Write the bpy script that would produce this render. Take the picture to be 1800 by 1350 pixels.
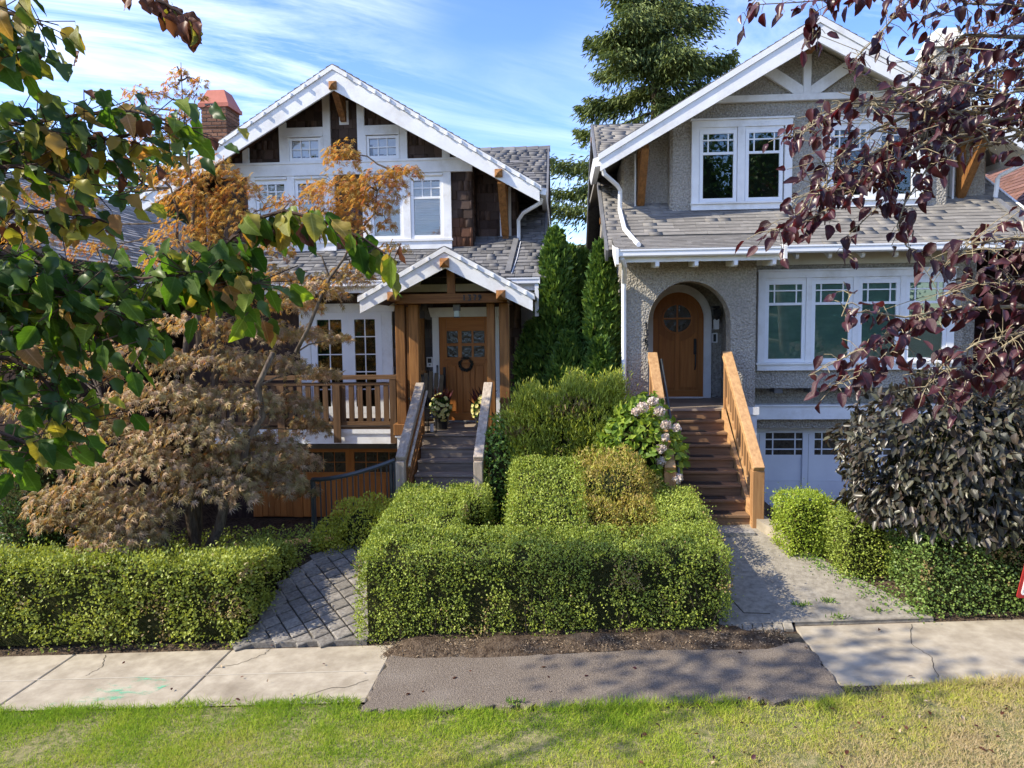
import bpy, math, random
import numpy as np
from mathutils import Matrix, Vector
from math import radians as RAD, sin, cos, pi, atan2, hypot

for o in list(bpy.data.objects):
    bpy.data.objects.remove(o)
SC = bpy.context.scene
COL = SC.collection
random.seed(7)
RNG = np.random.default_rng(11)

# ------------------------------------------------------------------ camera
EYE = 3.4
cam_d = bpy.data.cameras.new('camera'); cam = bpy.data.objects.new('camera', cam_d); COL.objects.link(cam)
cam_d.sensor_width = 36.0; cam_d.lens = 25.0
cam_d.clip_start = 0.05; cam_d.clip_end = 3000
cam.location = (0, 0, EYE)
CAMROT = Matrix.Rotation(RAD(4.0), 3, 'Z') @ Matrix.Rotation(RAD(85.5), 3, 'X') @ Matrix.Rotation(RAD(-0.7), 3, 'Z')
cam.rotation_euler = CAMROT.to_euler()
SC.camera = cam

# ------------------------------------------------------------------ sky and sun
SUN_EL, SUN_AZ = RAD(38), RAD(17)            # azimuth: turned from the left (-x) towards the street (-y)
SUN = Vector((-cos(SUN_AZ) * cos(SUN_EL), -sin(SUN_AZ) * cos(SUN_EL), sin(SUN_EL)))
W = bpy.data.worlds.new('World'); SC.world = W; W.use_nodes = True
wn = W.node_tree.nodes; wl = W.node_tree.links
for n in list(wn): wn.remove(n)
def N(nodes, t, **kw):
    n = nodes.new(t)
    for k, v in kw.items():
        if k.startswith('i_'):
            n.inputs[k[2:].replace('_', ' ')].default_value = v
        else:
            setattr(n, k, v)
    return n
sky = N(wn, 'ShaderNodeTexSky', sky_type='NISHITA', sun_disc=False, sun_elevation=SUN_EL,
        sun_rotation=atan2(SUN.x, SUN.y), altitude=50, air_density=1.0, dust_density=0.3, ozone_density=2.5)
tc = N(wn, 'ShaderNodeTexCoord')
sep = N(wn, 'ShaderNodeSeparateXYZ'); wl.new(tc.outputs['Generated'], sep.inputs[0])
zc = N(wn, 'ShaderNodeMath', operation='MAXIMUM'); wl.new(sep.outputs[2], zc.inputs[0]); zc.inputs[1].default_value = 0.03
zo = N(wn, 'ShaderNodeMath', operation='ADD'); wl.new(zc.outputs[0], zo.inputs[0]); zo.inputs[1].default_value = 0.12
dx = N(wn, 'ShaderNodeMath', operation='DIVIDE'); wl.new(sep.outputs[0], dx.inputs[0]); wl.new(zo.outputs[0], dx.inputs[1])
dy = N(wn, 'ShaderNodeMath', operation='DIVIDE'); wl.new(sep.outputs[1], dy.inputs[0]); wl.new(zo.outputs[0], dy.inputs[1])
cmb = N(wn, 'ShaderNodeCombineXYZ'); wl.new(dx.outputs[0], cmb.inputs[0]); wl.new(dy.outputs[0], cmb.inputs[1])
mr0 = N(wn, 'ShaderNodeMapping'); wl.new(cmb.outputs[0], mr0.inputs[0]); mr0.inputs['Rotation'].default_value = (0, 0, RAD(-33))
mp = N(wn, 'ShaderNodeMapping'); wl.new(mr0.outputs[0], mp.inputs[0])
mp.inputs['Scale'].default_value = (0.62, 2.2, 1); mp.inputs['Location'].default_value = (2.3, 0.35, 0)
cn = N(wn, 'ShaderNodeTexNoise', i_Scale=1.15, i_Detail=12.0, i_Roughness=0.66, i_Distortion=1.1); wl.new(mp.outputs[0], cn.inputs['Vector'])
mp2 = N(wn, 'ShaderNodeMapping'); wl.new(cmb.outputs[0], mp2.inputs[0]); mp2.inputs['Location'].default_value = (5.1, 1.2, 0)
cn2 = N(wn, 'ShaderNodeTexNoise', i_Scale=0.55, i_Detail=3.0, i_Roughness=0.5); wl.new(mp2.outputs[0], cn2.inputs['Vector'])
cr = N(wn, 'ShaderNodeMapRange', i_From_Min=0.42, i_From_Max=0.70); wl.new(cn.outputs[0], cr.inputs[0])
cr2 = N(wn, 'ShaderNodeMapRange', i_From_Min=0.35, i_From_Max=0.62); wl.new(cn2.outputs[0], cr2.inputs[0])
cm = N(wn, 'ShaderNodeMath', operation='MULTIPLY'); wl.new(cr.outputs[0], cm.inputs[0]); wl.new(cr2.outputs[0], cm.inputs[1])
cg = N(wn, 'ShaderNodeMath', operation='MULTIPLY'); wl.new(cm.outputs[0], cg.inputs[0]); cg.inputs[1].default_value = 0.58
# the phone's deep blue: sky colour, slightly saturated
hs = N(wn, 'ShaderNodeHueSaturation', i_Hue=0.518, i_Saturation=1.22, i_Value=0.95); wl.new(sky.outputs[0], hs.inputs['Color'])
mx = N(wn, 'ShaderNodeMixRGB'); wl.new(cg.outputs[0], mx.inputs[0]); wl.new(hs.outputs[0], mx.inputs[1])
mx.inputs[2].default_value = (5.6, 5.9, 6.5, 1)
bg = N(wn, 'ShaderNodeBackground'); bg.inputs['Strength'].default_value = 0.15
wl.new(mx.outputs[0], bg.inputs[0])
wo = N(wn, 'ShaderNodeOutputWorld'); wl.new(bg.outputs[0], wo.inputs[0])

sd = bpy.data.lights.new('sun', 'SUN'); sd.energy = 3.2; sd.angle = RAD(0.5); sd.color = (1.0, 0.91, 0.74)
so = bpy.data.objects.new('sun', sd); COL.objects.link(so)
so.rotation_euler = SUN.to_track_quat('Z', 'Y').to_euler(); so.location = (-30, -10, 30)

vs = SC.view_settings
vs.view_transform = 'Standard'; vs.look = 'None'; vs.gamma = 1.0; vs.use_curve_mapping = False
vs.exposure = 1.34
SC.display_settings.display_device = 'sRGB'
SC.cycles.max_bounces = 8; SC.cycles.diffuse_bounces = 4; SC.cycles.glossy_bounces = 4
SC.cycles.transmission_bounces = 4; SC.cycles.transparent_max_bounces = 12
SC.cycles.caustics_reflective = False; SC.cycles.caustics_refractive = False

# ------------------------------------------------------------------ helpers
ORI = {}
def thing(name, label, cat, loc=(0, 0, 0), group=None):
    o = bpy.data.objects.new(name, None); COL.objects.link(o)
    o.location = loc; o.empty_display_size = 0.2
    o['label'] = label; o['category'] = cat
    if group: o['group'] = group
    ORI[o.name] = Vector(loc)
    return o
def tag(o, label, cat, group=None):
    o['label'] = label; o['category'] = cat
    if group: o['group'] = group
    return o
def origin(parent):
    return ORI[parent.name] if parent is not None else Vector((0, 0, 0))
def link(name, me, parent=None, kind=None, label=None):
    o = bpy.data.objects.new(name, me); COL.objects.link(o)
    if parent is not None:
        o.parent = parent; ORI[o.name] = ORI[parent.name]
    else:
        ORI[o.name] = Vector((0, 0, 0))
    if kind: o['kind'] = kind
    if label: o['label'] = label
    return o

class MB:
    def __init__(s): s.v = []; s.f = []
    def add(s, vs, fs):
        b = len(s.v); s.v += [tuple(v) for v in vs]; s.f += [tuple(i + b for i in f) for f in fs]; return s
    def box(s, x0, x1, y0, y1, z0, z1):
        if x0 > x1: x0, x1 = x1, x0
        if y0 > y1: y0, y1 = y1, y0
        if z0 > z1: z0, z1 = z1, z0
        return s.add([(x0,y0,z0),(x1,y0,z0),(x1,y1,z0),(x0,y1,z0),(x0,y0,z1),(x1,y0,z1),(x1,y1,z1),(x0,y1,z1)],
              [(0,3,2,1),(4,5,6,7),(0,1,5,4),(1,2,6,5),(2,3,7,6),(3,0,4,7)])
    def beam(s, p, q, w, h, up=(0, 0, 1)):
        p = Vector(p); q = Vector(q); d = (q - p).normalized(); u = Vector(up)
        r = d.cross(u)
        if r.length < 1e-5: r = d.cross(Vector((0, 1, 0)))
        r.normalize(); u = r.cross(d)
        vs = []
        for c in (p, q):
            for a, b in ((-1,-1),(1,-1),(1,1),(-1,1)):
                vs.append(c + r * (a * w / 2) + u * (b * h / 2))
        return s.add(vs, [(0,1,2,3),(7,6,5,4),(0,4,5,1),(1,5,6,2),(2,6,7,3),(3,7,4,0)])
    def ext(s, poly, plane, c0, c1):
        """extrude a 2-d outline; plane 'xz' (along y), 'yz' (along x) or 'xy' (along z)"""
        def m(a, b, c):
            return {'xz': (a, c, b), 'yz': (c, a, b), 'xy': (a, b, c)}[plane]
        n = len(poly)
        vs = [m(a, b, c0) for a, b in poly] + [m(a, b, c1) for a, b in poly]
        fs = [tuple(range(n)), tuple(range(2 * n - 1, n - 1, -1))] + [(i, i + n, (i + 1) % n + n, (i + 1) % n) for i in range(n)]
        return s.add(vs, fs)
    def tube(s, pts, rad, n=6, cap=True):
        pts = [Vector(p) for p in pts]
        if not hasattr(rad, '__len__'): rad = [rad] * len(pts)
        vs = []; fs = []
        u = None
        for i, p in enumerate(pts):
            d = (pts[min(i + 1, len(pts) - 1)] - pts[max(i - 1, 0)])
            d = d.normalized() if d.length > 1e-9 else Vector((0, 0, 1))
            if u is None:
                u = d.cross(Vector((0.31, 0.87, 0.11))); u.normalize()
            u = (u - d * u.dot(d)); u.normalize(); w = d.cross(u)
            for k in range(n):
                a = 2 * pi * k / n
                vs.append(p + (u * cos(a) + w * sin(a)) * rad[i])
        for i in range(len(pts) - 1):
            for k in range(n):
                a = i * n + k; b = i * n + (k + 1) % n
                fs.append((a, b, b + n, a + n))
        if cap:
            fs.append(tuple(range(n - 1, -1, -1))); e = (len(pts) - 1) * n
            fs.append(tuple(range(e, e + n)))
        return s.add(vs, fs)
    def lathe(s, c, prof, n=16):
        vs = []; fs = []
        for r, z in prof:
            for k in range(n):
                a = 2 * pi * k / n; vs.append((c[0] + r * cos(a), c[1] + r * sin(a), c[2] + z))
        for i in range(len(prof) - 1):
            for k in range(n):
                a = i * n + k; b = i * n + (k + 1) % n; fs.append((a, b, b + n, a + n))
        fs.append(tuple(range(n - 1, -1, -1))); e = (len(prof) - 1) * n; fs.append(tuple(range(e, e + n)))
        return s.add(vs, fs)
    def mesh(s, name, mat, org=(0, 0, 0), smooth=False, bevel=0):
        me = bpy.data.meshes.new(name)
        ox, oy, oz = org
        me.from_pydata([(a - ox, b - oy, c - oz) for a, b, c in s.v], [], s.f)
        for m in (mat if isinstance(mat, (list, tuple)) else [mat]): me.materials.append(m)
        if bevel or True:
            import bmesh
            bm = bmesh.new(); bm.from_mesh(me); bmesh.ops.recalc_face_normals(bm, faces=bm.faces)
            if bevel:
                es = [e for e in bm.edges if len(e.link_faces) == 2 and e.calc_face_angle(0) > 0.6]
                bmesh.ops.bevel(bm, geom=es, offset=bevel, segments=1, affect='EDGES')
            bm.to_mesh(me); bm.free()
        if smooth:
            me.polygons.foreach_set('use_smooth', [True] * len(me.polygons))
        return me
    def build(s, name, mat, parent=None, kind=None, label=None, smooth=False, bevel=0):
        return link(name, s.mesh(name, mat, origin(parent), smooth, bevel), parent, kind, label)

def at(px, py, Y):
    """the world point that lies at depth Y on the sight line through a point of the photograph (1800 x 1350)"""
    d = CAMROT @ Vector(((px - 900) / 1250.0, -(py - 675) / 1250.0, -1.0))
    t = Y / d.y
    return Vector((d.x * t, Y, EYE + d.z * t))

def ground(x, y):
    """street climbs to the right; the front yards rise from the pavement to the steps; both drives dip to the garages"""
    x = np.asarray(x, float); y = np.asarray(y, float)
    s = 0.05 * np.clip(x, -40, 40)
    yard = np.clip((y - 7.55) * 0.2, 0, 0.5)
    z = s + yard
    def sm(a): a = np.clip(a, 0, 1); return a * a * (3 - 2 * a)
    dr = sm((x - 3.2) / 0.35) * sm((7.3 - x) / 0.3) * sm((y - 9.6) / 1.2)
    z = z * (1 - dr) + (-0.36) * dr
    dl = sm((-2.75 - x) / 0.3) * sm((x + 7.4) / 0.3) * sm((y - 10.0) / 1.2)
    z = z * (1 - dl) + (-0.42) * dl
    return z
def gz(x, y): return float(ground(x, y))

_T = RNG.random((32, 32, 32))
def vnoise(p, scale=1.0):
    q = np.asarray(p) * scale; i = np.floor(q).astype(int); f = q - i; f = f * f * (3 - 2 * f)
    r = 0
    for a in (0, 1):
        for b in (0, 1):
            for c in (0, 1):
                w = (f[:, 0] if a else 1 - f[:, 0]) * (f[:, 1] if b else 1 - f[:, 1]) * (f[:, 2] if c else 1 - f[:, 2])
                r = r + w * _T[(i[:, 0] + a) % 32, (i[:, 1] + b) % 32, (i[:, 2] + c) % 32]
    return r
def fnoise(p, scale=1.0): return (vnoise(p, scale) * 0.6 + vnoise(p, scale * 2.3) * 0.3 + vnoise(p, scale * 5.1) * 0.1)
# ------------------------------------------------------------------ materials
def mat(name):
    m = bpy.data.materials.new(name); m.use_nodes = True
    nt = m.node_tree
    for n in list(nt.nodes): nt.nodes.remove(n)
    out = nt.nodes.new('ShaderNodeOutputMaterial')
    return m, nt.nodes, nt.links, out
def ramp(nodes, stops):
    r = nodes.new('ShaderNodeValToRGB'); e = r.color_ramp.elements
    while len(e) < len(stops): e.new(0.5)
    for k, (p, c) in enumerate(stops):
        e[k].position = p; e[k].color = (c[0], c[1], c[2], 1)
    return r
def surf(name, c0, c1, scale=8.0, stretch=(1, 1, 1), rough=0.7, spec=0.3, bump=0.0, bscale=None, bdist=0.01, obj_rand=0.0,
         detail=6.0, c2=None, dirt=None, rlo=0.35, rhi=0.65, metallic=0.0, kind='noise'):
    """a solid material: noise between two or three colours, optional per-object shift, optional fine relief"""
    m, n, l, out = mat(name)
    p = n.new('ShaderNodeBsdfPrincipled'); l.new(p.outputs[0], out.inputs[0])
    p.inputs['Roughness'].default_value = rough; p.inputs['Specular IOR Level'].default_value = spec; p.inputs['Metallic'].default_value = metallic
    t = n.new('ShaderNodeTexCoord'); mp = n.new('ShaderNodeMapping'); l.new(t.outputs['Object'], mp.inputs[0]); mp.inputs['Scale'].default_value = stretch
    oi = n.new('ShaderNodeObjectInfo')
    ofs = N(n, 'ShaderNodeMath', operation='MULTIPLY'); l.new(oi.outputs['Random'], ofs.inputs[0]); ofs.inputs[1].default_value = 37.0 if obj_rand else 0.0
    cx = n.new('ShaderNodeCombineXYZ'); l.new(ofs.outputs[0], cx.inputs[0]); l.new(ofs.outputs[0], cx.inputs[2]); l.new(cx.outputs[0], mp.inputs['Location'])
    no = N(n, 'ShaderNodeTexNoise', i_Scale=scale, i_Detail=detail, i_Roughness=0.6); l.new(mp.outputs[0], no.inputs['Vector'])
    stops = [(rlo, c0), (rhi, c1)] if c2 is None else [(rlo, c0), ((rlo + rhi) / 2, c1), (rhi, c2)]
    r = ramp(n, stops); l.new(no.outputs[0], r.inputs[0])
    col = r.outputs[0]
    if dirt is not None:
        dn = N(n, 'ShaderNodeTexNoise', i_Scale=dirt[1], i_Detail=8.0, i_Roughness=0.7); l.new(t.outputs['Object'], dn.inputs['Vector'])
        dr = N(n, 'ShaderNodeMapRange', i_From_Min=0.5, i_From_Max=0.75, i_To_Max=dirt[2]); l.new(dn.outputs[0], dr.inputs[0])
        mxn = n.new('ShaderNodeMixRGB'); l.new(dr.outputs[0], mxn.inputs[0]); l.new(col, mxn.inputs[1]); mxn.inputs[2].default_value = (*dirt[0], 1)
        col = mxn.outputs[0]
    if obj_rand:
        ge = n.new('ShaderNodeNewGeometry'); sm = N(n, 'ShaderNodeMath', operation='ADD'); l.new(oi.outputs['Random'], sm.inputs[0]); l.new(ge.outputs['Random Per Island'], sm.inputs[1])
        fr = N(n, 'ShaderNodeMath', operation='FRACT'); l.new(sm.outputs[0], fr.inputs[0])
        mr = N(n, 'ShaderNodeMapRange', i_To_Min=1 - obj_rand, i_To_Max=1 + obj_rand); l.new(fr.outputs[0], mr.inputs[0])
        hv = n.new('ShaderNodeHueSaturation'); l.new(mr.outputs[0], hv.inputs['Value']); l.new(col, hv.inputs['Color']); col = hv.outputs[0]
    l.new(col, p.inputs['Base Color'])
    if bump:
        b = N(n, 'ShaderNodeBump', i_Strength=bump, i_Distance=bdist)
        if kind == 'pebble':
            v = N(n, 'ShaderNodeTexVoronoi', i_Scale=bscale, feature='SMOOTH_F1'); l.new(t.outputs['Object'], v.inputs['Vector'])
            n2 = N(n, 'ShaderNodeTexNoise', i_Scale=bscale * 0.8, i_Detail=3.0); l.new(t.outputs['Object'], n2.inputs['Vector'])
            ad = N(n, 'ShaderNodeMath', operation='SUBTRACT'); l.new(n2.outputs[0], ad.inputs[0]); l.new(v.outputs['Distance'], ad.inputs[1]); l.new(ad.outputs[0], b.inputs['Height'])
        elif bscale:
            n2 = N(n, 'ShaderNodeTexNoise', i_Scale=bscale, i_Detail=5.0); l.new(mp.outputs[0], n2.inputs['Vector']); l.new(n2.outputs[0], b.inputs['Height'])
        else:
            l.new(no.outputs[0], b.inputs['Height'])
        l.new(b.outputs[0], p.inputs['Normal'])
    return m
def leafmat(name, cols, rough=0.45, spec=0.3, trans=0.35, per='island', sheen=None, hue_noise=None, vein=False, tcol=(1.25, 1.2, 0.6)):
    """leaf: random colour for each leaf out of a ramp, light passing through"""
    m, n, l, out = mat(name)
    if per == 'island':
        g = n.new('ShaderNodeNewGeometry'); rnd = g.outputs['Random Per Island']
    else:
        g = n.new('ShaderNodeObjectInfo'); rnd = g.outputs['Random']
    fac = rnd
    if hue_noise:
        t = n.new('ShaderNodeTexCoord'); no = N(n, 'ShaderNodeTexNoise', i_Scale=hue_noise[0], i_Detail=2.0); l.new(t.outputs['Object'], no.inputs['Vector'])
        mr = N(n, 'ShaderNodeMapRange', i_From_Min=0.3, i_From_Max=0.7); l.new(no.outputs[0], mr.inputs[0])
        mi = N(n, 'ShaderNodeMixRGB', i_Fac=hue_noise[1]); l.new(rnd, mi.inputs[1]); l.new(mr.outputs[0], mi.inputs[2]); fac = mi.outputs[0]
    k = len(cols)
    r = ramp(n, [(i / (k - 1), c) for i, c in enumerate(cols)]); l.new(fac, r.inputs[0])
    col = r.outputs[0]
    if vein:        # pale midrib and slanting side veins in the leaf's own frame (x along, y across), brown flecks
        to = n.new('ShaderNodeTexCoord'); sx = n.new('ShaderNodeSeparateXYZ'); l.new(to.outputs['Object'], sx.inputs[0])
        ab = N(n, 'ShaderNodeMath', operation='ABSOLUTE'); l.new(sx.outputs[1], ab.inputs[0])
        mdr = N(n, 'ShaderNodeMapRange', i_From_Min=0.012, i_From_Max=0.03, i_To_Min=1.0, i_To_Max=0.0); l.new(ab.outputs[0], mdr.inputs[0])
        k1 = N(n, 'ShaderNodeMath', operation='MULTIPLY_ADD'); l.new(ab.outputs[0], k1.inputs[0]); k1.inputs[1].default_value = -0.75; l.new(sx.outputs[0], k1.inputs[2])
        k2 = N(n, 'ShaderNodeMath', operation='MULTIPLY'); l.new(k1.outputs[0], k2.inputs[0]); k2.inputs[1].default_value = 8.0
        k3 = N(n, 'ShaderNodeMath', operation='FRACT'); l.new(k2.outputs[0], k3.inputs[0])
        k4 = N(n, 'ShaderNodeMath', operation='PINGPONG'); l.new(k2.outputs[0], k4.inputs[0]); k4.inputs[1].default_value = 0.5
        sv = N(n, 'ShaderNodeMapRange', i_From_Min=0.0, i_From_Max=0.10, i_To_Min=0.6, i_To_Max=0.0); l.new(k4.outputs[0], sv.inputs[0])
        vm = N(n, 'ShaderNodeMath', operation='MAXIMUM'); l.new(mdr.outputs[0], vm.inputs[0]); l.new(sv.outputs[0], vm.inputs[1])
        vv = N(n, 'ShaderNodeMath', operation='MULTIPLY'); l.new(vm.outputs[0], vv.inputs[0]); vv.inputs[1].default_value = 0.45
        hv = N(n, 'ShaderNodeHueSaturation', i_Value=2.0, i_Saturation=0.85); l.new(col, hv.inputs['Color'])
        mv = n.new('ShaderNodeMixRGB'); l.new(vv.outputs[0], mv.inputs[0]); l.new(col, mv.inputs[1]); l.new(hv.outputs[0], mv.inputs[2])
        oi2 = n.new('ShaderNodeObjectInfo'); fl = N(n, 'ShaderNodeTexNoise', i_Scale=5.0, i_Detail=4.0, noise_dimensions='4D'); l.new(to.outputs['Object'], fl.inputs['Vector']); l.new(oi2.outputs['Random'], fl.inputs['W'])
        fm = N(n, 'ShaderNodeMapRange', i_From_Min=0.58, i_From_Max=0.72, i_To_Max=0.6); l.new(fl.outputs[0], fm.inputs[0])
        mf = n.new('ShaderNodeMixRGB'); l.new(fm.outputs[0], mf.inputs[0]); l.new(mv.outputs[0], mf.inputs[1]); h2 = N(n, 'ShaderNodeHueSaturation', i_Value=0.75, i_Hue=0.47); l.new(mv.outputs[0], h2.inputs['Color']); l.new(h2.outputs[0], mf.inputs[2])
        col = mf.outputs[0]
    p = n.new('ShaderNodeBsdfPrincipled'); l.new(col, p.inputs['Base Color'])
    p.inputs['Roughness'].default_value = rough; p.inputs['Specular IOR Level'].default_value = spec
    if vein:
        t2 = n.new('ShaderNodeTexCoord'); wv = N(n, 'ShaderNodeTexNoise', i_Scale=60.0, i_Detail=3.0); l.new(t2.outputs['Object'], wv.inputs['Vector'])
        bp = N(n, 'ShaderNodeBump', i_Strength=0.35, i_Distance=0.004); l.new(wv.outputs[0], bp.inputs['Height']); l.new(bp.outputs[0], p.inputs['Normal'])
    tr = n.new('ShaderNodeBsdfTranslucent')
    tm = N(n, 'ShaderNodeMixRGB', blend_type='MULTIPLY', i_Fac=1.0); l.new(col, tm.inputs[1]); tm.inputs[2].default_value = (*tcol, 1); l.new(tm.outputs[0], tr.inputs[0])
    ms = N(n, 'ShaderNodeMixShader', i_Fac=trans); l.new(p.outputs[0], ms.inputs[1]); l.new(tr.outputs[0], ms.inputs[2])
    l.new(ms.outputs[0], out.inputs[0])
    return m
def glassmat(name, tint=(0.85, 0.95, 0.9), boost=0.10, rough=0.0):
    m, n, l, out = mat(name)
    fr = N(n, 'ShaderNodeFresnel', i_IOR=1.52)
    ad = N(n, 'ShaderNodeMath', operation='ADD', use_clamp=True); l.new(fr.outputs[0], ad.inputs[0]); ad.inputs[1].default_value = boost
    t = n.new('ShaderNodeBsdfTransparent'); t.inputs[0].default_value = (*tint, 1)
    g = n.new('ShaderNodeBsdfGlossy'); g.inputs['Roughness'].default_value = rough
    # old float glass is never quite flat
    tcn = n.new('ShaderNodeTexCoord'); no = N(n, 'ShaderNodeTexNoise', i_Scale=1.6, i_Detail=1.0); l.new(tcn.outputs['Object'], no.inputs['Vector'])
    bp = N(n, 'ShaderNodeBump', i_Strength=0.015, i_Distance=0.05); l.new(no.outputs[0], bp.inputs['Height']); l.new(bp.outputs[0], g.inputs['Normal'])
    ms = n.new('ShaderNodeMixShader'); l.new(ad.outputs[0], ms.inputs[0]); l.new(t.outputs[0], ms.inputs[1]); l.new(g.outputs[0], ms.inputs[2])
    l.new(ms.outputs[0], out.inputs[0])
    return m

WHITE = surf('white_paint', (0.74, 0.74, 0.73), (0.83, 0.83, 0.82), 3.0, rough=0.5, bump=0.08, bscale=40, bdist=0.004, dirt=((0.46, 0.42, 0.35), 2.2, 0.55))
WHITE2 = surf('white_vinyl', (0.78, 0.79, 0.8), (0.83, 0.84, 0.85), 2.0, rough=0.35)
CREAM = surf('cream_soffit_paint', (0.62, 0.60, 0.52), (0.70, 0.68, 0.60), 3.0, rough=0.6)
def wood(name, c0, c1, axis, rough=0.6, **k):
    st = {'x': (0.6, 9, 9), 'y': (9, 0.6, 9), 'z': (9, 9, 0.6)}[axis]
    return surf(name, c0, c1, 2.6, st, rough, 0.3, bump=0.35, bdist=0.006, obj_rand=0.16, detail=8.0, rlo=0.3, rhi=0.72, **k)
CEDAR_A, CEDAR_B = (0.13, 0.052, 0.014), (0.34, 0.155, 0.045)
CEDX, CEDY, CEDZ = (wood('cedar_post_' + a, CEDAR_A, CEDAR_B, a) for a in 'xyz')
DECKX = wood('brown_deck_wood_x', (0.075, 0.04, 0.018), (0.17, 0.095, 0.045), 'x'); DECKZ = wood('brown_deck_wood_z', (0.075, 0.04, 0.018), (0.17, 0.095, 0.045), 'z')
DOORZ = wood('fir_door_z', (0.33, 0.115, 0.026), (0.48, 0.195, 0.05), 'z', rough=0.4); DOORX = wood('fir_door_x', (0.33, 0.115, 0.026), (0.48, 0.195, 0.05), 'x', rough=0.4)
GREYX = wood('grey_weathered_tread_x', (0.16, 0.125, 0.095), (0.38, 0.31, 0.245), 'x', rough=0.75)
GREYY = wood('bleached_handrail_y', (0.24, 0.19, 0.145), (0.50, 0.43, 0.35), 'y', rough=0.75); GREYZ = wood('bleached_handrail_z', (0.22, 0.17, 0.125), (0.46, 0.38, 0.30), 'z', rough=0.75)
STAINX = wood('stained_step_x', (0.14, 0.082, 0.045), (0.33, 0.20, 0.11), 'x'); ORAY = wood('orange_rail_y', (0.33, 0.175, 0.075), (0.54, 0.33, 0.15), 'y'); ORAZ = wood('orange_rail_z', (0.27, 0.135, 0.055), (0.45, 0.245, 0.105), 'z')
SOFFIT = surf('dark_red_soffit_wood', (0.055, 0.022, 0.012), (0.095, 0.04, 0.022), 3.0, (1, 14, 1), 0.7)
SHAKE = surf('brown_cedar_shake', (0.042, 0.030, 0.026), (0.115, 0.078, 0.062), 5.0, (7, 7, 1.2), 0.85, 0.15, bump=0.5, bdist=0.01, obj_rand=0.38, rlo=0.3, rhi=0.7)
SHAKER = surf('lower_red_cedar_shake', (0.085, 0.042, 0.026), (0.20, 0.10, 0.062), 5.0, (7, 7, 1.2), 0.85, 0.15, bump=0.5, bdist=0.01, obj_rand=0.32)  # redder brown, laid on the lowest courses of the bay
SHAKEG = surf('grey_painted_shake', (0.085, 0.082, 0.085), (0.16, 0.15, 0.15), 5.0, (7, 7, 1.2), 0.85, 0.15, bump=0.4, bdist=0.008, obj_rand=0.25)
WALLA = surf('dark_brown_wall', (0.040, 0.027, 0.022), (0.075, 0.05, 0.04), 4.0, (4, 4, 1), 0.9, 0.1)
ASPH = surf('grey_asphalt_shingle', (0.125, 0.123, 0.125), (0.185, 0.182, 0.182), 1.6, rough=0.95, spec=0.1, obj_rand=0.30)
ASPHB = surf('warm_grey_asphalt_shingle', (0.175, 0.163, 0.147), (0.245, 0.23, 0.21), 1.6, rough=0.95, spec=0.1, obj_rand=0.15)
ROOFB = surf('roof_felt', (0.045, 0.045, 0.048), (0.07, 0.07, 0.07), 20.0, rough=0.95, spec=0.05)
STUCCO = surf('grey_pebbledash_stucco', (0.255, 0.235, 0.20), (0.46, 0.425, 0.365), 30.0, rough=0.92, spec=0.15, bump=0.75, bscale=36, bdist=0.035, detail=4.0, kind='pebble', dirt=((0.20, 0.185, 0.155), 0.9, 0.5))
GLASS = glassmat('window_glass', boost=0.06)
GLASSS = glassmat('upper_window_glass', tint=(1, 1, 1), boost=0.03)
DARK = surf('dark_room', (0.010, 0.013, 0.012), (0.02, 0.024, 0.022), 3.0, rough=0.9, spec=0.0)
BLIND = surf('white_blind_slats', (0.76, 0.78, 0.79), (0.84, 0.85, 0.86), 2.0, rough=0.6)
SHADE = surf('grey_green_roman_shade', (0.34, 0.42, 0.38), (0.46, 0.54, 0.50), 2.2, (1, 1, 3), 0.85, 0.1)
BLACK = surf('black_metal', (0.012, 0.012, 0.013), (0.025, 0.025, 0.026), 9.0, rough=0.4, spec=0.5)
FENCE = surf('dark_green_grey_painted_steel', (0.035, 0.042, 0.045), (0.06, 0.068, 0.07), 6.0, rough=0.35, spec=0.5)
GALV = surf('grey_flashing', (0.12, 0.12, 0.125), (0.18, 0.18, 0.185), 3.0, rough=0.55)
TERRA = surf('red_chimney_metal', (0.36, 0.10, 0.06), (0.48, 0.15, 0.10), 2.0, rough=0.5)
BRICK = surf('red_brown_brick', (0.14, 0.07, 0.045), (0.30, 0.16, 0.10), 9.0, rough=0.9, spec=0.1, bump=0.3, bscale=60, obj_rand=0.35)
MORTAR = surf('mortar', (0.22, 0.20, 0.18), (0.30, 0.28, 0.25), 20.0, rough=0.95)
GARW = surf('white_garage_panel', (0.66, 0.68, 0.71), (0.74, 0.76, 0.78), 1.5, rough=0.5)
CONC = surf('pale_concrete', (0.30, 0.255, 0.188), (0.43, 0.375, 0.285), 5.0, rough=0.9, spec=0.15, bump=0.5, bscale=140, bdist=0.006, detail=10.0, dirt=((0.19, 0.155, 0.11), 1.3, 0.85))
CONCD = surf('grey_aggregate_concrete', (0.22, 0.195, 0.155), (0.35, 0.315, 0.255), 15.0, rough=0.92, spec=0.15, bump=0.7, bscale=110, bdist=0.008, detail=8.0, dirt=((0.12, 0.11, 0.09), 1.0, 0.6))
PAVER = surf('grey_paver', (0.14, 0.125, 0.108), (0.25, 0.23, 0.20), 26.0, rough=0.9, spec=0.15, bump=0.5, bscale=90, bdist=0.006, obj_rand=0.2, dirt=((0.08, 0.075, 0.06), 2.0, 0.5))
JOINT = surf('dark_joint_sand', (0.055, 0.048, 0.036), (0.10, 0.085, 0.062), 30.0, rough=1.0, spec=0.05)
TAR = surf('rough_asphalt_patch', (0.078, 0.062, 0.048), (0.245, 0.20, 0.155), 95.0, rough=0.85, spec=0.25, bump=1.0, bscale=75, bdist=0.014, detail=6.0, dirt=((0.25, 0.215, 0.175), 1.3, 0.6))
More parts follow.
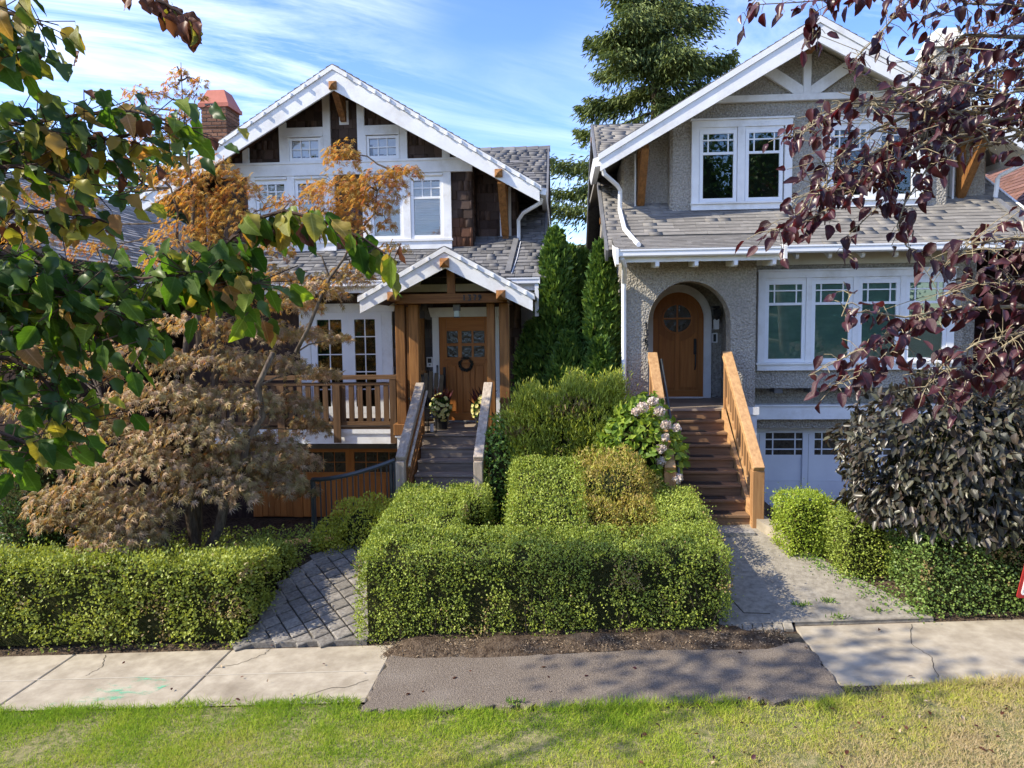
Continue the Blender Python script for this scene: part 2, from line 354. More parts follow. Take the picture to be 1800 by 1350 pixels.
SOIL = surf('brown_soil', (0.045, 0.03, 0.02), (0.13, 0.095, 0.065), 18.0, rough=1.0, spec=0.05, bump=1.0, bscale=45, bdist=0.03, detail=10.0, dirt=((0.19, 0.15, 0.105), 6.0, 0.6))
LAWNB = surf('lawn_thatch', (0.10, 0.12, 0.035), (0.30, 0.26, 0.13), 14.0, rough=1.0, spec=0.05, bump=0.8, bscale=90, bdist=0.02)
CHIP = surf('pale_wood_chip', (0.22, 0.15, 0.09), (0.48, 0.37, 0.24), 40.0, rough=0.95)
BARK = surf('grey_brown_bark', (0.07, 0.052, 0.038), (0.17, 0.135, 0.10), 9.0, (3, 3, 0.6), 0.9, 0.1, bump=0.6, bscale=40, bdist=0.01)
BARKP = surf('pale_lichen_bark', (0.16, 0.12, 0.075), (0.42, 0.36, 0.22), 30.0, rough=0.9, bump=0.4, bscale=90, bdist=0.004)
TWIG = surf('dark_twig', (0.055, 0.03, 0.02), (0.10, 0.06, 0.04), 20.0, rough=0.8)
HCORE = surf('shade_dark_core', (0.022, 0.028, 0.010), (0.06, 0.06, 0.026), 25.0, rough=1.0, spec=0.0, bump=1.0, bscale=60, bdist=0.04)  # dark fill for plant interiors: inner twigs and the shade among them in one colour
ASPHN = surf('pale_tan_grey_asphalt_shingle', (0.30, 0.28, 0.25), (0.40, 0.375, 0.34), 1.6, rough=0.95, spec=0.1, obj_rand=0.2)
REDSIDE = surf('dark_red_siding', (0.075, 0.032, 0.026), (0.12, 0.055, 0.042), 3.0, (1, 1, 6), 0.85, obj_rand=0.2)
REDROOF = surf('red_brown_shingle', (0.13, 0.065, 0.052), (0.24, 0.13, 0.105), 40.0, rough=0.95, obj_rand=0.22)
SIGNR = surf('red_sign_border', (0.30, 0.022, 0.022), (0.36, 0.03, 0.028), 8.0, rough=0.45)
SIGNW = surf('sign_white', (0.76, 0.75, 0.72), (0.8, 0.79, 0.77), 8.0, rough=0.45)
STONE = surf('grey_stone_step', (0.20, 0.19, 0.17), (0.36, 0.34, 0.31), 12.0, rough=0.9, bump=0.4, bscale=60)
GREEN_PAINT = None

# leaves
L_DRY = leafmat('dry_hedge_leaf', [(0.20, 0.13, 0.06), (0.36, 0.26, 0.12), (0.26, 0.24, 0.08)], trans=0.2)
L_HEDGE = leafmat('golden_green_hedge_leaf', [(0.13, 0.165, 0.03), (0.25, 0.3, 0.05), (0.38, 0.43, 0.075), (0.5, 0.53, 0.12)], trans=0.3, hue_noise=(2.0, 0.5))
L_BOX = leafmat('boxwood_leaf', [(0.12, 0.165, 0.03), (0.24, 0.31, 0.05), (0.37, 0.44, 0.075), (0.48, 0.53, 0.11)], trans=0.3, hue_noise=(2.0, 0.5))
L_BOXD = leafmat('dark_boxwood_leaf', [(0.075, 0.135, 0.03), (0.15, 0.235, 0.05), (0.26, 0.35, 0.085)], trans=0.25, spec=0.4)
L_BALL = leafmat('lime_box_leaf', [(0.2, 0.29, 0.03), (0.33, 0.43, 0.05), (0.45, 0.53, 0.07)], trans=0.35)
L_PRIV = leafmat('yellow_privet_leaf', [(0.28, 0.33, 0.04), (0.45, 0.48, 0.06), (0.62, 0.58, 0.1)], trans=0.4)
L_HEATH = leafmat('bronze_green_heath_leaf', [(0.24, 0.25, 0.045), (0.44, 0.44, 0.08), (0.42, 0.29, 0.1), (0.5, 0.52, 0.1), (0.38, 0.4, 0.08)], trans=0.3, hue_noise=(1.6, 0.6))
L_YEW = leafmat('yew_shoot', [(0.15, 0.2, 0.035), (0.37, 0.43, 0.06), (0.58, 0.6, 0.11)], trans=0.25, hue_noise=(1.2, 0.35))
L_HYD = leafmat('hydrangea_leaf', [(0.11, 0.2, 0.03), (0.24, 0.34, 0.045), (0.38, 0.47, 0.07)], trans=0.4, per='island')
L_HYDO = leafmat('hydrangea_leaf_single', [(0.11, 0.2, 0.03), (0.24, 0.34, 0.045), (0.38, 0.47, 0.07)], trans=0.4, per='object')
L_SHRUB = leafmat('fresh_green_shrub_leaf', [(0.08, 0.17, 0.03), (0.17, 0.29, 0.05), (0.3, 0.41, 0.09)], trans=0.35)
L_DKSH = leafmat('dark_shrub_leaf', [(0.0234, 0.0585, 0.013), (0.052, 0.1105, 0.0208), (0.091, 0.169, 0.0286)], trans=0.25)
L_CED = leafmat('cedar_spray', [(0.04, 0.09, 0.022), (0.09, 0.17, 0.032), (0.21, 0.3, 0.05)], trans=0.2, hue_noise=(1.0, 0.3))
L_SPR = leafmat('spruce_needles', [(0.06, 0.095, 0.035), (0.13, 0.175, 0.055), (0.26, 0.3, 0.08)], trans=0.15, rough=0.6, hue_noise=(0.5, 0.4))
M_BR = [(0.11, 0.068, 0.042), (0.36, 0.255, 0.145), (0.22, 0.19, 0.065), (0.56, 0.42, 0.29), (0.43, 0.36, 0.155), (0.17, 0.16, 0.055), (0.31, 0.15, 0.095)]
M_OR = [(0.36, 0.11, 0.05), (0.46, 0.24, 0.055), (0.5, 0.33, 0.07), (0.42, 0.33, 0.08), (0.5, 0.27, 0.11)]
L_MBR = leafmat('brown_maple_leaf', M_BR, trans=0.3, tcol=(1.4, 1.0, 0.6), hue_noise=(1.2, 0.35)); L_MOR = leafmat('orange_maple_leaf', M_OR, trans=0.45, tcol=(1.4, 1.0, 0.5), hue_noise=(1.2, 0.3))
L_MBRO = leafmat('brown_maple_leaf_single', M_BR, trans=0.3, per='object', tcol=(1.4, 1.0, 0.6)); L_MORO = leafmat('orange_maple_leaf_single', M_OR, trans=0.45, per='object', tcol=(1.4, 1.0, 0.5))
D_GR = [(0.03, 0.072, 0.015), (0.05, 0.105, 0.02), (0.085, 0.15, 0.027), (0.17, 0.22, 0.038)]
D_YE = [(0.22, 0.24, 0.035), (0.34, 0.32, 0.045), (0.42, 0.3, 0.06), (0.36, 0.17, 0.07)]
D_RD = [(0.075, 0.026, 0.016), (0.15, 0.055, 0.03), (0.26, 0.11, 0.075)]
L_DG = leafmat('large_dark_green_leaf', D_GR, per='object', rough=0.55, spec=0.14, trans=0.5, vein=True, tcol=(2.2, 2.3, 0.5)); L_DY = leafmat('large_yellowing_leaf', D_YE, per='object', rough=0.45, trans=0.45, vein=True, tcol=(1.4, 1.2, 0.5)); L_DR = leafmat('large_russet_leaf', D_RD, per='object', rough=0.5, trans=0.4, vein=True, tcol=(1.5, 1.0, 0.6))
L_DGI = leafmat('dark_green_street_tree_leaf', D_GR, trans=0.35, spec=0.4)
P_CO = [(0.024, 0.006, 0.009), (0.042, 0.01, 0.014), (0.065, 0.018, 0.022), (0.1, 0.042, 0.047)]
L_PLO = leafmat('purple_plum_leaf_single', P_CO, per='object', rough=0.36, spec=0.55, trans=0.3, vein=True, tcol=(2.6, 0.7, 0.7)); L_PLI = leafmat('purple_plum_leaf', P_CO, rough=0.36, spec=0.55, trans=0.3, tcol=(2.6, 0.7, 0.7))
B_CO = [(0.028, 0.03, 0.019), (0.05, 0.05, 0.032), (0.075, 0.056, 0.043), (0.115, 0.118, 0.072)]
L_BEO = leafmat('copper_beech_leaf_single', B_CO, per='object', rough=0.36, spec=0.5, trans=0.18, vein=True, tcol=(1.5, 0.9, 0.6)); L_BEI = leafmat('copper_beech_leaf', B_CO, rough=0.36, spec=0.5, trans=0.18, tcol=(1.5, 0.9, 0.6))
L_PET = leafmat('yellow_petunia_petal', [(0.62, 0.56, 0.16), (0.72, 0.68, 0.30)], trans=0.3); L_HFL = leafmat('faded_hydrangea_floret', [(0.66, 0.54, 0.46), (0.76, 0.7, 0.6), (0.62, 0.45, 0.4)], trans=0.3, tcol=(1, 1, 1))
L_CORD = leafmat('burgundy_cordyline_blade', [(0.05, 0.014, 0.018), (0.11, 0.03, 0.035)], trans=0.2); L_WRE = leafmat('grey_green_wreath_leaf', [(0.02, 0.026, 0.022), (0.06, 0.07, 0.06)], trans=0.1)

L_DYI = leafmat('yellowing_leaf', D_YE, trans=0.45); L_DRI = leafmat('russet_leaf', D_RD, trans=0.4)
for a_, b_ in ((L_DG, L_DGI), (L_DY, L_DYI), (L_DR, L_DRI), (L_PLO, L_PLI), (L_BEO, L_BEI)): a_['rest'] = b_.name
MATTE = surf('matte_black_wood', (0.008, 0.008, 0.009), (0.016, 0.016, 0.016), 9.0, rough=0.8, spec=0.1)
# grass: green to the left, parched to the right, mottled
def grassmat(name):
    m, n, l, out = mat(name)
    t = n.new('ShaderNodeTexCoord'); s = n.new('ShaderNodeSeparateXYZ'); l.new(t.outputs['Object'], s.inputs[0])
    no = N(n, 'ShaderNodeTexNoise', i_Scale=1.5, i_Detail=6.0, i_Roughness=0.75); l.new(t.outputs['Object'], no.inputs['Vector'])
    gx = N(n, 'ShaderNodeMapRange', i_From_Min=0.6, i_From_Max=3.6, i_To_Min=-0.17, i_To_Max=0.29); l.new(s.outputs[0], gx.inputs[0])
    gy = N(n, 'ShaderNodeMapRange', i_From_Min=5.0, i_From_Max=6.3, i_To_Min=0.10, i_To_Max=-0.17); l.new(s.outputs[1], gy.inputs[0])
    a = N(n, 'ShaderNodeMath', operation='ADD'); l.new(no.outputs[0], a.inputs[0]); l.new(gx.outputs[0], a.inputs[1])
    b = N(n, 'ShaderNodeMath', operation='ADD'); l.new(a.outputs[0], b.inputs[0]); l.new(gy.outputs[0], b.inputs[1])
    g = n.new('ShaderNodeNewGeometry')
    c = N(n, 'ShaderNodeMapRange', i_To_Min=-0.17, i_To_Max=0.17); l.new(g.outputs['Random Per Island'], c.inputs[0])
    d = N(n, 'ShaderNodeMath', operation='ADD'); l.new(b.outputs[0], d.inputs[0]); l.new(c.outputs[0], d.inputs[1])
    r = ramp(n, [(0.08, (0.22, 0.35, 0.035)), (0.30, (0.38, 0.48, 0.05)), (0.47, (0.52, 0.52, 0.10)), (0.62, (0.50, 0.41, 0.18)), (0.85, (0.58, 0.46, 0.28))]); l.new(d.outputs[0], r.inputs[0])
    p = n.new('ShaderNodeBsdfDiffuse'); l.new(r.outputs[0], p.inputs[0])
    tr = n.new('ShaderNodeBsdfTranslucent'); l.new(r.outputs[0], tr.inputs[0])
    ms = N(n, 'ShaderNodeMixShader', i_Fac=0.35); l.new(p.outputs[0], ms.inputs[1]); l.new(tr.outputs[0], ms.inputs[2]); l.new(ms.outputs[0], out.inputs[0])
    return m
GRASS = grassmat('mown_grass')
# ------------------------------------------------------------------ repeated pieces and foliage
def frame(o, U, V):
    """4x4 with x along U, y along V, z = U x V"""
    U = Vector(U).normalized(); V = Vector(V); V = (V - U * V.dot(U)).normalized(); Wn = U.cross(V)
    m = Matrix((U, V, Wn)).transposed().to_4x4(); m.translation = Vector(o); return m
def project(p):
    v = CAMROT.transposed() @ (Vector(p) - Vector((0, 0, EYE)))
    if v.z > -0.05: return None
    return (900 - v.x / v.z * 1250, 675 + v.y / v.z * 1250)
class Pieces:
    """alike pieces of one thing: the nearest in view become objects that share meshes, the rest one joined part"""
    def __init__(s): s.items = []; s.lib = {}
    def mesh(s, key, maker):
        if key not in s.lib: s.lib[key] = maker()
        return s.lib[key]
    def add(s, me, M): s.items.append((me, M))
    def done(s, parent, name, limit=300, rest_name=None):
        org = origin(parent)
        def rank(it):
            p = it[1].translation; q = project(p)
            inside = q is not None and -30 < q[0] < 1830 and -30 < q[1] < 1380
            return (0 if inside else 1, (p - Vector((0, 0, EYE))).length / max(it[1].to_scale().x, 1e-3))
        its = sorted(s.items, key=rank)
        for me, M in its[:limit]:
            o = link(name, me, parent)
            M2 = M.copy(); M2.translation = M.translation - org; o.matrix_basis = M2
        rest = its[limit:]
        if rest:
            mats = []; mi = {}
            V = []; FL = []; FT = []; MI = []; vb = 0; cache = {}
            for me, M in rest:
                if me.name not in cache:
                    co = np.empty(len(me.vertices) * 3); me.vertices.foreach_get('co', co)
                    m0 = me.materials[0]; m0 = bpy.data.materials[m0['rest']] if 'rest' in m0 else m0
                    if m0.name not in mi: mi[m0.name] = len(mats); mats.append(m0)
                    cache[me.name] = (co.reshape(-1, 3), [tuple(p.vertices) for p in me.polygons], mi[m0.name])
                co, fs, k = cache[me.name]
                A = np.array(M); V.append(co @ A[:3, :3].T + A[:3, 3] - np.array(org))
                for f in fs:
                    FL.extend(i + vb for i in f); FT.append(len(f)); MI.append(k)
                vb += len(co)
            link(rest_name or name, npmesh(name + '_rest', np.concatenate(V), np.array(FL), np.array(FT), mats, np.array(MI)), parent, kind='stuff')
def npmesh(name, V, loops, totals, mats, midx=None, smooth=False):
    me = bpy.data.meshes.new(name)
    me.vertices.add(len(V)); me.vertices.foreach_set('co', np.ascontiguousarray(V, dtype=np.float32).ravel())
    me.loops.add(len(loops)); me.loops.foreach_set('vertex_index', np.ascontiguousarray(loops, dtype=np.int32))
    me.polygons.add(len(totals))
    st = np.concatenate([[0], np.cumsum(totals)[:-1]]).astype(np.int32)
    me.polygons.foreach_set('loop_start', st); me.polygons.foreach_set('loop_total', np.asarray(totals, dtype=np.int32))
    for m in mats: me.materials.append(m)
    if midx is not None: me.polygons.foreach_set('material_index', np.asarray(midx, dtype=np.int32))
    if smooth: me.polygons.foreach_set('use_smooth', np.ones(len(totals), dtype=bool))
    me.update(calc_edges=True); return me
# leaf outlines: (along, across, out of plane), triangles
def fan_leaf(out, mid):
    v = [mid] + out; n = len(out)
    return np.array(v, float), np.array([(0, 1 + i, 1 + (i + 1) % n) for i in range(n)])
T_DIA = (np.array([(0, 0, 0), (.5, -.5, .14), (1, 0, 0), (.5, .5, .14)], float), np.array([(0, 1, 2), (0, 2, 3)]))
T_OVAL = fan_leaf([(0, 0, 0), (.22, -.38, .10), (.62, -.40, .08), (1, 0, -.14), (.62, .40, .08), (.22, .38, .10)], (.48, 0, -.03))
T_BLADE = (np.array([(0, -.5, 0), (0, .5, 0), (1, 0, 0)], float), np.array([(0, 1, 2)]))
def t_maple():
    v = [(0, 0, 0)]; f = []
    for a, l in ((-104, .48), (-62, .8), (-29, .97), (2, 1.05), (33, .93), (66, .76), (108, .45)):
        a = RAD(a); d = (cos(a), sin(a)); p = (-d[1], d[0]); b = len(v); m = .42 * l; w = .055 + .02 * abs(sin(a * 3))
        v += [(d[0] * m + p[0] * w, d[1] * m + p[1] * w, .03), (d[0] * l, d[1] * l, -.22 * l), (d[0] * m - p[0] * w, d[1] * m - p[1] * w, .03)]
        f += [(0, b, b + 1), (0, b + 1, b + 2)]
    return np.array(v, float), np.array(f)
T_MAPLE = t_maple()
def t_big(seed, wave=.07, nseg=7, wide=1.0):
    """a broad leaf with a wavy margin, folded on its midrib and curling: grid of midrib + two margins + halves"""
    r = random.Random(seed); rows = []
    for i in range(nseg + 1):
        t = i / nseg; w = wide * .5 * (sin(pi * min(1, t ** 0.8 * 1.0)) ** 0.75 if 0 < t < 1 else 0.0)
        fold = .24 * sin(pi * t); dr = -.46 * t * t + .05 * sin(6 * t + seed)
        row = []
        for k, sx in enumerate((-1, -.5, 0, .5, 1)):
            ph = seed * 1.7 + (2.1 if sx < 0 else 0)
            ww = w * (1 + (wave * 1.5 * sin(15 * t + ph) if abs(sx) == 1 else 0))
            z = dr + fold * abs(sx) ** 1.2 * (1 + .6 * sin(3.1 * seed + sx)) + (wave * .75 * sin(13 * t + ph + 1) * abs(sx) if sx else 0)
            row.append((t, sx * ww, z * .6))
        rows.append(row)
    v = [p for row in rows for p in row]; f = []
    for i in range(nseg):
        for k in range(4):
            a = i * 5 + k; f.append((a, a + 1, a + 6, a + 5))
    return v, f
def big_leaf_mesh(name, seed, mat_, wave=.07, nseg=7, wide=1.0, petiole=.16):
    v, f = t_big(seed, wave, nseg, wide); b = len(v)
    v = [(x + petiole, y, z) for x, y, z in v]
    v += [(0, -.008, 0), (0, .008, 0), (petiole, .008, 0), (petiole, -.008, 0)]; f = f + [(b, b + 1, b + 2, b + 3)]
    me = bpy.data.meshes.new(name); me.from_pydata(v, [], f); me.materials.append(mat_)
    me.polygons.foreach_set('use_smooth', [True] * len(me.polygons)); me.update(); return me
def tri_leaf_mesh(name, tpl, mat_):
    me = bpy.data.meshes.new(name); me.from_pydata([tuple(p) for p in tpl[0]], [], [tuple(int(i) for i in t) for t in tpl[1]]); me.materials.append(mat_); me.update(); return me
def unit(a): return a / np.maximum(np.linalg.norm(a, axis=1, keepdims=True), 1e-9)
def foliage(name, mats, parent, P, T, Nn, L, Wd, tpl, midx=None, kind='stuff', label=None):
    mats = mats if isinstance(mats, (list, tuple)) else [mats]
    n = len(P); tv, tf = tpl; k = len(tv); org = np.array(origin(parent))
    T = unit(T); B = unit(np.cross(Nn, T)); Z = np.cross(T, B)
    L = np.broadcast_to(np.asarray(L, float), (n,)); Wd = np.broadcast_to(np.asarray(Wd, float), (n,))
    V = (P - org)[:, None, :] + (tv[None, :, 0] * L[:, None])[..., None] * T[:, None, :] + (tv[None, :, 1] * Wd[:, None])[..., None] * B[:, None, :] + (tv[None, :, 2] * L[:, None])[..., None] * Z[:, None, :]
    F = (tf[None, :, :] + (np.arange(n) * k)[:, None, None]).reshape(-1)
    mi = None if midx is None else np.repeat(np.asarray(midx), len(tf))
    me = npmesh(name, V.reshape(-1, 3), F, np.full(n * len(tf), 3), mats, mi)
    return link(name, me, parent, kind, label)
def rnd(n, k=3): return RNG.normal(size=(n, k))
def leaf_matrix(p, T, Nn, L, Wd):
    T = Vector(T).normalized(); Nn = Vector(Nn); B = Nn.cross(T)
    if B.length < 1e-6: B = T.orthogonal()
    B.normalize(); Z = T.cross(B)
    m = Matrix((T * L, B * Wd, Z * L)).transposed().to_4x4(); m.translation = Vector(p); return m

def rbox_points(cx, cy, hx, hy, ang, top, n, r, wob=0.1, nscale=3.0, skip_back=0.35, zb=None):
    """points and normals on a clipped hedge: rounded box standing on the ground, top given by top(x, y)"""
    ca, sa = cos(ang), sin(ang)
    H = max(0.2, float(top(cx, cy)) - gz(cx, cy))
    area = np.array([4 * hx * hy * 1.15, 2 * hx * H, 2 * hx * H * skip_back, 2 * hy * H, 2 * hy * H]); area /= area.sum()
    k = RNG.choice(5, size=n, p=area); a = RNG.uniform(-1, 1, n); b = RNG.uniform(-1, 1, n); t = RNG.random(n)
    x = np.where(k <= 2, a * hx, np.where(k == 3, -hx, hx)); y = np.where(k == 0, b * hy, np.where(k == 1, -hy, np.where(k == 2, hy, b * hy)))
    def world(x, y): return cx + ca * x - sa * y, cy + sa * x + ca * y
    wx, wy = world(x, y)
    g = ground(wx, wy) if zb is None else np.full(n, zb); tp = top(wx, wy); Hh = np.maximum(tp - g, 0.05)
    z = np.where(k == 0, Hh, t * Hh)
    ix = np.clip(x, -hx + r, hx - r); iy = np.clip(y, -hy + r, hy - r); iz = np.minimum(z, Hh - r)
    d = np.stack([x - ix, y - iy, np.maximum(z - iz, 0)], 1)
    nn = np.where(k[:, None] == 0, np.array([0, 0, 1.0]), np.where(k[:, None] == 1, np.array([0, -1.0, 0]), np.where(k[:, None] == 2, np.array([0, 1.0, 0]), np.where(k[:, None] == 3, np.array([-1.0, 0, 0]), np.array([1.0, 0, 0])))))
    ln = np.linalg.norm(d, axis=1, keepdims=True)
    nd = np.where(ln > 1e-6, d / np.maximum(ln, 1e-6), nn)
    q = np.stack([ix, iy, iz], 1) + nd * r
    P = np.stack([cx + ca * q[:, 0] - sa * q[:, 1], cy + sa * q[:, 0] + ca * q[:, 1], g + q[:, 2]], 1)
    Nr = np.stack([ca * nd[:, 0] - sa * nd[:, 1], sa * nd[:, 0] + ca * nd[:, 1], nd[:, 2]], 1)
    bump = fnoise(P + 20, nscale) - 0.5
    P = P + Nr * (bump * wob * 2)[:, None]
    return P, Nr, bump, z / Hh
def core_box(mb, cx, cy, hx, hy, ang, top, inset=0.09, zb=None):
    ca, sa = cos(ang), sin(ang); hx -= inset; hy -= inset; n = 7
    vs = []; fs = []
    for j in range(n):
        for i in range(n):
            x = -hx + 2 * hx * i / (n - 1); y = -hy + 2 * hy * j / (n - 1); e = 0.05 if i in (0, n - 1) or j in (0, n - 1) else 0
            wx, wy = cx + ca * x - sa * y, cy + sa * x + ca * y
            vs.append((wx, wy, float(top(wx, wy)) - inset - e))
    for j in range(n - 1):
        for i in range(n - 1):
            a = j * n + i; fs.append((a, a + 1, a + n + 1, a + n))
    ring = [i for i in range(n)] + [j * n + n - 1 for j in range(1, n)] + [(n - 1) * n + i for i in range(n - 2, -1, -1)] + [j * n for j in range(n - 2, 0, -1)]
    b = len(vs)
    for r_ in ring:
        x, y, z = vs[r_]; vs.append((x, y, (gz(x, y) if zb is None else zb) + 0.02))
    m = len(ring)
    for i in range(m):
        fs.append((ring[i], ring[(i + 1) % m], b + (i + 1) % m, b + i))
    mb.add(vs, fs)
def hedge(name, label, cat, boxes, lm, dens=3400, L=.034, Wd=.02, r=.09, wob=.05, group=None, nscale=5.0, hole=0.0, core=HCORE, upright=.25, tpl=T_DIA, zb=None, inset=.09, sprig=0.03, shag=0.0):
    """boxes: (cx, cy, half x, half y, angle, top function)"""
    c = boxes[0]; root = thing(name, label, cat, (c[0], c[1], gz(c[0], c[1])), group)
    mb = MB(); PP = []; NN = []
    for i, (cx, cy, hx, hy, ang, top) in enumerate(boxes):
        H = max(.2, float(top(cx, cy)) - gz(cx, cy)); A = 4 * hx * hy * 1.15 + 2 * hx * H * 1.35 + 4 * hy * H
        P, Nr, bump, t = rbox_points(cx, cy, hx, hy, ang, top, int(dens * A), r, wob, nscale, zb=zb)
        keep = np.ones(len(P), bool)
        if hole:
            hn = fnoise(P + 55, 4.2); keep &= ~((hn < hole + .05 * (1 - t)) & (RNG.random(len(P)) < 0.85))
            keep &= ~((t < 0.12) & (RNG.random(len(P)) < 0.55))
        for j, (ox, oy, ohx, ohy, oa, ot) in enumerate(boxes):
            if j != i:
                dx_, dy_ = P[:, 0] - ox, P[:, 1] - oy; lx = cos(oa) * dx_ + sin(oa) * dy_; ly = -sin(oa) * dx_ + cos(oa) * dy_
                keep &= ~((abs(lx) < ohx - .06) & (abs(ly) < ohy - .06) & (P[:, 2] < ot(P[:, 0], P[:, 1]) - .06))
        PP.append(P[keep]); NN.append(Nr[keep])
        core_box(mb, cx, cy, hx, hy, ang, top, inset, zb)
    P = np.concatenate(PP); Nr = np.concatenate(NN); n = len(P)
    mb.build('shade_core', core, root, kind='stuff')  # solid dark core added to block light behind the leaves
    P = P + Nr * (RNG.exponential(sprig, n) * RNG.choice([-1.2, 0.55 + shag], n))[:, None]
    P = P + Nr * (RNG.exponential(.045, n) * (RNG.random(n) < .035))[:, None]
    T = Nr * .55 + rnd(n) * .6 + np.array([0, 0, upright]); Nf = Nr * .9 + rnd(n) * .5 + np.array([-.15, 0, .25])
    s = RNG.uniform(.65, 1.25, n)
    dry = (fnoise(P + 77, 2.6) > .66) & (RNG.random(n) < .55) & (Nr[:, 2] < .6) | (RNG.random(n) < .012)
    foliage('foliage', [lm, L_DRY], root, P, T, Nf, L * s, Wd * s, tpl, midx=dry.astype(int))
    return root
def dome_points(c, rad, n, wob=.25, nscale=2.0, zmin=-1.0, shell=.25):
    d = unit(rnd(n)); keep = d[:, 2] > zmin; d = d[keep]; n = len(d)
    P0 = np.array(c) + d * np.array(rad)
    b = fnoise(P0 + 31, nscale) - .5
    s = 1 + b * wob * 2 - RNG.exponential(shell * .5, n).clip(0, .8)
    P = np.array(c) + d * np.array(rad) * s[:, None]
    Nr = unit(d / np.array(rad))
    return P, Nr
# ================================================================== the setting
def axis_pts():
    a = list(np.arange(-14, 14.01, 0.25)); return np.array([-420, -200, -90, -45, -25, -18] + a + [18, 25, 45, 90, 200, 420])
gx_ = axis_pts(); gy_ = np.array([-300, -120, -50, -20, -8, -3, 0, 2, 3.5] + list(np.arange(4.5, 15.01, 0.2)) + [16, 18, 21, 26, 34, 50, 90, 200, 480])
GX, GY = np.meshgrid(gx_, gy_); GZ = ground(GX, GY)
inside = (GY > 7.75); GZ = GZ + (fnoise(np.stack([GX.ravel(), GY.ravel(), 0 * GX.ravel()], 1) + 50, 2.2).reshape(GX.shape) - .5) * .05 * inside
V = np.stack([GX, GY, GZ - 0.03], -1).reshape(-1, 3); nx, ny = len(gx_), len(gy_)
I = (np.arange(ny - 1)[:, None] * nx + np.arange(nx - 1)[None, :]).ravel()
loops = np.stack([I, I + 1, I + nx + 1, I + nx], 1).ravel()
g_o = link('ground', npmesh('ground', V, loops, np.full(len(I), 4), [SOIL], smooth=True), None, kind='structure')

# pavement: slabs that follow the fall of the street
walk = link('pavement', (lambda m: (m.ext([(-40, 6.34), (40, 6.34), (40, 7.55), (-40, 7.55)], 'xy', 0, 1), m)[1])(MB()).mesh('pavement', JOINT), None, kind='structure')
for v in walk.data.vertices: v.co.z = 0.05 * v.co.x - (0.012 if v.co.z > .5 else 0.10)
def slab(x0, x1, y0, y1, mat_, name, parent, lift=0.0, jag=0.0, h=.12, n=1):
    """a cast slab with eased edges, its top following the street"""
    e = .012; mb = MB(); vs = []; outline = []
    if jag:
        k = 60
        for i in range(k + 1): outline.append((x0 + (x1 - x0) * i / k, y0 + random.uniform(-jag, jag)))
        for i in range(1, 18): outline.append((x1 + random.uniform(-jag, jag) * .55, y0 + (y1 - y0) * i / 18))
        for i in range(k + 1): outline.append((x1 - (x1 - x0) * i / k, y1 + random.uniform(-jag, jag) - .16 * max(0, 1 - i / 3) * 0))
        for i in range(1, 18): outline.append((x0 + random.uniform(-jag, jag) * .55, y1 - (y1 - y0) * i / 18))
    else: outline = [(x0, y0), (x1, y0), (x1, y1), (x0, y1)]
    cx, cy = (x0 + x1) / 2, (y0 + y1) / 2; m = len(outline)
    inner = [(x + (e if x < cx else -e), y + (e if y < cy else -e)) for x, y in outline]
    z = lambda x: 0.05 * x + lift
    vs = [(x, y, z(x) - h) for x, y in outline] + [(x, y, z(x) - e * .7) for x, y in outline] + [(x, y, z(x)) for x, y in inner]
    fs = [(i, (i + 1) % m, (i + 1) % m + m, i + m) for i in range(m)] + [(i + m, (i + 1) % m + m, (i + 1) % m + 2 * m, i + 2 * m) for i in range(m)] + [tuple(range(2 * m, 3 * m))]
    return mb.add(vs, fs).build(name, mat_, parent)
xs = [-11.2, -9.33, -7.46, -5.6, -3.74, -1.86]
for a, b in zip(xs[:-1], xs[1:]):
    slab(a + .006, b - .006, 6.34, 7.55, CONC, 'slab', walk)
for a, b in zip([2.5, 4.9, 6.8, 8.7], [4.9, 6.8, 8.7, 10.6]):
    slab(a + .006, b - .006, 6.42, 7.715, CONC, 'slab', walk)
slab(-1.85, 2.49, 6.16, 7.30, TAR, 'asphalt_patch', walk, lift=.018, jag=.05)
# raised score line across the slabs and the worn green marking paint
def sheet(name, pts, mat_, parent, lift):
    return link(name, (lambda m: (m.add([(x, y, gz(x, y) + lift) for x, y in pts], [tuple(range(len(pts)))]), m)[1])(MB()).mesh(name, mat_, origin(parent)), parent)
mm, n_, l_, o_ = mat('green_marking_spray')
t_ = n_.new('ShaderNodeTexCoord'); no_ = N(n_, 'ShaderNodeTexNoise', i_Scale=2.6, i_Detail=9.0, i_Roughness=.75); mp_ = n_.new('ShaderNodeMapping'); mp_.inputs['Scale'].default_value = (1.0, 2.4, 1); mp_.inputs['Rotation'].default_value = (0, 0, .5)
l_.new(t_.outputs['Object'], mp_.inputs[0]); l_.new(mp_.outputs[0], no_.inputs['Vector'])
mr_ = N(n_, 'ShaderNodeMapRange', i_From_Min=.52, i_From_Max=.68, i_To_Max=.75); l_.new(no_.outputs[0], mr_.inputs[0])
d_ = n_.new('ShaderNodeBsdfDiffuse'); d_.inputs[0].default_value = (.10, .55, .32, 1); tr_ = n_.new('ShaderNodeBsdfTransparent'); ms_ = n_.new('ShaderNodeMixShader')
l_.new(mr_.outputs[0], ms_.inputs[0]); l_.new(tr_.outputs[0], ms_.inputs[1]); l_.new(d_.outputs[0], ms_.inputs[2]); l_.new(ms_.outputs[0], o_.inputs[0])
sheet('paint_marking', [(-5.1, 6.37), (-4.25, 6.37), (-3.95, 6.9), (-4.3, 7.0), (-4.9, 6.8)], mm, walk, .004)
# thin score ridge
mb = MB(); mb.add([(x, y, 0.05 * x + .003) for x, y in ((-11, 6.92), (-1.9, 6.94), (-1.9, 6.955), (-11, 6.935))], [(0, 1, 2, 3)])
mb.build('score_line', surf('pale_score', (.40, .355, .275), (.47, .42, .33), 9.0, rough=.9), walk)

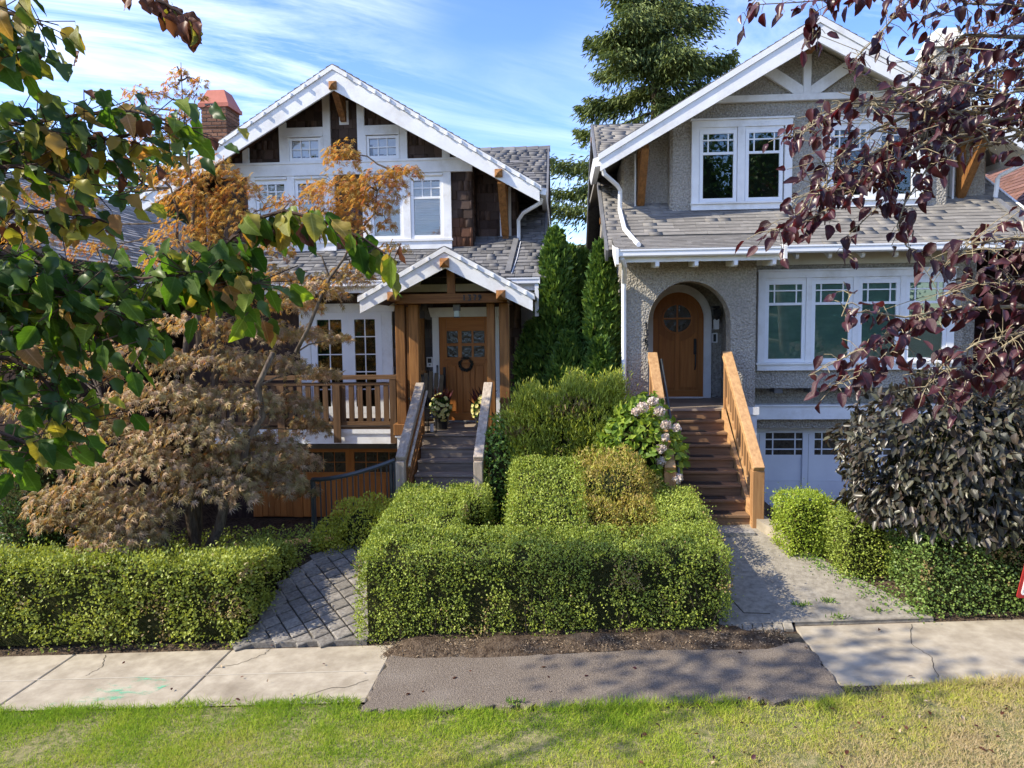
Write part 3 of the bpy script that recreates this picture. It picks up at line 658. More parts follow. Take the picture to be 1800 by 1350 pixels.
# left path: diamond pavers up to the steps; right path: worn aggregate concrete
def poly_in(x, y, poly):
    c = False; n = len(poly)
    for i in range(n):
        (x0, y0), (x1, y1) = poly[i], poly[(i + 1) % n]
        if (y0 > y) != (y1 > y) and x < (x1 - x0) * (y - y0) / (y1 - y0) + x0: c = not c
    return c
LP = [(-3.60, 7.60), (-2.05, 7.60), (-2.2, 8.4), (-2.2, 9.6), (-1.15, 10.0), (-1.15, 10.4), (-2.4, 10.4), (-2.9, 9.95), (-3.3, 9.62), (-3.56, 9.2)]
def path_sheet(name, poly, mat_, lift):
    """flat path following the ground, cut into cross strips"""
    ys = np.arange(min(p[1] for p in poly), max(p[1] for p in poly) + .001, .1); mb = MB(); rows = []
    for y in ys:
        xsn = []
        n = len(poly)
        for i in range(n):
            (x0, y0), (x1, y1) = poly[i], poly[(i + 1) % n]
            yy = min(max(y, min(p[1] for p in poly) + 1e-3), max(p[1] for p in poly) - 1e-3)
            if (y0 > yy) != (y1 > yy): xsn.append((x1 - x0) * (yy - y0) / (y1 - y0) + x0)
        rows.append((min(xsn), max(xsn), y))
    k = 8; vs = []; fs = []
    for a, b, y in rows:
        for i in range(k + 1):
            x = a + (b - a) * i / k; vs.append((x, y, gz(x, y) + lift))
    for j in range(len(rows) - 1):
        for i in range(k):
            q = j * (k + 1) + i; fs.append((q, q + 1, q + k + 2, q + k + 1))
    return link(name, mb.add(vs, fs).mesh(name, mat_), None, kind='structure')
lp = path_sheet('path', LP, JOINT, .012)
pv = Pieces(); S = .195
def paver_mesh():
    mb = MB(); a = S / 2 - .008; b = a - .012; h = .03
    mb.add([(-a,-a,-.03),(a,-a,-.03),(a,a,-.03),(-a,a,-.03),(-a,-a,h-.008),(a,-a,h-.008),(a,a,h-.008),(-a,a,h-.008),(-b,-b,h),(b,-b,h),(b,b,h),(-b,b,h)],
           [(0,1,5,4),(1,2,6,5),(2,3,7,6),(3,0,4,7),(4,5,9,8),(5,6,10,9),(6,7,11,10),(7,4,8,11),(8,9,10,11)])
    return mb.mesh('paver', PAVER)
pm = pv.mesh('p', paver_mesh)
for i in range(-24, 25):
    for j in range(-24, 25):
        u, v = i * S, j * S
        x = -2.7 + u * cos(RAD(38)) - v * sin(RAD(38)); y = 8.6 + u * sin(RAD(38)) + v * cos(RAD(38))
        if poly_in(x, y, LP) or poly_in(x + .13, y, LP):
            e = .05; nrm = Vector((-(gz(x + e, y) - gz(x - e, y)) / (2 * e), -(gz(x, y + e) - gz(x, y - e)) / (2 * e), 1)).normalized()
            U = Vector((cos(RAD(38)), sin(RAD(38)), 0)); U = (U - nrm * U.dot(nrm)).normalized()
            M = frame((x, y, gz(x, y) + .006 + random.uniform(-.005, .006)), U, nrm.cross(U)); M = M @ Matrix.Rotation(random.uniform(-.02, .02), 4, 'X') @ Matrix.Rotation(random.uniform(-.03, .03), 4, 'Z')
            pv.add(pm, M)
pv.done(lp, 'paver')
# soldier edge along the hedge and along the pavement
mb = MB()
for k, (p, q) in enumerate(zip([(-3.62, 7.66), (-3.61, 8.15), (-3.60, 8.75), (-3.57, 9.22)], [(-3.61, 8.13), (-3.60, 8.73), (-3.57, 9.2), (-3.35, 9.62)])):
    MB().beam((p[0] + .06, p[1], gz(*p) + .0), (q[0] + .06, q[1], gz(*q) + .0), .15, .06).build('edging', CONCD, lp)
MB().beam((-3.55, 7.66, gz(-3.55, 7.66) - .005), (-2.2, 7.66, gz(-2.2, 7.64) - .005), .14, .06).build('edging', PAVER, lp)
RP = [(1.55, 7.70), (3.95, 7.70), (3.75, 8.1), (3.4, 8.7), (3.05, 9.3), (2.72, 9.9), (2.72, 10.3), (1.55, 10.3)]
rp = path_sheet('path', RP, CONCD, .016)
for k in range(7):      # row of worn brick pavers where the path meets the asphalt
    x = 1.78 + k * .107
    MB().beam((x, 7.60, gz(x, 7.6) - .012), (x + .03, 7.86, gz(x, 7.86) - .012), .10, .05).build('edge_paver', CONCD, rp, bevel=.006)
MB().beam((2.52, 7.735, gz(2.52, 7.735) - .035), (3.97, 7.735, gz(3.97, 7.735) - .035), .05, .10).build('edging', CONCD, rp)
for (x0, y0), (x1, y1) in (((1.85, 8.5), (2.02, 7.9)), ((2.02, 7.9), (2.3, 7.87))):
    MB().beam((x0, y0, gz(x0, y0) + .017), (x1, y1, gz(x1, y1) + .017), .012, .006).build('crack', JOINT, rp)

# lawn: thatch sheet and mown blades
LY = lambda x: 6.33 + .035 * np.sin(np.asarray(x) * 1.7) + .02 * np.sin(np.asarray(x) * 5.3 + 1) - np.where((np.asarray(x) > -1.9) & (np.asarray(x) < 2.5), .17, -.02) + .07 * (np.asarray(x) > 2.4)
xg = np.arange(-12, 12.01, .1); rows = []
yr = np.concatenate([[2.0, 4.0], np.linspace(0, 1, 10) * 0])
vs = []
for j, f in enumerate(np.linspace(0, 1, 9)):
    for x in xg:
        ye = float(LY(x)); y = 3.0 + (ye - 3.0) * f
        vs.append((x, y, .05 * x + .004 - (.03 if j == 8 else 0)))
n0 = len(xg); fs = []
I = (np.arange(8)[:, None] * n0 + np.arange(n0 - 1)[None, :]).ravel(); loops = np.stack([I, I + 1, I + n0 + 1, I + n0], 1).ravel()
link('lawn', npmesh('lawn', np.array(vs), loops, np.full(len(I), 4), [LAWNB], smooth=True), None, kind='structure')
n = 260000
x = RNG.uniform(-6.6, 6.0, n); y = 4.9 + RNG.random(n) ** .9 * 1.75; k = y < LY(x) + .03 * RNG.normal(size=n); x = x[k]; y = y[k]
dens = fnoise(np.stack([x, y, 0 * x], 1) + 9, 2.4); k = RNG.random(len(x)) < np.clip((dens - .22) * 2.6, .06, 1); x = x[k]; y = y[k]; n = len(x)
hgt = RNG.uniform(.02, .058, n) * (.35 + 1.4 * fnoise(np.stack([x, y, 0 * x], 1) + 3, 3.4)); edge = (LY(x) - y) < .12; hgt = np.where(edge, hgt * 1.7, hgt)
P = np.stack([x, y, .05 * x], 1); T = np.stack([RNG.normal(0, .75, n), RNG.normal(0, .75, n), np.ones(n)], 1); Nf = np.stack([RNG.normal(size=n), RNG.normal(size=n) - .5, 0 * x], 1)
go = foliage('grass', GRASS, None, P, T, Nf, hgt, np.full(n, .0062), T_BLADE)
go['kind'] = 'stuff'
# soil strip litter: chips and clods between the hedge and the asphalt
n = 5200
x = RNG.uniform(-1.95, 2.4, n); y = 7.18 + RNG.random(n) * .5; 
P = np.stack([x, y, ground(x, y) + .006], 1); T = rnd(n) * np.array([1, 1, .3]); Nf = rnd(n) * .5 + np.array([0, 0, 1])
link_ = foliage('wood_chips', [CHIP, SOIL, BARK], None, P, T, Nf, RNG.uniform(.008, .035, n), RNG.uniform(.005, .014, n), T_DIA, midx=RNG.choice(3, n, p=[.42, .38, .2])); link_['kind'] = 'stuff'
mb = MB(); bed = []
k = 46
for j in range(7):
    for i in range(k):
        x_ = -2.0 + 4.35 * i / (k - 1); f = j / 6; y_ = 7.14 + .5 * f + .10 * (sin(x_ * 2.1) * .3 + .2) * (1 - f)
        h = .055 * sin(pi * min(1, f * 1.2)) * (1 + .6 * sin(x_ * 7)) + random.uniform(-.012, .012) + .016 - .05 * max(0, 1 - min(i, k - 1 - i) / 4) + .05 * f * (1 if abs(x_) < 1.9 else 0)
        bed.append((x_, y_, .05 * x_ + h))
mb.add(bed, [(j * k + i, j * k + i + 1, (j + 1) * k + i + 1, (j + 1) * k + i) for j in range(6) for i in range(k - 1)])
link('soil_bed', mb.mesh('soil_bed', SOIL, smooth=True), None, kind='structure')
n = 3000
x = RNG.uniform(-1.95, 2.3, n); f = RNG.random(n); y = 7.16 + .45 * f; z = .05 * x + .055 * np.sin(pi * np.minimum(1, f * 1.2)) + .035
o2 = foliage('leaf_litter', [CHIP, BARK], None, np.stack([x, y, z], 1), rnd(n) * np.array([1, 1, .3]), rnd(n) * .5 + np.array([0, 0, 1]), RNG.uniform(.01, .04, n), RNG.uniform(.006, .014, n), T_DIA, midx=RNG.choice(2, n, p=[.65, .35])); o2['kind'] = 'stuff'

# hairline cracks in the old slabs
for pts in ([(-2.55, 6.42), (-2.3, 6.6), (-2.12, 6.62), (-1.95, 6.75)], [(3.4, 6.5), (3.55, 6.9), (3.5, 7.2), (3.72, 7.66)], [(-5.2, 7.5), (-5.05, 7.2), (-5.1, 7.0)], [(-3.74, 7.1), (-3.5, 7.18), (-3.3, 7.4), (-3.28, 7.54)]):
    mb = MB()
    fine = []
    for (x0, y0), (x1, y1) in zip(pts[:-1], pts[1:]):
        for k in range(6): t = k / 6; fine.append((x0 + (x1 - x0) * t + random.uniform(-.012, .012), y0 + (y1 - y0) * t + random.uniform(-.012, .012)))
    fine.append(pts[-1])
    for (x0, y0), (x1, y1) in zip(fine[:-1], fine[1:]):
        d = Vector((x1 - x0, y1 - y0, 0)).normalized(); nx_, ny_ = -d.y * .003, d.x * .003
        mb.add([(x0 - nx_, y0 - ny_, .05 * x0 + .004), (x1 - nx_, y1 - ny_, .05 * x1 + .004), (x1 + nx_, y1 + ny_, .05 * x1 + .004), (x0 + nx_, y0 + ny_, .05 * x0 + .004)], [(0, 1, 2, 3)])
    mb.build('crack', JOINT, walk)
# ================================================================== building helpers
def bx(name, mat_, parent, *c, bevel=0):
    return MB().box(*c).build(name, mat_, parent, bevel=bevel)
def window(parent, x0, x1, z0, z1, Y, vbars=(), hbars=(), back=DARK, glass=GLASS, sash=.06, slats=None, name='window', rail=None, frame_mat=None, bar=.022):
    """x0..z1: the glass; vbars: (x, za, zb), hbars: (z, xa, xb); Y: face of the wall"""
    fm = frame_mat or WHITE2
    m = MB(); y0, y1 = Y - .055, Y - .003; s = sash
    m.box(x0 - s, x0, y0, y1, z0 - s, z1 + s); m.box(x1, x1 + s, y0, y1, z0 - s, z1 + s); m.box(x0, x1, y0, y1, z1, z1 + s); m.box(x0, x1, y0, y1, z0 - s, z0)
    w = m.build(name, fm, parent)
    MB().box(x0, x1, Y - .032, Y - .029, z0, z1).build('pane', glass, w)
    MB().box(x0, x1, Y - .010, Y - .004, z0, z1).build('backing' if back is DARK else 'shade', back, w)
    if rail is not None: MB().box(x0, x1, y0 + .004, y1 - .01, rail - .022, rail + .022).build('sash_rail', fm, w)
    for x, a, b in vbars: MB().box(x - bar / 2, x + bar / 2, Y - .044, Y - .020, a, b).build('muntin', fm, w)
    for z, a, b in hbars: MB().box(a, b, Y - .046, Y - .018, z - bar / 2, z + bar / 2).build('muntin', fm, w)
    if slats:
        sm = MB(); z = z0 + .015
        while z < z1 - .02:
            sm.add([(x0 + .012, Y - .027, z), (x1 - .012, Y - .027, z), (x1 - .012, Y - .012, z + slats * .62), (x0 + .012, Y - .012, z + slats * .62)], [(0, 1, 2, 3)]); z += slats
        sm.build('blind_slats', BLIND, w, kind='stuff')
    return w
def lay(pc, key, mat_, o, U, V, ulen, vlen, exposure, wr, thick, top=None, skip=None, jitter=.0, lift=.004, over=1.16, gap=.006, matfn=None, start=0.0):
    """courses of shingles on a plane: o lower left corner, U along the course, V up; top(u): clip height; skip(u0, u1, v0, v1): True where covered"""
    def mk(m_):
        def f():
            m = MB(); t = thick
            m.add([(0,0,0),(1,0,0),(1,1,0),(0,1,0),(0,0,t),(1,0,t),(1,1,t*.22),(0,1,t*.22)], [(4,5,6,7),(0,1,5,4),(1,2,6,5),(3,0,4,7)])
            return m.mesh(key, m_)
        return f
    F = frame(o, U, V); v = start; row = 0
    while v < vlen - .02:
        u = -random.uniform(0, wr[1]) * .9
        while u < ulen:
            w = random.uniform(*wr); a = max(u, 0); b = min(u + w, ulen); u += w
            if b - a < .03: continue
            j = random.uniform(-jitter, jitter); h = exposure * over
            if top is not None:
                h = min(h, min(top(a), top(b)) - v)
                if h < .03: continue
            h = min(h, vlen - v)
            if h < .02 or (skip and skip(a, b, v, v + h)): continue
            mm_ = mat_ if matfn is None else matfn(a, v)
            me = pc.mesh(key + mm_.name, mk(mm_))
            M = F @ Matrix.Translation((a + gap / 2, v + j, lift + random.uniform(0, .002))) @ Matrix.Diagonal((b - a - gap, h - min(0, j), 1, 1))
            pc.add(me, M)
        v += exposure; row += 1
def rake(parent, name, peak, end, Y, vth, mat_, thick=.045, crown=.085, tail=None, clips=True):
    """white barge board from the peak down to the eave: crown strip on top, deep board under, light clips"""
    (px, pz), (ex, ez) = peak, end
    o = MB().ext([(px, pz - crown), (ex, ez - crown), (ex, ez - vth * .68 if tail is None else ez - tail), (px, pz - vth)], 'xz', Y, Y + thick).build(name, mat_, parent)
    MB().ext([(px, pz), (ex + (.03 if ex > px else -.03), ez - .018 * 1), (ex + (.03 if ex > px else -.03), ez - crown + .004 - .018), (px, pz - crown + .004)], 'xz', Y - .022, Y + thick - .004).build('crown_strip', mat_, o)
    if clips:
        L = hypot(ex - px, ez - pz); n = int(L / .29)
        for i in range(1, n + 1):
            t = i / (n + .4); x = px + (ex - px) * t; z = pz + (ez - pz) * t - .03
            MB().box(x - .014, x + .014, Y - .055, Y - .022, z - .05, z + .012).build('light_clip', WHITE2, o)
    return o
def pyramid_cap(parent, x, z, s, Y, mat_):
    h = s / 2
    return MB().add([(x-h,Y,z-h),(x+h,Y,z-h),(x+h,Y,z+h),(x-h,Y,z+h),(x,Y-s*.45,z),(x-h,Y+.3,z-h),(x+h,Y+.3,z-h),(x+h,Y+.3,z+h),(x-h,Y+.3,z+h)],
        [(0,1,4),(1,2,4),(2,3,4),(3,0,4),(0,5,6,1),(1,6,7,2),(2,7,8,3),(3,8,5,0)]).build('beam_end', mat_, parent)
def gutter(parent, x0, x1, y, z0, z1, d=.11):
    o = MB().ext([(y, z0 + .02), (y + .02, z0), (y + d, z0), (y + d, z1), (y + d - .01, z1), (y + d - .01, z0 + .015), (y + .03, z0 + .015), (y + .012, z0 + .03), (y + .012, z1 - .02), (y + .02, z1), (y - .012, z1), (y - .012, z1 - .025), (y, z1 - .035)], 'yz', x0, x1).build('gutter', WHITE2, parent)
    MB().box(x0 - .004, x0 + .01, y - .008, y + d - .002, z0 + .006, z1 - .004).build('end_cap', WHITE2, o); MB().box(x1 - .01, x1 + .004, y - .008, y + d - .002, z0 + .006, z1 - .004).build('end_cap', WHITE2, o)
    return o
def digits(parent, text, x, y, z, h, mat_, step, vertical=False):
    """raised house number built out of seven-segment-like strokes with slanted ends"""
    S = {'1': [((.5, 0), (.5, 1)), ((.5, 1), (.25, .8))], '3': [((0, 1), (1, 1)), ((1, 1), (.45, .58)), ((.45, .58), (1, .35)), ((1, .35), (.8, .05)), ((.8, .05), (0, .05))],
         '6': [((.9, 1), (.2, .6)), ((.2, .6), (.05, .25)), ((.05, .25), (.5, 0)), ((.5, 0), (.95, .25)), ((.95, .25), (.5, .5)), ((.5, .5), (.05, .3))],
         '7': [((0, 1), (1, 1)), ((1, 1), (.35, 0))], '9': [((.1, 0), (.8, .4)), ((.8, .4), (.95, .75)), ((.95, .75), (.5, 1)), ((.5, 1), (.05, .75)), ((.05, .75), (.5, .5)), ((.5, .5), (.95, .7))]}
    w = h * .52
    for i, c in enumerate(text):
        m = MB(); ox, oz = (x, z - i * step) if vertical else (x + i * step, z)
        for (a, b), (c2, d) in S[c]: m.beam((ox + a * w, y, oz + b * h), (ox + c2 * w, y, oz + d * h), .022, .02, up=(0, 1, 0))
        m.build('house_number_digit', mat_, parent)

# ================================================================== brown shingled house on the left
A = thing('house', 'brown shingled house with white gable boards, peaked porch roof and orange wooden door', 'house', (-4.08, 13.4, 0.4))
RA = lambda y: 4.33 + .67 * (y - 12.7)
GA = lambda x: 8.17 - .598 * abs(x + 4.08)
MB().ext([(14.05, -.6), (22.4, -.6), (22.4, RA(13.4) - .14), (17.9, RA(17.9) - .14), (13.4, RA(13.4) - .14), (13.4, 1.25), (14.05, 1.25)], 'yz', -7.3, -.75).build('wall', WALLA, A)
# main roof: two slopes, shingled
rf = MB().ext([(12.66, RA(12.66) - .12), (17.9, RA(17.9) - .12), (23.1, RA(17.9) - .12 - .67 * 5.2), (23.1, RA(17.9) - .67 * 5.2), (17.9, RA(17.9)), (12.66, RA(12.66))], 'yz', -7.82, -.30).build('roof', ROOFB, A)
sl = Vector((0, 1, .67)).normalized(); SLA = hypot(1, .67)
pc = Pieces()
def skip_a(a, b, v0, v1):
    x0 = -7.82 + a; x1 = -7.82 + b; y = 12.64 + v1 / SLA; ylow = 12.64 + v0 / SLA
    if ylow > 13.62 and x1 < -1.66 and x0 > -6.5 and RA(ylow) < GA((x0 + x1) / 2) - .02: return True
    if ylow > 14.0 and x1 < -.86 and x0 > -7.3 and RA(ylow) < GA((x0 + x1) / 2) - .02: return True
    return x1 < -6.6 and ylow > 13.2
lay(pc, 'roof_shingle', ASPH, (-7.82, 12.64, RA(12.64)), (1, 0, 0), sl, 7.52, 6.3, .125, (.13, .34), .022, skip=skip_a, jitter=.026)
pc.done(rf, 'roof_shingle', 300)
for i in range(26):     # ridge caps
    x = -7.8 + i * .29; MB().add([(x, 17.75, RA(17.75) + .02), (x + .31, 17.75, RA(17.75) + .03), (x + .31, 17.9, RA(17.9) + .05), (x, 17.9, RA(17.9) + .035), (x + .31, 18.05, RA(17.75) + .03), (x, 18.05, RA(17.75) + .02)], [(0, 1, 2, 3), (3, 2, 4, 5)]).build('ridge_cap', ASPH, rf)
MB().beam((-.28, 12.62, RA(12.62) - .08), (-.28, 17.9, RA(17.9) - .08), .045, .2).build('barge_board', GALV, A)
MB().beam((-.28, 23.1, RA(12.7) - .08), (-.28, 17.9, RA(17.9) - .08), .045, .2).build('barge_board', GALV, A)
for y in (13.9, 16.0, 17.7):
    MB().beam((-.75, y, RA(y) - .24), (-.24, y, RA(y) - .24), .11, .11).build('outrigger', DECKX, A); MB().beam((-.72, y, RA(y) - .75), (-.34, y, RA(y) - .3), .09, .09).build('knee_brace', DECKX, A)
gutter(A, -7.8, -2.5, 12.54, RA(12.6) - .10, RA(12.6) + .015); gutter(A, -1.18, -.37, 12.54, RA(12.6) - .10, RA(12.6) + .015)
MB().box(-.46, -.39, 12.56, 12.64, 3.6, RA(12.6) - .10).build('downspout', WHITE2, A)
bx('fascia_board', WHITE, A, -7.8, -.36, 12.655, 12.69, RA(12.66) - .24, RA(12.66) - .11)
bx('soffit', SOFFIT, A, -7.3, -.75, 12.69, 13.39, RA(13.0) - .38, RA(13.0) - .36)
for i in range(19):
    x = -7.2 + i * .36
    MB().beam((x, 12.7, RA(12.7) - .19), (x, 13.38, RA(13.38) - .36), .045, .09).build('rafter_tail', DECKX, A)
# ---------------- dormer: bay, side recess, roof
def gpoly(x0, x1, zb, d=.14):
    return [(x0, zb), (x1, zb), (x1, GA(x1) - d), (-4.08, 8.17 - d), (x0, GA(x0) - d)]
MB().ext(gpoly(-6.5, -1.66, 4.75), 'xz', 13.6, 18.4).build('dormer_bay', WALLA, A)
MB().ext(gpoly(-7.3, -.86, 4.75), 'xz', 13.96, 18.3).build('dormer_wall', WALLA, A)
dr = MB().ext([(-4.08, 8.17), (-.35, GA(-.35)), (-.35, GA(-.35) - .09), (-4.08, 8.07), (-7.81, GA(-7.81) - .09), (-7.81, GA(-7.81))], 'xz', 12.99, 18.6).build('dormer_roof', ASPH, A)
for sx in (1, -1):      # visible lower edge of the shingle courses along the rake
    for i in range(31):
        t = i / 31; x = -4.08 + sx * 3.74 * t; x2 = -4.08 + sx * 3.74 * (t + 1 / 31)
        MB().ext([(x, GA(x) + .001), (x2, GA(x2) + .001), (x2, GA(x2) + .03), (x, GA(x) + .012)], 'xz', 12.955, 13.4).build('edge_shingle', ASPH, dr)
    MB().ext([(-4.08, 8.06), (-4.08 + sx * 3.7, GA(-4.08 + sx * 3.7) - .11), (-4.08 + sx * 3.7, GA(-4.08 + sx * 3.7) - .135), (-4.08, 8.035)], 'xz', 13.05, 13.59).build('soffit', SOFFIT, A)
rake(A, 'rake_board', (-4.08, 8.165), (-.37, GA(-.37)), 12.97, .44, WHITE, tail=.30)
rake(A, 'rake_board', (-4.08, 8.165), (-7.79, GA(-7.79)), 12.97, .44, WHITE, tail=.30)
MB().ext([(-.36, GA(-.36) - .03), (-.24, GA(-.36) - .06), (-.26, GA(-.36) - .17), (-.36, GA(-.36) - .15)], 'xz', 13.02, 18.0).build('gutter', WHITE2, A)
# shakes
pc = Pieces()
RECT = [(-6.5, -1.66, 6.36, 6.6), (-5.96, -4.32, 4.9, 6.36), (-3.76, -2.05, 4.9, 6.36), (-5.22, -4.48, 6.55, 7.2), (-3.67, -2.95, 6.55, 7.2)]
def skip_w(a, b, v0, v1):
    x0, x1, z0, z1 = -6.5 + a, -6.5 + b, 4.8 + v0, 4.8 + v1
    return any(x0 > r[0] and x1 < r[1] and z0 > r[2] and z1 < r[3] for r in RECT) or x1 < -6.2 and z1 < 5.2
lay(pc, 'shingle', SHAKE, (-6.5, 13.6, 4.8), (1, 0, 0), (0, 0, 1), 4.84, 3.2, .172, (.10, .20), .02, top=lambda u: GA(-6.5 + u) - .13 - 4.8, skip=skip_w, jitter=.006, matfn=lambda u, v: SHAKER if v < .50 + .1 * random.random() else SHAKE)
lay(pc, 'shingle', SHAKE, (-1.62, 13.96, 4.98), (1, 0, 0), (0, 0, 1), .76, 1.6, .172, (.10, .20), .02, top=lambda u: GA(-1.62 + u) - .13 - 4.98, jitter=.006)
lay(pc, 'shingle', SHAKE, (-1.66, 13.61, 4.9), (0, 1, 0), (0, 0, 1), .35, 1.7, .172, (.10, .20), .02, jitter=.006)
lay(pc, 'shingle', SHAKE, (-.86, 13.97, 5.2), (0, 1, 0), (0, 0, 1), .9, .75, .172, (.10, .20), .02, jitter=.006, top=lambda u: .8)
lay(pc, 'shingle', SHAKEG, (-3.2, 13.4, 1.68), (1, 0, 0), (0, 0, 1), .78, 2.2, .172, (.10, .19), .017, jitter=.005)
lay(pc, 'shingle', SHAKE, (-4.9, 13.4, 3.88), (1, 0, 0), (0, 0, 1), 2.4, .62, .172, (.10, .20), .017, jitter=.005)
lay(pc, 'shingle', SHAKE, (-1.16, 13.4, 1.68), (1, 0, 0), (0, 0, 1), .4, 2.5, .172, (.10, .19), .017, jitter=.005)
pc.done(A, 'shingle', 300)
# white boards of the gable
yb0, yb1 = 13.525, 13.598
def board(x0, x1, z0, z1, y0=yb0, y1=yb1, mat_=None, name='trim_board', parent=None): return bx(name, mat_ or WHITE, parent or A, x0, x1, y0, y1, z0, z1)
board(-6.5, -1.645, 6.345, 6.56, 13.51); board(-6.5, -1.63, 6.56, 6.60, 13.49)
for x0, x1 in ((-4.48, -4.34), (-3.82, -3.68), (-3.01, -2.87), (-5.20 - .14, -5.20)):
    top = min(GA(x0), GA(x1)) - .16
    MB().ext([(x0, 6.603), (x1, 6.603), (x1, GA(x1) - .15), (x0, GA(x0) - .15)], 'xz', yb0 + .006, yb1).build('trim_board', WHITE, A)
for x0, x1 in ((-2.21, -2.07), (-6.07, -5.95)):
    MB().ext([(x0, 6.603), (x1, 6.603), (x1, GA(x1) - .15), (x0, GA(x0) - .15)], 'xz', yb0 + .006, yb1).build('trim_board', WHITE, A)
for x0, x1 in ((-5.20, -4.48), (-3.68, -3.01)):
    board(x0 + .002, x1 - .002, 7.10, 7.24); board(x0 + .002, x1 - .002, 7.062, 7.092, 13.505)
    c = (x0 + x1) / 2; gx0, gx1 = c - .255, c + .255
    window(A, gx0, gx1, 6.68, 7.0, 13.6, [(gx0 + .17, 6.68, 7.0), (gx0 + .34, 6.68, 7.0)], [(6.84, gx0, gx1)], BLIND, GLASSS, .05)
    board(x0 + .002, gx0 - .052, 6.603, 7.06); board(gx1 + .052, x1 - .002, 6.603, 7.06)
    board(gx0 - .05, gx1 + .05, 6.603, 6.628)
# two pairs of tall windows
for c in (-5.14, -2.905):
    board(c - .85, c + .85, 4.92, 5.07); board(c - .87, c + .87, 5.07, 5.11, 13.50)
    for a, b in ((c - .85, c - .70), (c - .07, c + .07), (c + .70, c + .85)): board(a, b, 5.112, 6.343)
    for s in (-1, 1):
        x0, x1 = (c + .135, c + .635) if s > 0 else (c - .635, c - .135)
        zt = 6.20; zr = 5.90
        window(A, x0, x1, 5.18, zt, 13.6, [(x0 + .167, zr, zt), (x0 + .333, zr, zt)], [((zr + zt) / 2 + .01, x0, x1)], BLIND, GLASSS, .062, slats=.045, rail=zr - .02)
        board(x0 - .065, x1 + .065, 6.265, 6.343, 13.545); board(x0 - .06, x1 + .06, 6.285, 6.315, 13.50)
# wood brackets of the dormer eave and peak
def bracket(parent, x, z0, z1, yb, yf, w, mat_):
    o = MB().beam((x, yf, z1 - .05), (x, yb - .06, z0 + .12), w, .14, up=(0, -1, .3)).build('bracket', mat_, parent)
    MB().box(x - w * .42, x + w * .42, yb - .09, yb - .002, z0, z1 - .06).build('bracket_post', mat_, o); MB().box(x - w * .45, x + w * .45, yf, yb - .002, z1 - .07, z1 + .05).build('bracket_arm', mat_, o)
    return o
bx('backing_board', WHITE, A, -1.17, -.95, 13.93, 13.958, 5.1, 6.12); bracket(A, -1.06, 5.10, 6.10, 13.93, 13.05, .135, CEDZ); pyramid_cap(A, -1.10, 6.17, .14, 12.93, CEDY)
bx('backing_board', WHITE, A, -7.21, -6.99, 13.93, 13.958, 5.1, 6.12); bracket(A, -7.1, 5.10, 6.10, 13.93, 13.05, .135, CEDZ); pyramid_cap(A, -7.06, 6.17, .14, 12.93, CEDY)
bx('backing_board', WHITE, A, -4.17, -3.99, 13.57, 13.597, 7.28, 7.72); bracket(A, -4.08, 7.33, 7.82, 13.57, 13.1, .12, CEDZ); pyramid_cap(A, -4.08, 7.80, .14, 12.93, CEDY)
# downspout from the dormer gutter, grey flashing below it
MB().tube([(-.34, 13.2, 5.74), (-.36, 13.25, 5.68), (-.70, 13.6, 5.56), (-.80, 13.75, 5.45), (-.80, 13.8, 5.06)], .036, 8).build('downspout', WHITE2, A)
MB().beam((-.84, 13.86, RA(13.86) + .05), (-.94, 12.72, RA(12.72) + .05), .10, .05).build('roof_flashing', GALV, A)
MB().tube([(-.76, 13.7, RA(13.7) + .04), (-.80, 13.2, RA(13.2) + .035), (-.87, 12.7, RA(12.7) + .035)], .009, 5).build('heat_cable', WHITE2, A)
# ---------------- porch
pch = [CEDZ]
for i in range(11): bx('floor_board', GREYX, A, -2.72, -1.02, 11.75 + i * .15, 11.75 + i * .15 + .143, 1.60 + random.uniform(-.002, .002), 1.632)
bx('porch_base', WALLA, A, -2.6, -1.1, 11.95, 13.4, .2, 1.59)
bx('porch_fascia', GREYX, A, -2.72, -1.02, 11.79, 11.83, 1.42, 1.598)
for x0, x1, y0, zb in ((-2.79, -2.63, 11.85, 1.80), (-2.56, -2.40, 11.85, 1.80), (-1.24, -1.11, 11.85, 1.4), (-1.03, -.87, 11.85, .5), (-2.88, -2.80, 13.0, 1.63)):
    bx('porch_post', CEDZ, A, x0, x1, y0, y0 + (x1 - x0), zb, 3.815, bevel=.008)
bx('post_plinth', CEDZ, A, -2.85, -2.58, 11.80, 12.04, 1.60, 1.80, bevel=.01); bx('post_plinth', CEDZ, A, -2.57, -2.385, 11.82, 12.02, 1.66, 1.80, bevel=.01)
bx('pier', WHITE, A, -2.80, -2.44, 11.84, 12.2, .3, 1.57); bx('pier_cap', WHITE, A, -2.83, -2.42, 11.81, 12.22, 1.57, 1.60)
bx('porch_beam', CEDX, A, -2.72, -.95, 11.62, 11.76, 3.82, 3.975, bevel=.006)
bx('king_post', CEDZ, A, -1.865, -1.735, 11.64, 11.74, 3.977, 4.45)
for x in (-2.71, -.955): bx('side_beam', CEDY, A, x - .065, x + .065, 11.77, 13.39, 3.825, 3.96); pyramid_cap(A, x, 3.93, .145, 11.33, CEDY)
pyramid_cap(A, -1.85, 4.45, .145, 11.33, CEDY); bx('ridge_beam', CEDY, A, -1.91, -1.79, 11.63, 13.39, 4.42, 4.53)
GP = lambda x: 4.71 - .545 * abs(x + 1.85)
pr = MB().ext([(-1.85, 4.71), (-.42, GP(-.42)), (-.42, GP(-.42) - .07), (-1.85, 4.64), (-3.28, GP(-3.28) - .07), (-3.28, GP(-3.28))], 'xz', 11.39, 13.38).build('porch_roof', ASPH, A)
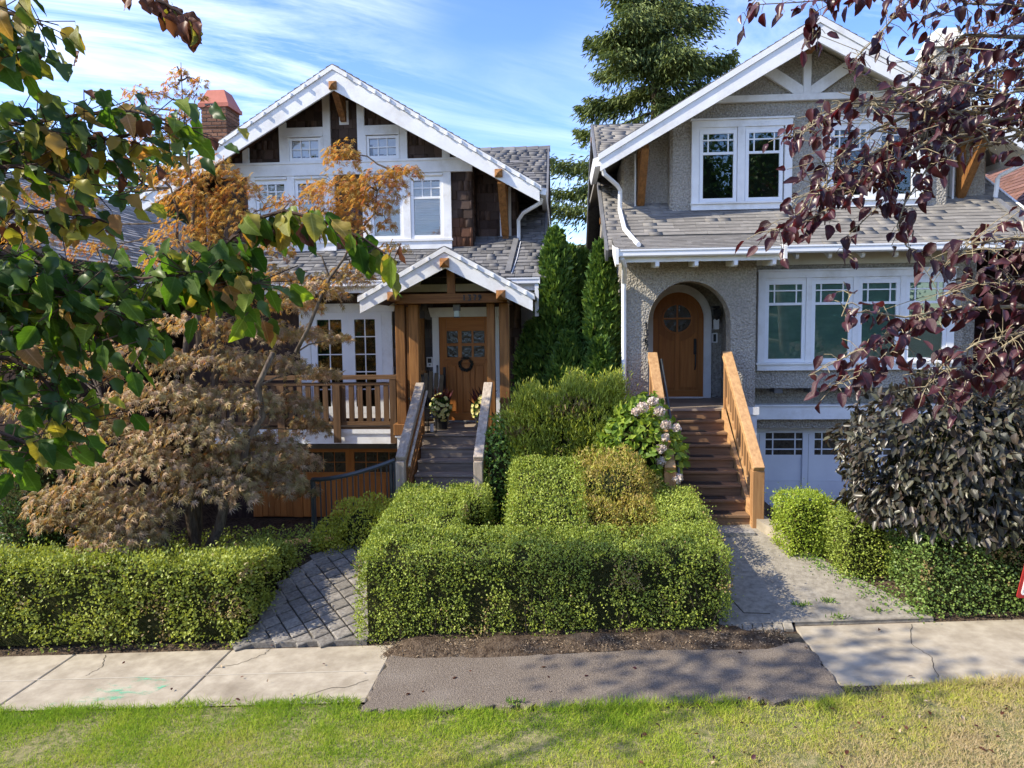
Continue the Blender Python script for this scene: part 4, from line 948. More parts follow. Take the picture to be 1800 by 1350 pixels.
for sx in (1, -1):
    for i in range(15):
        t = i / 15; x = -1.85 + sx * 1.43 * t; x2 = -1.85 + sx * 1.43 * (t + 1 / 15)
        MB().ext([(x, GP(x) + .001), (x2, GP(x2) + .001), (x2, GP(x2) + .026), (x, GP(x) + .010)], 'xz', 11.365, 11.8).build('edge_shingle', ASPH, pr)
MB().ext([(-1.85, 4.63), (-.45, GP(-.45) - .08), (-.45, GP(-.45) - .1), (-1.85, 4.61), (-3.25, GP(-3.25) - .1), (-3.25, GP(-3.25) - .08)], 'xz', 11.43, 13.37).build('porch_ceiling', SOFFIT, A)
rake(A, 'porch_rake_board', (-1.85, 4.705), (-.45, GP(-.45)), 11.375, .34, WHITE, tail=.28); rake(A, 'porch_rake_board', (-1.85, 4.705), (-3.25, GP(-3.25)), 11.375, .34, WHITE, tail=.28)
digits(A, '1379', -1.60, 11.613, 3.86, .085, BLACK, .085)
pl = bx('porch_light', GALV, A, -1.80, -1.69, 11.84, 11.95, 3.70, 3.80); bx('light_glass', SHADE, pl, -1.785, -1.705, 11.855, 11.935, 3.60, 3.70); bx('light_base', BLACK, pl, -1.79, -1.70, 11.85, 11.94, 3.585, 3.60)
# ---------------- front door
d = bx('front_door', DOORZ, A, -2.285, -1.30, 13.36, 13.39, 1.665, 3.585)
for x0, x1 in ((-2.285, -2.16), (-1.44, -1.30)): bx('stile', DOORZ, d, x0, x1, 13.335, 13.36, 1.665, 3.585)
for z0, z1 in ((1.665, 1.80), (2.73, 2.86), (3.36, 3.585)): bx('rail', DOORX, d, -2.158, -1.442, 13.335, 13.36, z0, z1)
for x0, x1 in ((-1.965, -1.885), (-1.705, -1.645)): bx('mullion', DOORZ, d, x0, x1, 13.337, 13.36, 1.802, 2.728)
for x0, x1 in ((-2.13, -1.99), (-1.86, -1.73), (-1.62, -1.47)): bx('door_panel', DOORZ, d, x0, x1, 13.345, 13.36, 1.83, 2.70, bevel=.008)
for x0, x1 in ((-1.945, -1.875), (-1.685, -1.65)): bx('glazing_bar', DOORZ, d, x0, x1, 13.337, 13.36, 2.862, 3.358)
bx('glazing_bar', DOORX, d, -2.158, -1.442, 13.338, 13.36, 3.075, 3.125)
SEEDY = surf('dark_textured_door_glass', (.02, .022, .02), (.06, .055, .045), 18.0, rough=.12, spec=.8, bump=.6, bscale=14, bdist=.02)
for x0, x1 in ((-2.155, -1.948), (-1.872, -1.688), (-1.648, -1.445)):
    for z0, z1 in ((2.865, 3.072), (3.128, 3.355)): bx('door_pane', SEEDY, d, x0, x1, 13.348, 13.358, z0, z1)
sh = bx('dentil_shelf', DOORX, d, -2.20, -1.40, 13.30, 13.335, 2.80, 2.83)
for x in (-2.12, -1.80, -1.48): bx('dentil', DOORX, d, x - .045, x + .045, 13.31, 13.335, 2.765, 2.80)
h = bx('door_handle', BLACK, A, -2.235, -2.185, 13.30, 13.334, 2.25, 2.68, bevel=.006)
for x0, x1 in ((-2.43, -2.305), (-1.285, -1.165)): bx('door_trim', WHITE, A, x0, x1, 13.33, 13.395, 1.635, 3.62)
bx('door_jamb', DOORZ, A, -2.304, -2.287, 13.345, 13.395, 1.635, 3.60); bx('door_head', DOORX, A, -2.304, -1.286, 13.34, 13.395, 3.587, 3.618)
MB().ext([(-2.45, 3.622), (-1.145, 3.622), (-1.10, 3.80), (-2.50, 3.80)], 'xz', 13.32, 13.395).build('door_trim', WHITE, A)
bx('threshold', STONE, A, -2.30, -1.29, 13.27, 13.395, 1.635, 1.664)
ic = bx('intercom', WHITE2, A, -2.555, -2.435, 13.345, 13.376, 2.68, 2.87, bevel=.005); bx('intercom_screen', BLACK, ic, -2.53, -2.46, 13.340, 13.3449, 2.76, 2.845); bx('intercom_button', GALV, ic, -2.51, -2.48, 13.339, 13.3449, 2.71, 2.735)
db = bx('doorbell', GALV, A, -2.365, -2.325, 13.312, 13.329, 2.55, 2.72, bevel=.008); bx('doorbell_camera', BLACK, db, -2.357, -2.333, 13.306, 13.3118, 2.675, 2.705)
bx('pilaster', CEDZ, A, -2.675, -2.58, 13.28, 13.375, 2.62, 3.6); bx('pilaster_foot', CEDX, A, -2.70, -2.555, 13.25, 13.375, 2.55, 2.62)
# ---------------- french doors behind the balcony
bx('door_trim', WHITE, A, -5.0, -3.15, 13.335, 13.395, 3.74, 3.86); bx('door_trim', WHITE, A, -5.04, -3.11, 13.31, 13.395, 3.862, 3.90)
for x0, x1 in ((-5.0, -4.79), (-3.40, -3.20)): bx('door_trim', WHITE, A, x0, x1, 13.335, 13.395, 1.70, 3.738)
bx('door_trim', WHITE, A, -4.858, -3.362, 13.345, 13.395, 3.69, 3.738)
for x0, x1 in ((-4.66, -4.18), (-3.93, -3.53)):
    zs = [1.93, 2.265, 2.60, 2.935, 3.27, 3.60]
    window(A, x0, x1, zs[0], zs[-1], 13.398, [((x0 + x1) / 2, zs[0], zs[-1])], [(z, x0, x1) for z in zs[1:-1]], DARK, GLASS, .124, name='french_door', bar=.02)
    bx('kick_panel', WHITE2, A, x0 - .12, x1 + .12, 13.345, 13.39, 1.71, 1.828)
# ---------------- balcony
bal = bx('balcony', WHITE, A, -6.4, -2.97, 12.62, 13.398, 1.33, 1.60)
bx('balcony_floor', DECKX, bal, -6.4, -2.97, 12.60, 13.398, 1.602, 1.64); bx('fascia_moulding', WHITE, bal, -6.4, -2.97, 12.595, 12.618, 1.52, 1.60)
bx('top_rail', DECKX, bal, -6.4, -2.96, 12.54, 12.66, 2.51, 2.585); bx('sub_rail', DECKX, bal, -6.4, -3.09, 12.57, 12.63, 2.40, 2.455); bx('bottom_rail', DECKX, bal, -6.4, -3.09, 12.57, 12.63, 1.68, 1.745)
for x in (-5.1, -4.065): bx('rail_post', DECKZ, bal, x - .065, x + .065, 12.535, 12.568, 1.36, 2.40)
bx('rail_post', DECKZ, bal, -3.088, -2.972, 12.545, 12.66, 1.345, 2.508)
for i in range(20):
    x = -6.2 + i * .16
    if abs(x + 4.065) > .06 and abs(x + 5.1) > .06: bx('baluster', DECKZ, bal, x - .045, x + .045, 12.578, 12.622, 1.748, 2.398)
bx('side_rail', DECKX, bal, -3.03, -2.98, 12.662, 13.39, 2.51, 2.58); bx('side_rail', DECKX, bal, -3.03, -2.98, 12.662, 13.39, 1.68, 1.745)
for i in range(4): bx('baluster', DECKZ, bal, -3.02, -2.985, 12.72 + i * .17, 12.80 + i * .17, 1.748, 2.508)
for i in range(17):      # white brackets behind the balusters
    x = -6.1 + i * .19; bx('baluster_clip', WHITE2, bal, x - .02, x + .02, 12.64, 12.66, 1.745, 1.80)
# ---------------- wooden garage door below the balcony
bx('garage_soffit', WALLA, A, -6.6, -2.76, 13.402, 14.0, 1.19, 1.248); bx('garage_header', GALV, A, -6.4, -2.8, 13.90, 14.04, 1.02, 1.12)
gd = bx('garage_door', DOORX, A, -6.3, -3.05, 13.98, 14.04, -.40, 1.01)
for x in (-6.24, -5.38, -4.28, -3.15): bx('stile', DOORZ, gd, x - .09, x + .09, 13.955, 13.98, -.40, 1.0)
bx('rail', DOORX, gd, -6.15, -3.24, 13.957, 13.98, .94, 1.0); bx('rail', DOORX, gd, -6.15, -3.24, 13.957, 13.98, .40, .53)
for x0 in (-6.15, -5.29, -4.19):
    w = .77 if x0 < -6 else (.92 if x0 < -5 else .95)
    bx('garage_pane', SEEDY, gd, x0 + .002, x0 + w - .002, 13.968, 13.976, .532, .938)
    for k in range(1, 4): bx('glazing_bar', DOORZ, gd, x0 + w * k / 4 - .008, x0 + w * k / 4 + .008, 13.956, 13.967, .532, .938)
    bx('glazing_bar', DOORX, gd, x0 + .002, x0 + w - .002, 13.957, 13.966, .727, .743)
    for k in range(6): bx('door_plank', DOORZ, gd, x0 + w * k / 6 + .004, x0 + w * (k + 1) / 6 - .004, 13.966, 13.979, -.39, .398)
# ---------------- brick chimney with a red metal cap
ch = bx('chimney', MORTAR, A, -7.38, -6.86, 14.62, 15.2, 5.0, 8.02)
pc = Pieces()
def brick_mesh():
    m = MB(); m.add([(0,0,0),(1,0,0),(1,1,0),(0,1,0),(.02,.08,.014),(.98,.08,.014),(.98,.92,.014),(.02,.92,.014)], [(4,5,6,7),(0,1,5,4),(1,2,6,5),(2,3,7,6),(3,0,4,7)]); return m.mesh('brick', BRICK)
bm_ = pc.mesh('brick', brick_mesh)
for o, U, L in (((-7.38, 14.618, 6.9), (1, 0, 0), .52), ((-6.858, 14.62, 6.9), (0, 1, 0), .58), ((-7.382, 15.2, 6.9), (0, -1, 0), .58)):
    F = frame(o, U, (0, 0, 1))
    for r_ in range(15):
        u = -.105 if r_ % 2 else 0
        while u < L - .02:
            a, b = max(u, 0), min(u + .205, L); u += .215
            if b - a > .03: pc.add(bm_, F @ Matrix.Translation((a, r_ * .0755, 0)) @ Matrix.Diagonal((b - a, .066, 1, 1)))
pc.done(ch, 'brick')
cx, cy = -7.12, 14.91
def frus(m, z0, a0, z1, a1): return m.add([(cx-a0,cy-a0,z0),(cx+a0,cy-a0,z0),(cx+a0,cy+a0,z0),(cx-a0,cy+a0,z0),(cx-a1,cy-a1,z1),(cx+a1,cy-a1,z1),(cx+a1,cy+a1,z1),(cx-a1,cy+a1,z1)],[(0,1,5,4),(1,2,6,5),(2,3,7,6),(3,0,4,7),(4,5,6,7),(3,2,1,0)])
cap = frus(MB(), 8.02, .325, 8.10, .325).build('chimney_cap', TERRA, A); frus(MB(), 8.101, .31, 8.40, .18).build('cap_hood', TERRA, cap)
bx('cap_slot', BLACK, cap, cx - .17, cx + .08, cy - .332, cy - .324, 8.05, 8.08)

# ---------------- steps with railings, up to the brown house
STA = thing('wooden_steps', 'weathered grey wooden steps climbing to the door with the wreath', 'steps', (-1.83, 10.9, .4))
for i in range(1, 8):
    z = 1.632 - .174 * i; y = 11.75 - .27 * i
    bx('riser', GREYX, STA, -2.33, -1.30, y + .295, y + .32, z + .002, z + .134)
    if i < 7:
        bx('tread', GREYX, STA, -2.33, -1.30, y, y + .14, z - .04, z, bevel=.005); bx('tread', GREYX, STA, -2.33, -1.30, y + .147, y + .293, z - .04, z - .001, bevel=.005)
for x0, x1 in ((-2.40, -2.345), (-1.285, -1.23)):
    MB().ext([(11.72, 1.38), (11.72, 1.62), (9.95, .50), (9.95, .24)], 'yz', x0, x1).build('stringer', CEDY, STA)
for X, tp in ((-2.36, 1), (-1.215, 0)):
    MB().beam((X, 11.75, 2.47), (X, 10.17, 1.50), .145, .10).build('handrail', GREYY, STA, bevel=.008)
    bx('newel', GREYZ, STA, X - .065, X + .065, 10.10, 10.235, .36, 1.475, bevel=.006)
    MB().beam((X, 11.72, 1.76), (X, 10.23, .84), .05, .08).build('lower_rail', CEDY, STA)
    for k in range(8):
        y = 11.6 - k * .175; zb = 1.76 - (11.72 - y) * .617; bx('baluster', CEDZ, STA, X - .022, X + .022, y - .03, y + .03, zb + .035, 2.45 - (11.75 - y) * .614 - .03)
    bx('newel', CEDZ, STA, X - .05, X + .05, 11.70, 11.79, 1.635, 2.40)
MB().tube([(-2.25, 11.72, 2.36), (-2.25, 10.3, 1.46), (-2.25, 10.22, 1.38)], .022, 8).build('pipe_rail', GREYY, STA)

# ---------------- metal guard rail at the drive
FN = thing('metal_fence', 'dark metal guard railing with upright bars beside the grey wooden steps', 'railing', (-3.1, 10.3, .5))
def fz(t): return 1.47 - .30 * (1 - (1 - t) ** 1.6)
pts = [(-2.47 - 1.27 * t, 10.28 - .05 * sin(pi * t), fz(t)) for t in np.linspace(0, 1, 12)]
MB().tube(pts, .034, 8).build('top_rail', FENCE, FN)
MB().tube([(p[0], p[1], p[2] - .80) for p in pts], .018, 6).build('bottom_rail', FENCE, FN)
for k in range(15):
    t = (k + .5) / 15; x = -2.47 - 1.27 * t; y = 10.28 - .05 * sin(pi * t); MB().tube([(x, y, fz(t) - .80), (x, y, fz(t) - .02)], .011, 6).build('bar', FENCE, FN)
for t in (0, .05, 1): x = -2.47 - 1.27 * t; MB().tube([(x, 10.28, .2), (x, 10.28, fz(t))], .03, 8).build('fence_post', FENCE, FN)
# ================================================================== grey stucco house on the right
B = thing('house', 'grey pebbledash house with an arched porch, white gable boards and a white garage door', 'house', (4.32, 12.5, 0.3))
RB = lambda y: 4.66 + .64 * (y - 11.95)
GB = lambda x: 8.51 - .587 * abs(x - 4.32)
# body behind everything
MB().ext([(13.62, -.6), (21.5, -.6), (21.5, RB(13.6) - .14), (17.5, RB(17.5) - .14), (13.62, RB(13.62) - .14)], 'yz', 1.1, 7.55).build('wall', STUCCO, B)
# arch wall
arch = []
cxA, rA, zs = 2.10, .67, 3.44
for k in range(25):
    a = pi - pi * k / 24; arch.append((cxA + rA * cos(a), zs + .69 * sin(a)))
MB().ext([(1.07, .3), (1.43, .3)] + arch + [(2.77, 2.06), (3.17, 2.06), (3.17, 4.62), (1.07, 4.62)], 'xz', 11.9, 12.24).build('arch_wall', STUCCO, B)
bx('porch_wall', STUCCO, B, 1.07, 1.36, 12.242, 13.618, .3, 4.60); bx('porch_wall', STUCCO, B, 3.00, 3.17, 12.242, 13.618, 2.06, 4.60)
bx('porch_ceiling', STUCCO, B, 1.362, 2.998, 12.242, 13.618, 4.40, 4.60)
for i in range(12): bx('floor_board', GREYX, B, 1.45, 2.99, 11.78 + i * .153, 11.78 + i * .153 + .147, 2.005, 2.042)
bx('porch_base', STUCCO, B, 1.5, 2.75, 12.3, 13.6, .2, 2.0)
bx('pillar_foot', WHITE, B, 3.02, 3.20, 11.86, 12.3, .9, 1.93); bx('pillar_cap', WHITE, B, 2.80, 3.23, 11.84, 12.32, 1.93, 2.057)
# front bay with four windows, garage below
bx('window_bay', STUCCO, B, 3.172, 6.74, 12.5, 13.618, 2.31, 4.70)
bx('garage_lintel', STUCCO, B, 3.172, 7.4, 12.9, 13.618, 1.56, 2.308); bx('garage_jamb', STUCCO, B, 3.172, 3.49, 12.95, 13.618, -.5, 1.558)
bx('trim_board', WHITE, B, 3.172, 7.3, 12.72, 12.898, 1.74, 1.97); bx('trim_board', WHITE, B, 3.172, 7.3, 12.69, 12.898, 1.972, 2.0)
bx('garage_dark_gap', BLACK, B, 3.3, 7.2, 12.97, 13.10, 1.56, 1.735)  # black strip stands in for the dark gap above the garage door
for x in (3.75, 4.35, 4.95, 5.55, 6.15): bx('corbel', WHITE if False else GALV, B, x - .07, x + .07, 12.56, 12.88, 2.22, 2.306)
gd = bx('garage_door', GARW, B, 3.49, 6.75, 13.15, 13.2, -.42, 1.555)
bx('top_rail', GARW, gd, 3.49, 6.75, 13.125, 13.149, 1.44, 1.55)
for z in (1.00, .56, .11): bx('rail', GARW, gd, 3.49, 6.75, 13.140, 13.1495, z - .03 if z == 1 else z - .003, z + .035 if z == 1 else z + .003)
for x in (3.49, 4.36, 5.43, 6.5):
    bx('stile', GARW, gd, x, x + .21, 13.118, 13.1395, -.42, 1.439); bx('stile_groove', GALV, gd, x + .10, x + .106, 13.1165, 13.1179, -.42, 1.42)
for x0, x1 in ((3.702, 4.358), (4.572, 5.428), (5.642, 6.498)):
    bx('garage_pane', SEEDY, gd, x0, x1, 13.141, 13.146, 1.036, 1.438)
    for z in (1.14, 1.32): bx('muntin', GARW, gd, x0, x1, 13.128, 13.140, z - .011, z + .011)
    for x in (x0 + .13, x1 - .13): bx('muntin', GARW, gd, x - .011, x + .011, 13.127, 13.1405, 1.036, 1.438)
# roof
rf = MB().ext([(11.97, RB(11.97) - .12), (17.5, RB(17.5) - .12), (22.9, RB(17.5) - .12 - .64 * 5.4), (22.9, RB(17.5) - .64 * 5.4), (17.5, RB(17.5)), (11.97, RB(11.97))], 'yz', .78, 7.93).build('roof', ROOFB, B)
FL = lambda y: 4.60 + .30 * (y - 11.33)
pf = MB().ext([(11.33, FL(11.33)), (12.45, FL(12.45)), (12.45, FL(12.45) - .05), (11.33, FL(11.33) - .05)], 'yz', .86, 3.42).build('porch_roof', ROOFB, B)
sl = Vector((0, 1, .64)).normalized(); SLB = hypot(1, .64); pc = Pieces(); pf2 = Pieces()
def skip_b(a, b, v0, v1):
    x0, x1 = .78 + a, .78 + b; y = 11.96 + v0 / SLB
    if y > 13.24 and x0 > 1.97 and x1 < 6.8 and RB(y) < GB((x0 + x1) / 2): return True
    if y > 13.54 and x0 > 1.13 and x1 < 7.6 and RB(y) < GB((x0 + x1) / 2): return True
    return y < 12.3 and x0 > .9 and x1 < 3.3
lay(pc, 'roof_shingle', ASPHB, (.78, 11.95, RB(11.95)), (1, 0, 0), sl, 7.15, 6.5, .125, (.22, .40), .013, skip=skip_b, jitter=.004, gap=.004)
pc.done(rf, 'roof_shingle', 300)
lay(pf2, 'roof_shingle', ASPHB, (.86, 11.31, FL(11.31)), (1, 0, 0), (0, 1, .3), 2.56, 1.12, .125, (.22, .40), .013, jitter=.004, gap=.004)
pf2.done(pf, 'roof_shingle', 300)
MB().beam((.76, 11.95, RB(11.95) - .09), (.76, 17.5, RB(17.5) - .09), .045, .2).build('barge_board', GALV, B)
MB().beam((.76, 22.9, RB(11.95) - .0), (.76, 17.5, RB(17.5) - .09), .045, .2).build('barge_board', GALV, B)
MB().beam((7.95, 11.95, RB(11.95) - .09), (7.95, 17.5, RB(17.5) - .09), .045, .2).build('barge_board', WHITE, B)
for y in (13.4, 15.4, 17.2): MB().beam((1.1, y, RB(y) - .24), (.72, y, RB(y) - .24), .11, .11).build('outrigger', CEDX, B)
for i in range(26): MB().box(.80 + i * .012, .81 + i * .012, 16.0, 16.01, RB(16) - .16, RB(16) - .15) if False else None
bx('eave_boards', CEDY, B, .80, 1.09, 12.6, 17.4, RB(12.6) - .30, RB(12.6) - .28) if False else None
MB().ext([(12.3, RB(12.3) - .125), (17.4, RB(17.4) - .125), (17.4, RB(17.4) - .15), (12.3, RB(12.3) - .15)], 'yz', .80, 1.095).build('eave_soffit', CEDY, B)
# gutters, fascia, rafter tails
gutter(B, .90, 3.39, 11.22, 4.475, 4.59); bx('fascia_board', WHITE, B, .90, 3.39, 11.335, 11.37, 4.40, 4.545)
gutter(B, 3.45, 7.9, 11.86, 4.555, 4.675); bx('fascia_board', WHITE, B, 3.45, 7.9, 11.975, 12.0, 4.56, 4.65)
MB().ext([(11.2, 4.60), (11.2, 4.36), (11.3, 4.33), (12.0, 4.62), (12.0, 4.75)], 'yz', 3.392, 3.44).build('barge_board', WHITE, B)
MB().ext([(11.2, 4.60), (11.2, 4.36), (11.3, 4.33), (12.0, 4.62), (12.0, 4.75)], 'yz', .85, .895).build('barge_board', WHITE, B)
for x in (1.50, 2.10, 2.70, 3.28): MB().ext([(11.3, 4.40), (11.3, 4.33), (11.34, 4.31), (11.89, 4.36), (11.89, 4.48)], 'yz', x - .028, x + .028).build('rafter_tail', WHITE, B)
for k in range(8): x = 3.85 + k * .52; MB().ext([(12.0, 4.60), (12.0, 4.50), (12.04, 4.47), (12.45, 4.68), (12.45, 4.82)], 'yz', x - .025, x + .025).build('rafter_tail', WHITE, B)
bx('frieze_board', CREAM, B, 3.175, 6.9, 12.455, 12.498, 4.41, 4.72)
bx('soffit', CREAM, B, .95, 3.39, 11.372, 11.898, 4.482, 4.50)
# downspouts
MB().tube([(.95, 11.28, 4.47), (1.0, 11.40, 4.36), (1.03, 11.84, 4.12), (1.03, 11.85, 4.0), (1.03, 11.85, .4)], .04, 8).build('downspout', WHITE2, B)
MB().tube([(.74, 12.66, 6.12), (.76, 12.68, 6.05), (1.02, 13.1, 5.93), (1.08, 13.2, 5.86), (1.08, 13.25, RB(13.25) + .03), (1.10, 12.5, RB(12.5) + .06), (1.22, 12.1, RB(12.1) + .08), (1.22, 11.4, FL(11.4) + .06)], .04, 8).build('downspout', WHITE2, B)
MB().tube([(7.9, 12.7, 6.2), (7.88, 12.75, 6.1), (7.66, 13.2, 5.95), (7.64, 13.25, 5.9), (7.64, 13.3, RB(13.3) + .03)], .038, 8).build('downspout', WHITE2, B)
MB().beam((7.64, 13.3, RB(13.3) + .05), (7.64, 12.0, RB(12.0) + .05), .10, .05).build('roof_flashing', GALV, B)
# dormer
def gpb(x0, x1, zb, d=.14): return [(x0, zb), (x1, zb), (x1, GB(x1) - d), (4.32, 8.51 - d), (x0, GB(x0) - d)]
MB().ext(gpb(1.97, 6.8, 5.37), 'xz', 13.2, 18.2).build('dormer_bay', STUCCO, B, bevel=.05)
MB().ext(gpb(1.13, 7.6, 5.3), 'xz', 13.5, 18.1).build('dormer_wall', STUCCO, B, bevel=.05)
dr = MB().ext([(4.32, 8.51), (7.95, GB(7.95)), (7.95, GB(7.95) - .09), (4.32, 8.41), (.69, GB(.69) - .09), (.69, GB(.69))], 'xz', 12.59, 18.3).build('dormer_roof', ASPHB, B)
for sx in (1, -1):
    for i in range(30):
        t = i / 30; x = 4.32 + sx * 3.65 * t; x2 = 4.32 + sx * 3.65 * (t + 1 / 30)
        MB().ext([(x, GB(x) + .001), (x2, GB(x2) + .001), (x2, GB(x2) + .024), (x, GB(x) + .010)], 'xz', 12.56, 13.0).build('edge_shingle', ASPH, dr)
    MB().ext([(4.32, 8.40), (4.32 + sx * 3.6, GB(4.32 + sx * 3.6) - .11), (4.32 + sx * 3.6, GB(4.32 + sx * 3.6) - .13), (4.32, 8.38)], 'xz', 12.63, 13.499).build('soffit', CREAM, B)
rake(B, 'rake_board', (4.32, 8.505), (.69, GB(.69)), 12.575, .42, WHITE, tail=.30, clips=False, crown=.11)
rake(B, 'rake_board', (4.32, 8.505), (7.95, GB(7.95)), 12.575, .42, WHITE, tail=.30, clips=False, crown=.11)
MB().ext([(.70, GB(.69) - .04), (.57, GB(.69) - .08), (.60, GB(.69) - .22), (.70, GB(.69) - .20)], 'xz', 12.62, 14.2).build('gutter', WHITE2, B)
MB().ext([(7.94, GB(.69) - .04), (8.07, GB(.69) - .08), (8.04, GB(.69) - .22), (7.94, GB(.69) - .20)], 'xz', 12.62, 14.2).build('gutter', WHITE2, B)
bd = lambda x0, x1, z0, z1, y0=13.13, y1=13.198: bx('trim_board', WHITE, B, x0, x1, y0, y1, z0, z1)
MB().ext([(2.72, 7.32), (5.92, 7.32), (5.75, 7.43), (2.88, 7.43)], 'xz', 13.12, 13.198).build('trim_board', WHITE, B)
MB().ext([(4.255, 7.432), (4.385, 7.432), (4.385, GB(4.385) - .15), (4.255, GB(4.255) - .15)], 'xz', 13.125, 13.198).build('trim_board', WHITE, B)
for sx in (-1, 1):
    MB().ext([(4.32 + sx * .068, 7.435), (4.32 + sx * .068, 7.56), (4.32 + sx * .66, 7.96), (4.32 + sx * .86, 7.87), (4.32 + sx * .23, 7.435)], 'xz', 13.13, 13.198).build('trim_board', WHITE, B)
MB().beam((4.32, 12.63, 8.16), (4.32, 13.19, 8.16), .11, .13).build('ridge_beam', CEDY, B)
# upper windows, two pairs
def prairie(x0, x1, z0, z1, zr, Y, back, glass=GLASS):
    w = x1 - x0; hm = zr + (z1 - zr) * .68
    return window(B, x0, x1, z0, z1, Y, [(x0 + w * .17, zr + .02, z1), (x0 + w * .83, zr + .02, z1)], [(hm, x0, x1)], back, glass, .062, rail=zr)
for dx in (0, 2.27):
    bd(2.34 + dx, 4.09 + dx, 5.46, 5.56); bd(2.33 + dx, 4.10 + dx, 5.562, 5.60 - .006, 13.10); bd(2.34 + dx, 4.09 + dx, 6.90, 7.02); bd(2.32 + dx, 4.11 + dx, 7.022, 7.05, 13.10)
    for a, b in ((2.34, 2.47), (3.14, 3.27), (3.96, 4.09)): bd(a + dx, b + dx, 5.596, 6.898)
    for x0, x1 in ((2.54, 3.07), (3.34, 3.87)):
        prairie(x0 + dx, x1 + dx, 5.665, 6.79, 6.45, 13.2, DARK, GLASS if dx == 0 else GLASSS); bd(x0 + dx - .065, x1 + dx + .065, 6.853, 6.897, 13.15)
# lower row of four
LY2 = 12.5
bl = lambda x0, x1, z0, z1, y0=12.43, y1=12.498: bx('trim_board', WHITE, B, x0, x1, y0, y1, z0, z1)
bl(3.35, 6.57, 2.62, 2.72); bl(3.32, 6.60, 2.722, 2.755, 12.40); bl(3.35, 6.57, 4.19, 4.30); bl(3.33, 6.59, 4.302, 4.33, 12.41)
for a, b in ((3.35, 3.465), (4.145, 4.235), (4.915, 5.005), (5.685, 5.775), (6.455, 6.57)): bl(a, b, 2.757, 4.188)
for x0 in (3.53, 4.30, 5.07, 5.84):
    prairie(x0, x0 + .55, 2.82, 4.08, 3.75, LY2, SHADE); bl(x0 - .064, x0 + .614, 4.143, 4.187, 12.45)
    for k in range(1, 6): bx('shade_fold', SHADE, B, x0 + .004, x0 + .546, 12.482, 12.489, 2.82 + k * .155, 2.835 + k * .155)
# wooden brackets under the dormer eaves
bx('backing_board', WHITE, B, 1.36, 1.385, 13.40, 13.498, 5.5, 6.55); bracket(B, 1.47, 5.53, 6.55, 13.498, 12.72, .13, CEDZ)
bx('backing_board', WHITE, B, 6.96, 6.99, 13.40, 13.498, 5.5, 6.75); bracket(B, 7.12, 5.55, 6.60, 13.498, 12.72, .13, CEDZ)
# porch details: arched door, trim, lamp, intercom, number
da = []
for k in range(21): a = pi * k / 20; da.append((2.19 + .47 * cos(a), 3.54 + .49 * sin(a)))
ti = [(2.66, 2.045), (2.66, 3.54)] + da[1:-1] + [(1.72, 3.54), (1.72, 2.045)]
to = [(2.80, 2.045), (2.80, 3.54)] + [(2.19 + .61 * cos(pi * k / 20), 3.54 + .63 * sin(pi * k / 20)) for k in range(1, 20)] + [(1.58, 3.54), (1.58, 2.045)]
m = MB(); n = len(ti)
for y in (13.54, 13.615): m.v += [(x, y, z) for x, z in to] + [(x, y, z) for x, z in ti]
for i in range(n - 1): m.f += [(i, i + 1, n + i + 1, n + i), (2 * n + i, 3 * n + i, 3 * n + i + 1, 2 * n + i + 1), (i, 2 * n + i, 2 * n + i + 1, i + 1), (n + i, n + i + 1, 3 * n + i + 1, 3 * n + i)]
m.build('door_trim', WHITE, B)
d = MB().ext(ti, 'xz', 13.585, 13.617).build('front_door', DOORZ, B)
def ring(cx, cz, r0, r1, y0, y1, n=28, a0=0, a1=2 * pi):
    m = MB(); k = n + 1
    for y in (y0, y1):
        for r in (r0, r1): m.v += [(cx + r * cos(a0 + (a1 - a0) * i / n), y, cz + r * sin(a0 + (a1 - a0) * i / n)) for i in range(k)]
    for i in range(n): m.f += [(i, i + 1, k + i + 1, k + i), (2 * k + i, 3 * k + i, 3 * k + i + 1, 2 * k + i + 1), (k + i, k + i + 1, 3 * k + i + 1, 3 * k + i), (i, 2 * k + i, 2 * k + i + 1, i + 1)]
    return m
ring(2.19, 3.54, .38, .468, 13.57, 13.5845, 20, 0, pi).build('stile', DOORZ, d); bx('stile', DOORZ, d, 1.722, 1.81, 13.57, 13.5845, 2.05, 3.54); bx('stile', DOORZ, d, 2.57, 2.658, 13.57, 13.5845, 2.05, 3.54)
ring(2.17, 3.54, .255, .285, 13.55, 13.5845).build('round_window', DOORX, d)
MB().ext([(2.17 + .256 * cos(2 * pi * k / 28), 3.54 + .256 * sin(2 * pi * k / 28)) for k in range(28)], 'xz', 13.572, 13.580).build('round_pane', SEEDY, d)
bx('glazing_bar', DOORZ, d, 2.155, 2.185, 13.556, 13.571, 3.285, 3.795); bx('glazing_bar', DOORX, d, 1.915, 2.425, 13.557, 13.5715, 3.525, 3.555)
for x0, x1 in ((1.84, 2.12), (2.23, 2.53)):
    zc = lambda x: 3.54 - math.sqrt(max(0, .43 ** 2 - (x - 2.17) ** 2))
    xs_ = np.linspace(x0, x1, 9)
    MB().ext([(x0, 2.24), (x1, 2.24)] + [(x, zc(x)) for x in xs_[::-1]], 'xz', 13.574, 13.5847).build('door_panel', DOORZ, d, bevel=.006)
bx('rail', DOORX, d, 1.812, 2.568, 13.572, 13.5846, 2.05, 2.19); bx('mullion', DOORZ, d, 2.14, 2.21, 13.5705, 13.5846, 2.192, 3.25)
h = bx('door_handle', BLACK, B, 2.475, 2.53, 13.545, 13.5695, 2.86, 3.16, bevel=.012); MB().tube([(2.50, 13.555, 2.90), (2.50, 13.50, 2.86), (2.50, 13.50, 2.66), (2.50, 13.555, 2.58)], .014, 7).build('pull_bar', BLACK, h)
bx('threshold', WHITE, B, 1.73, 2.65, 13.50, 13.584, 2.043, 2.068)
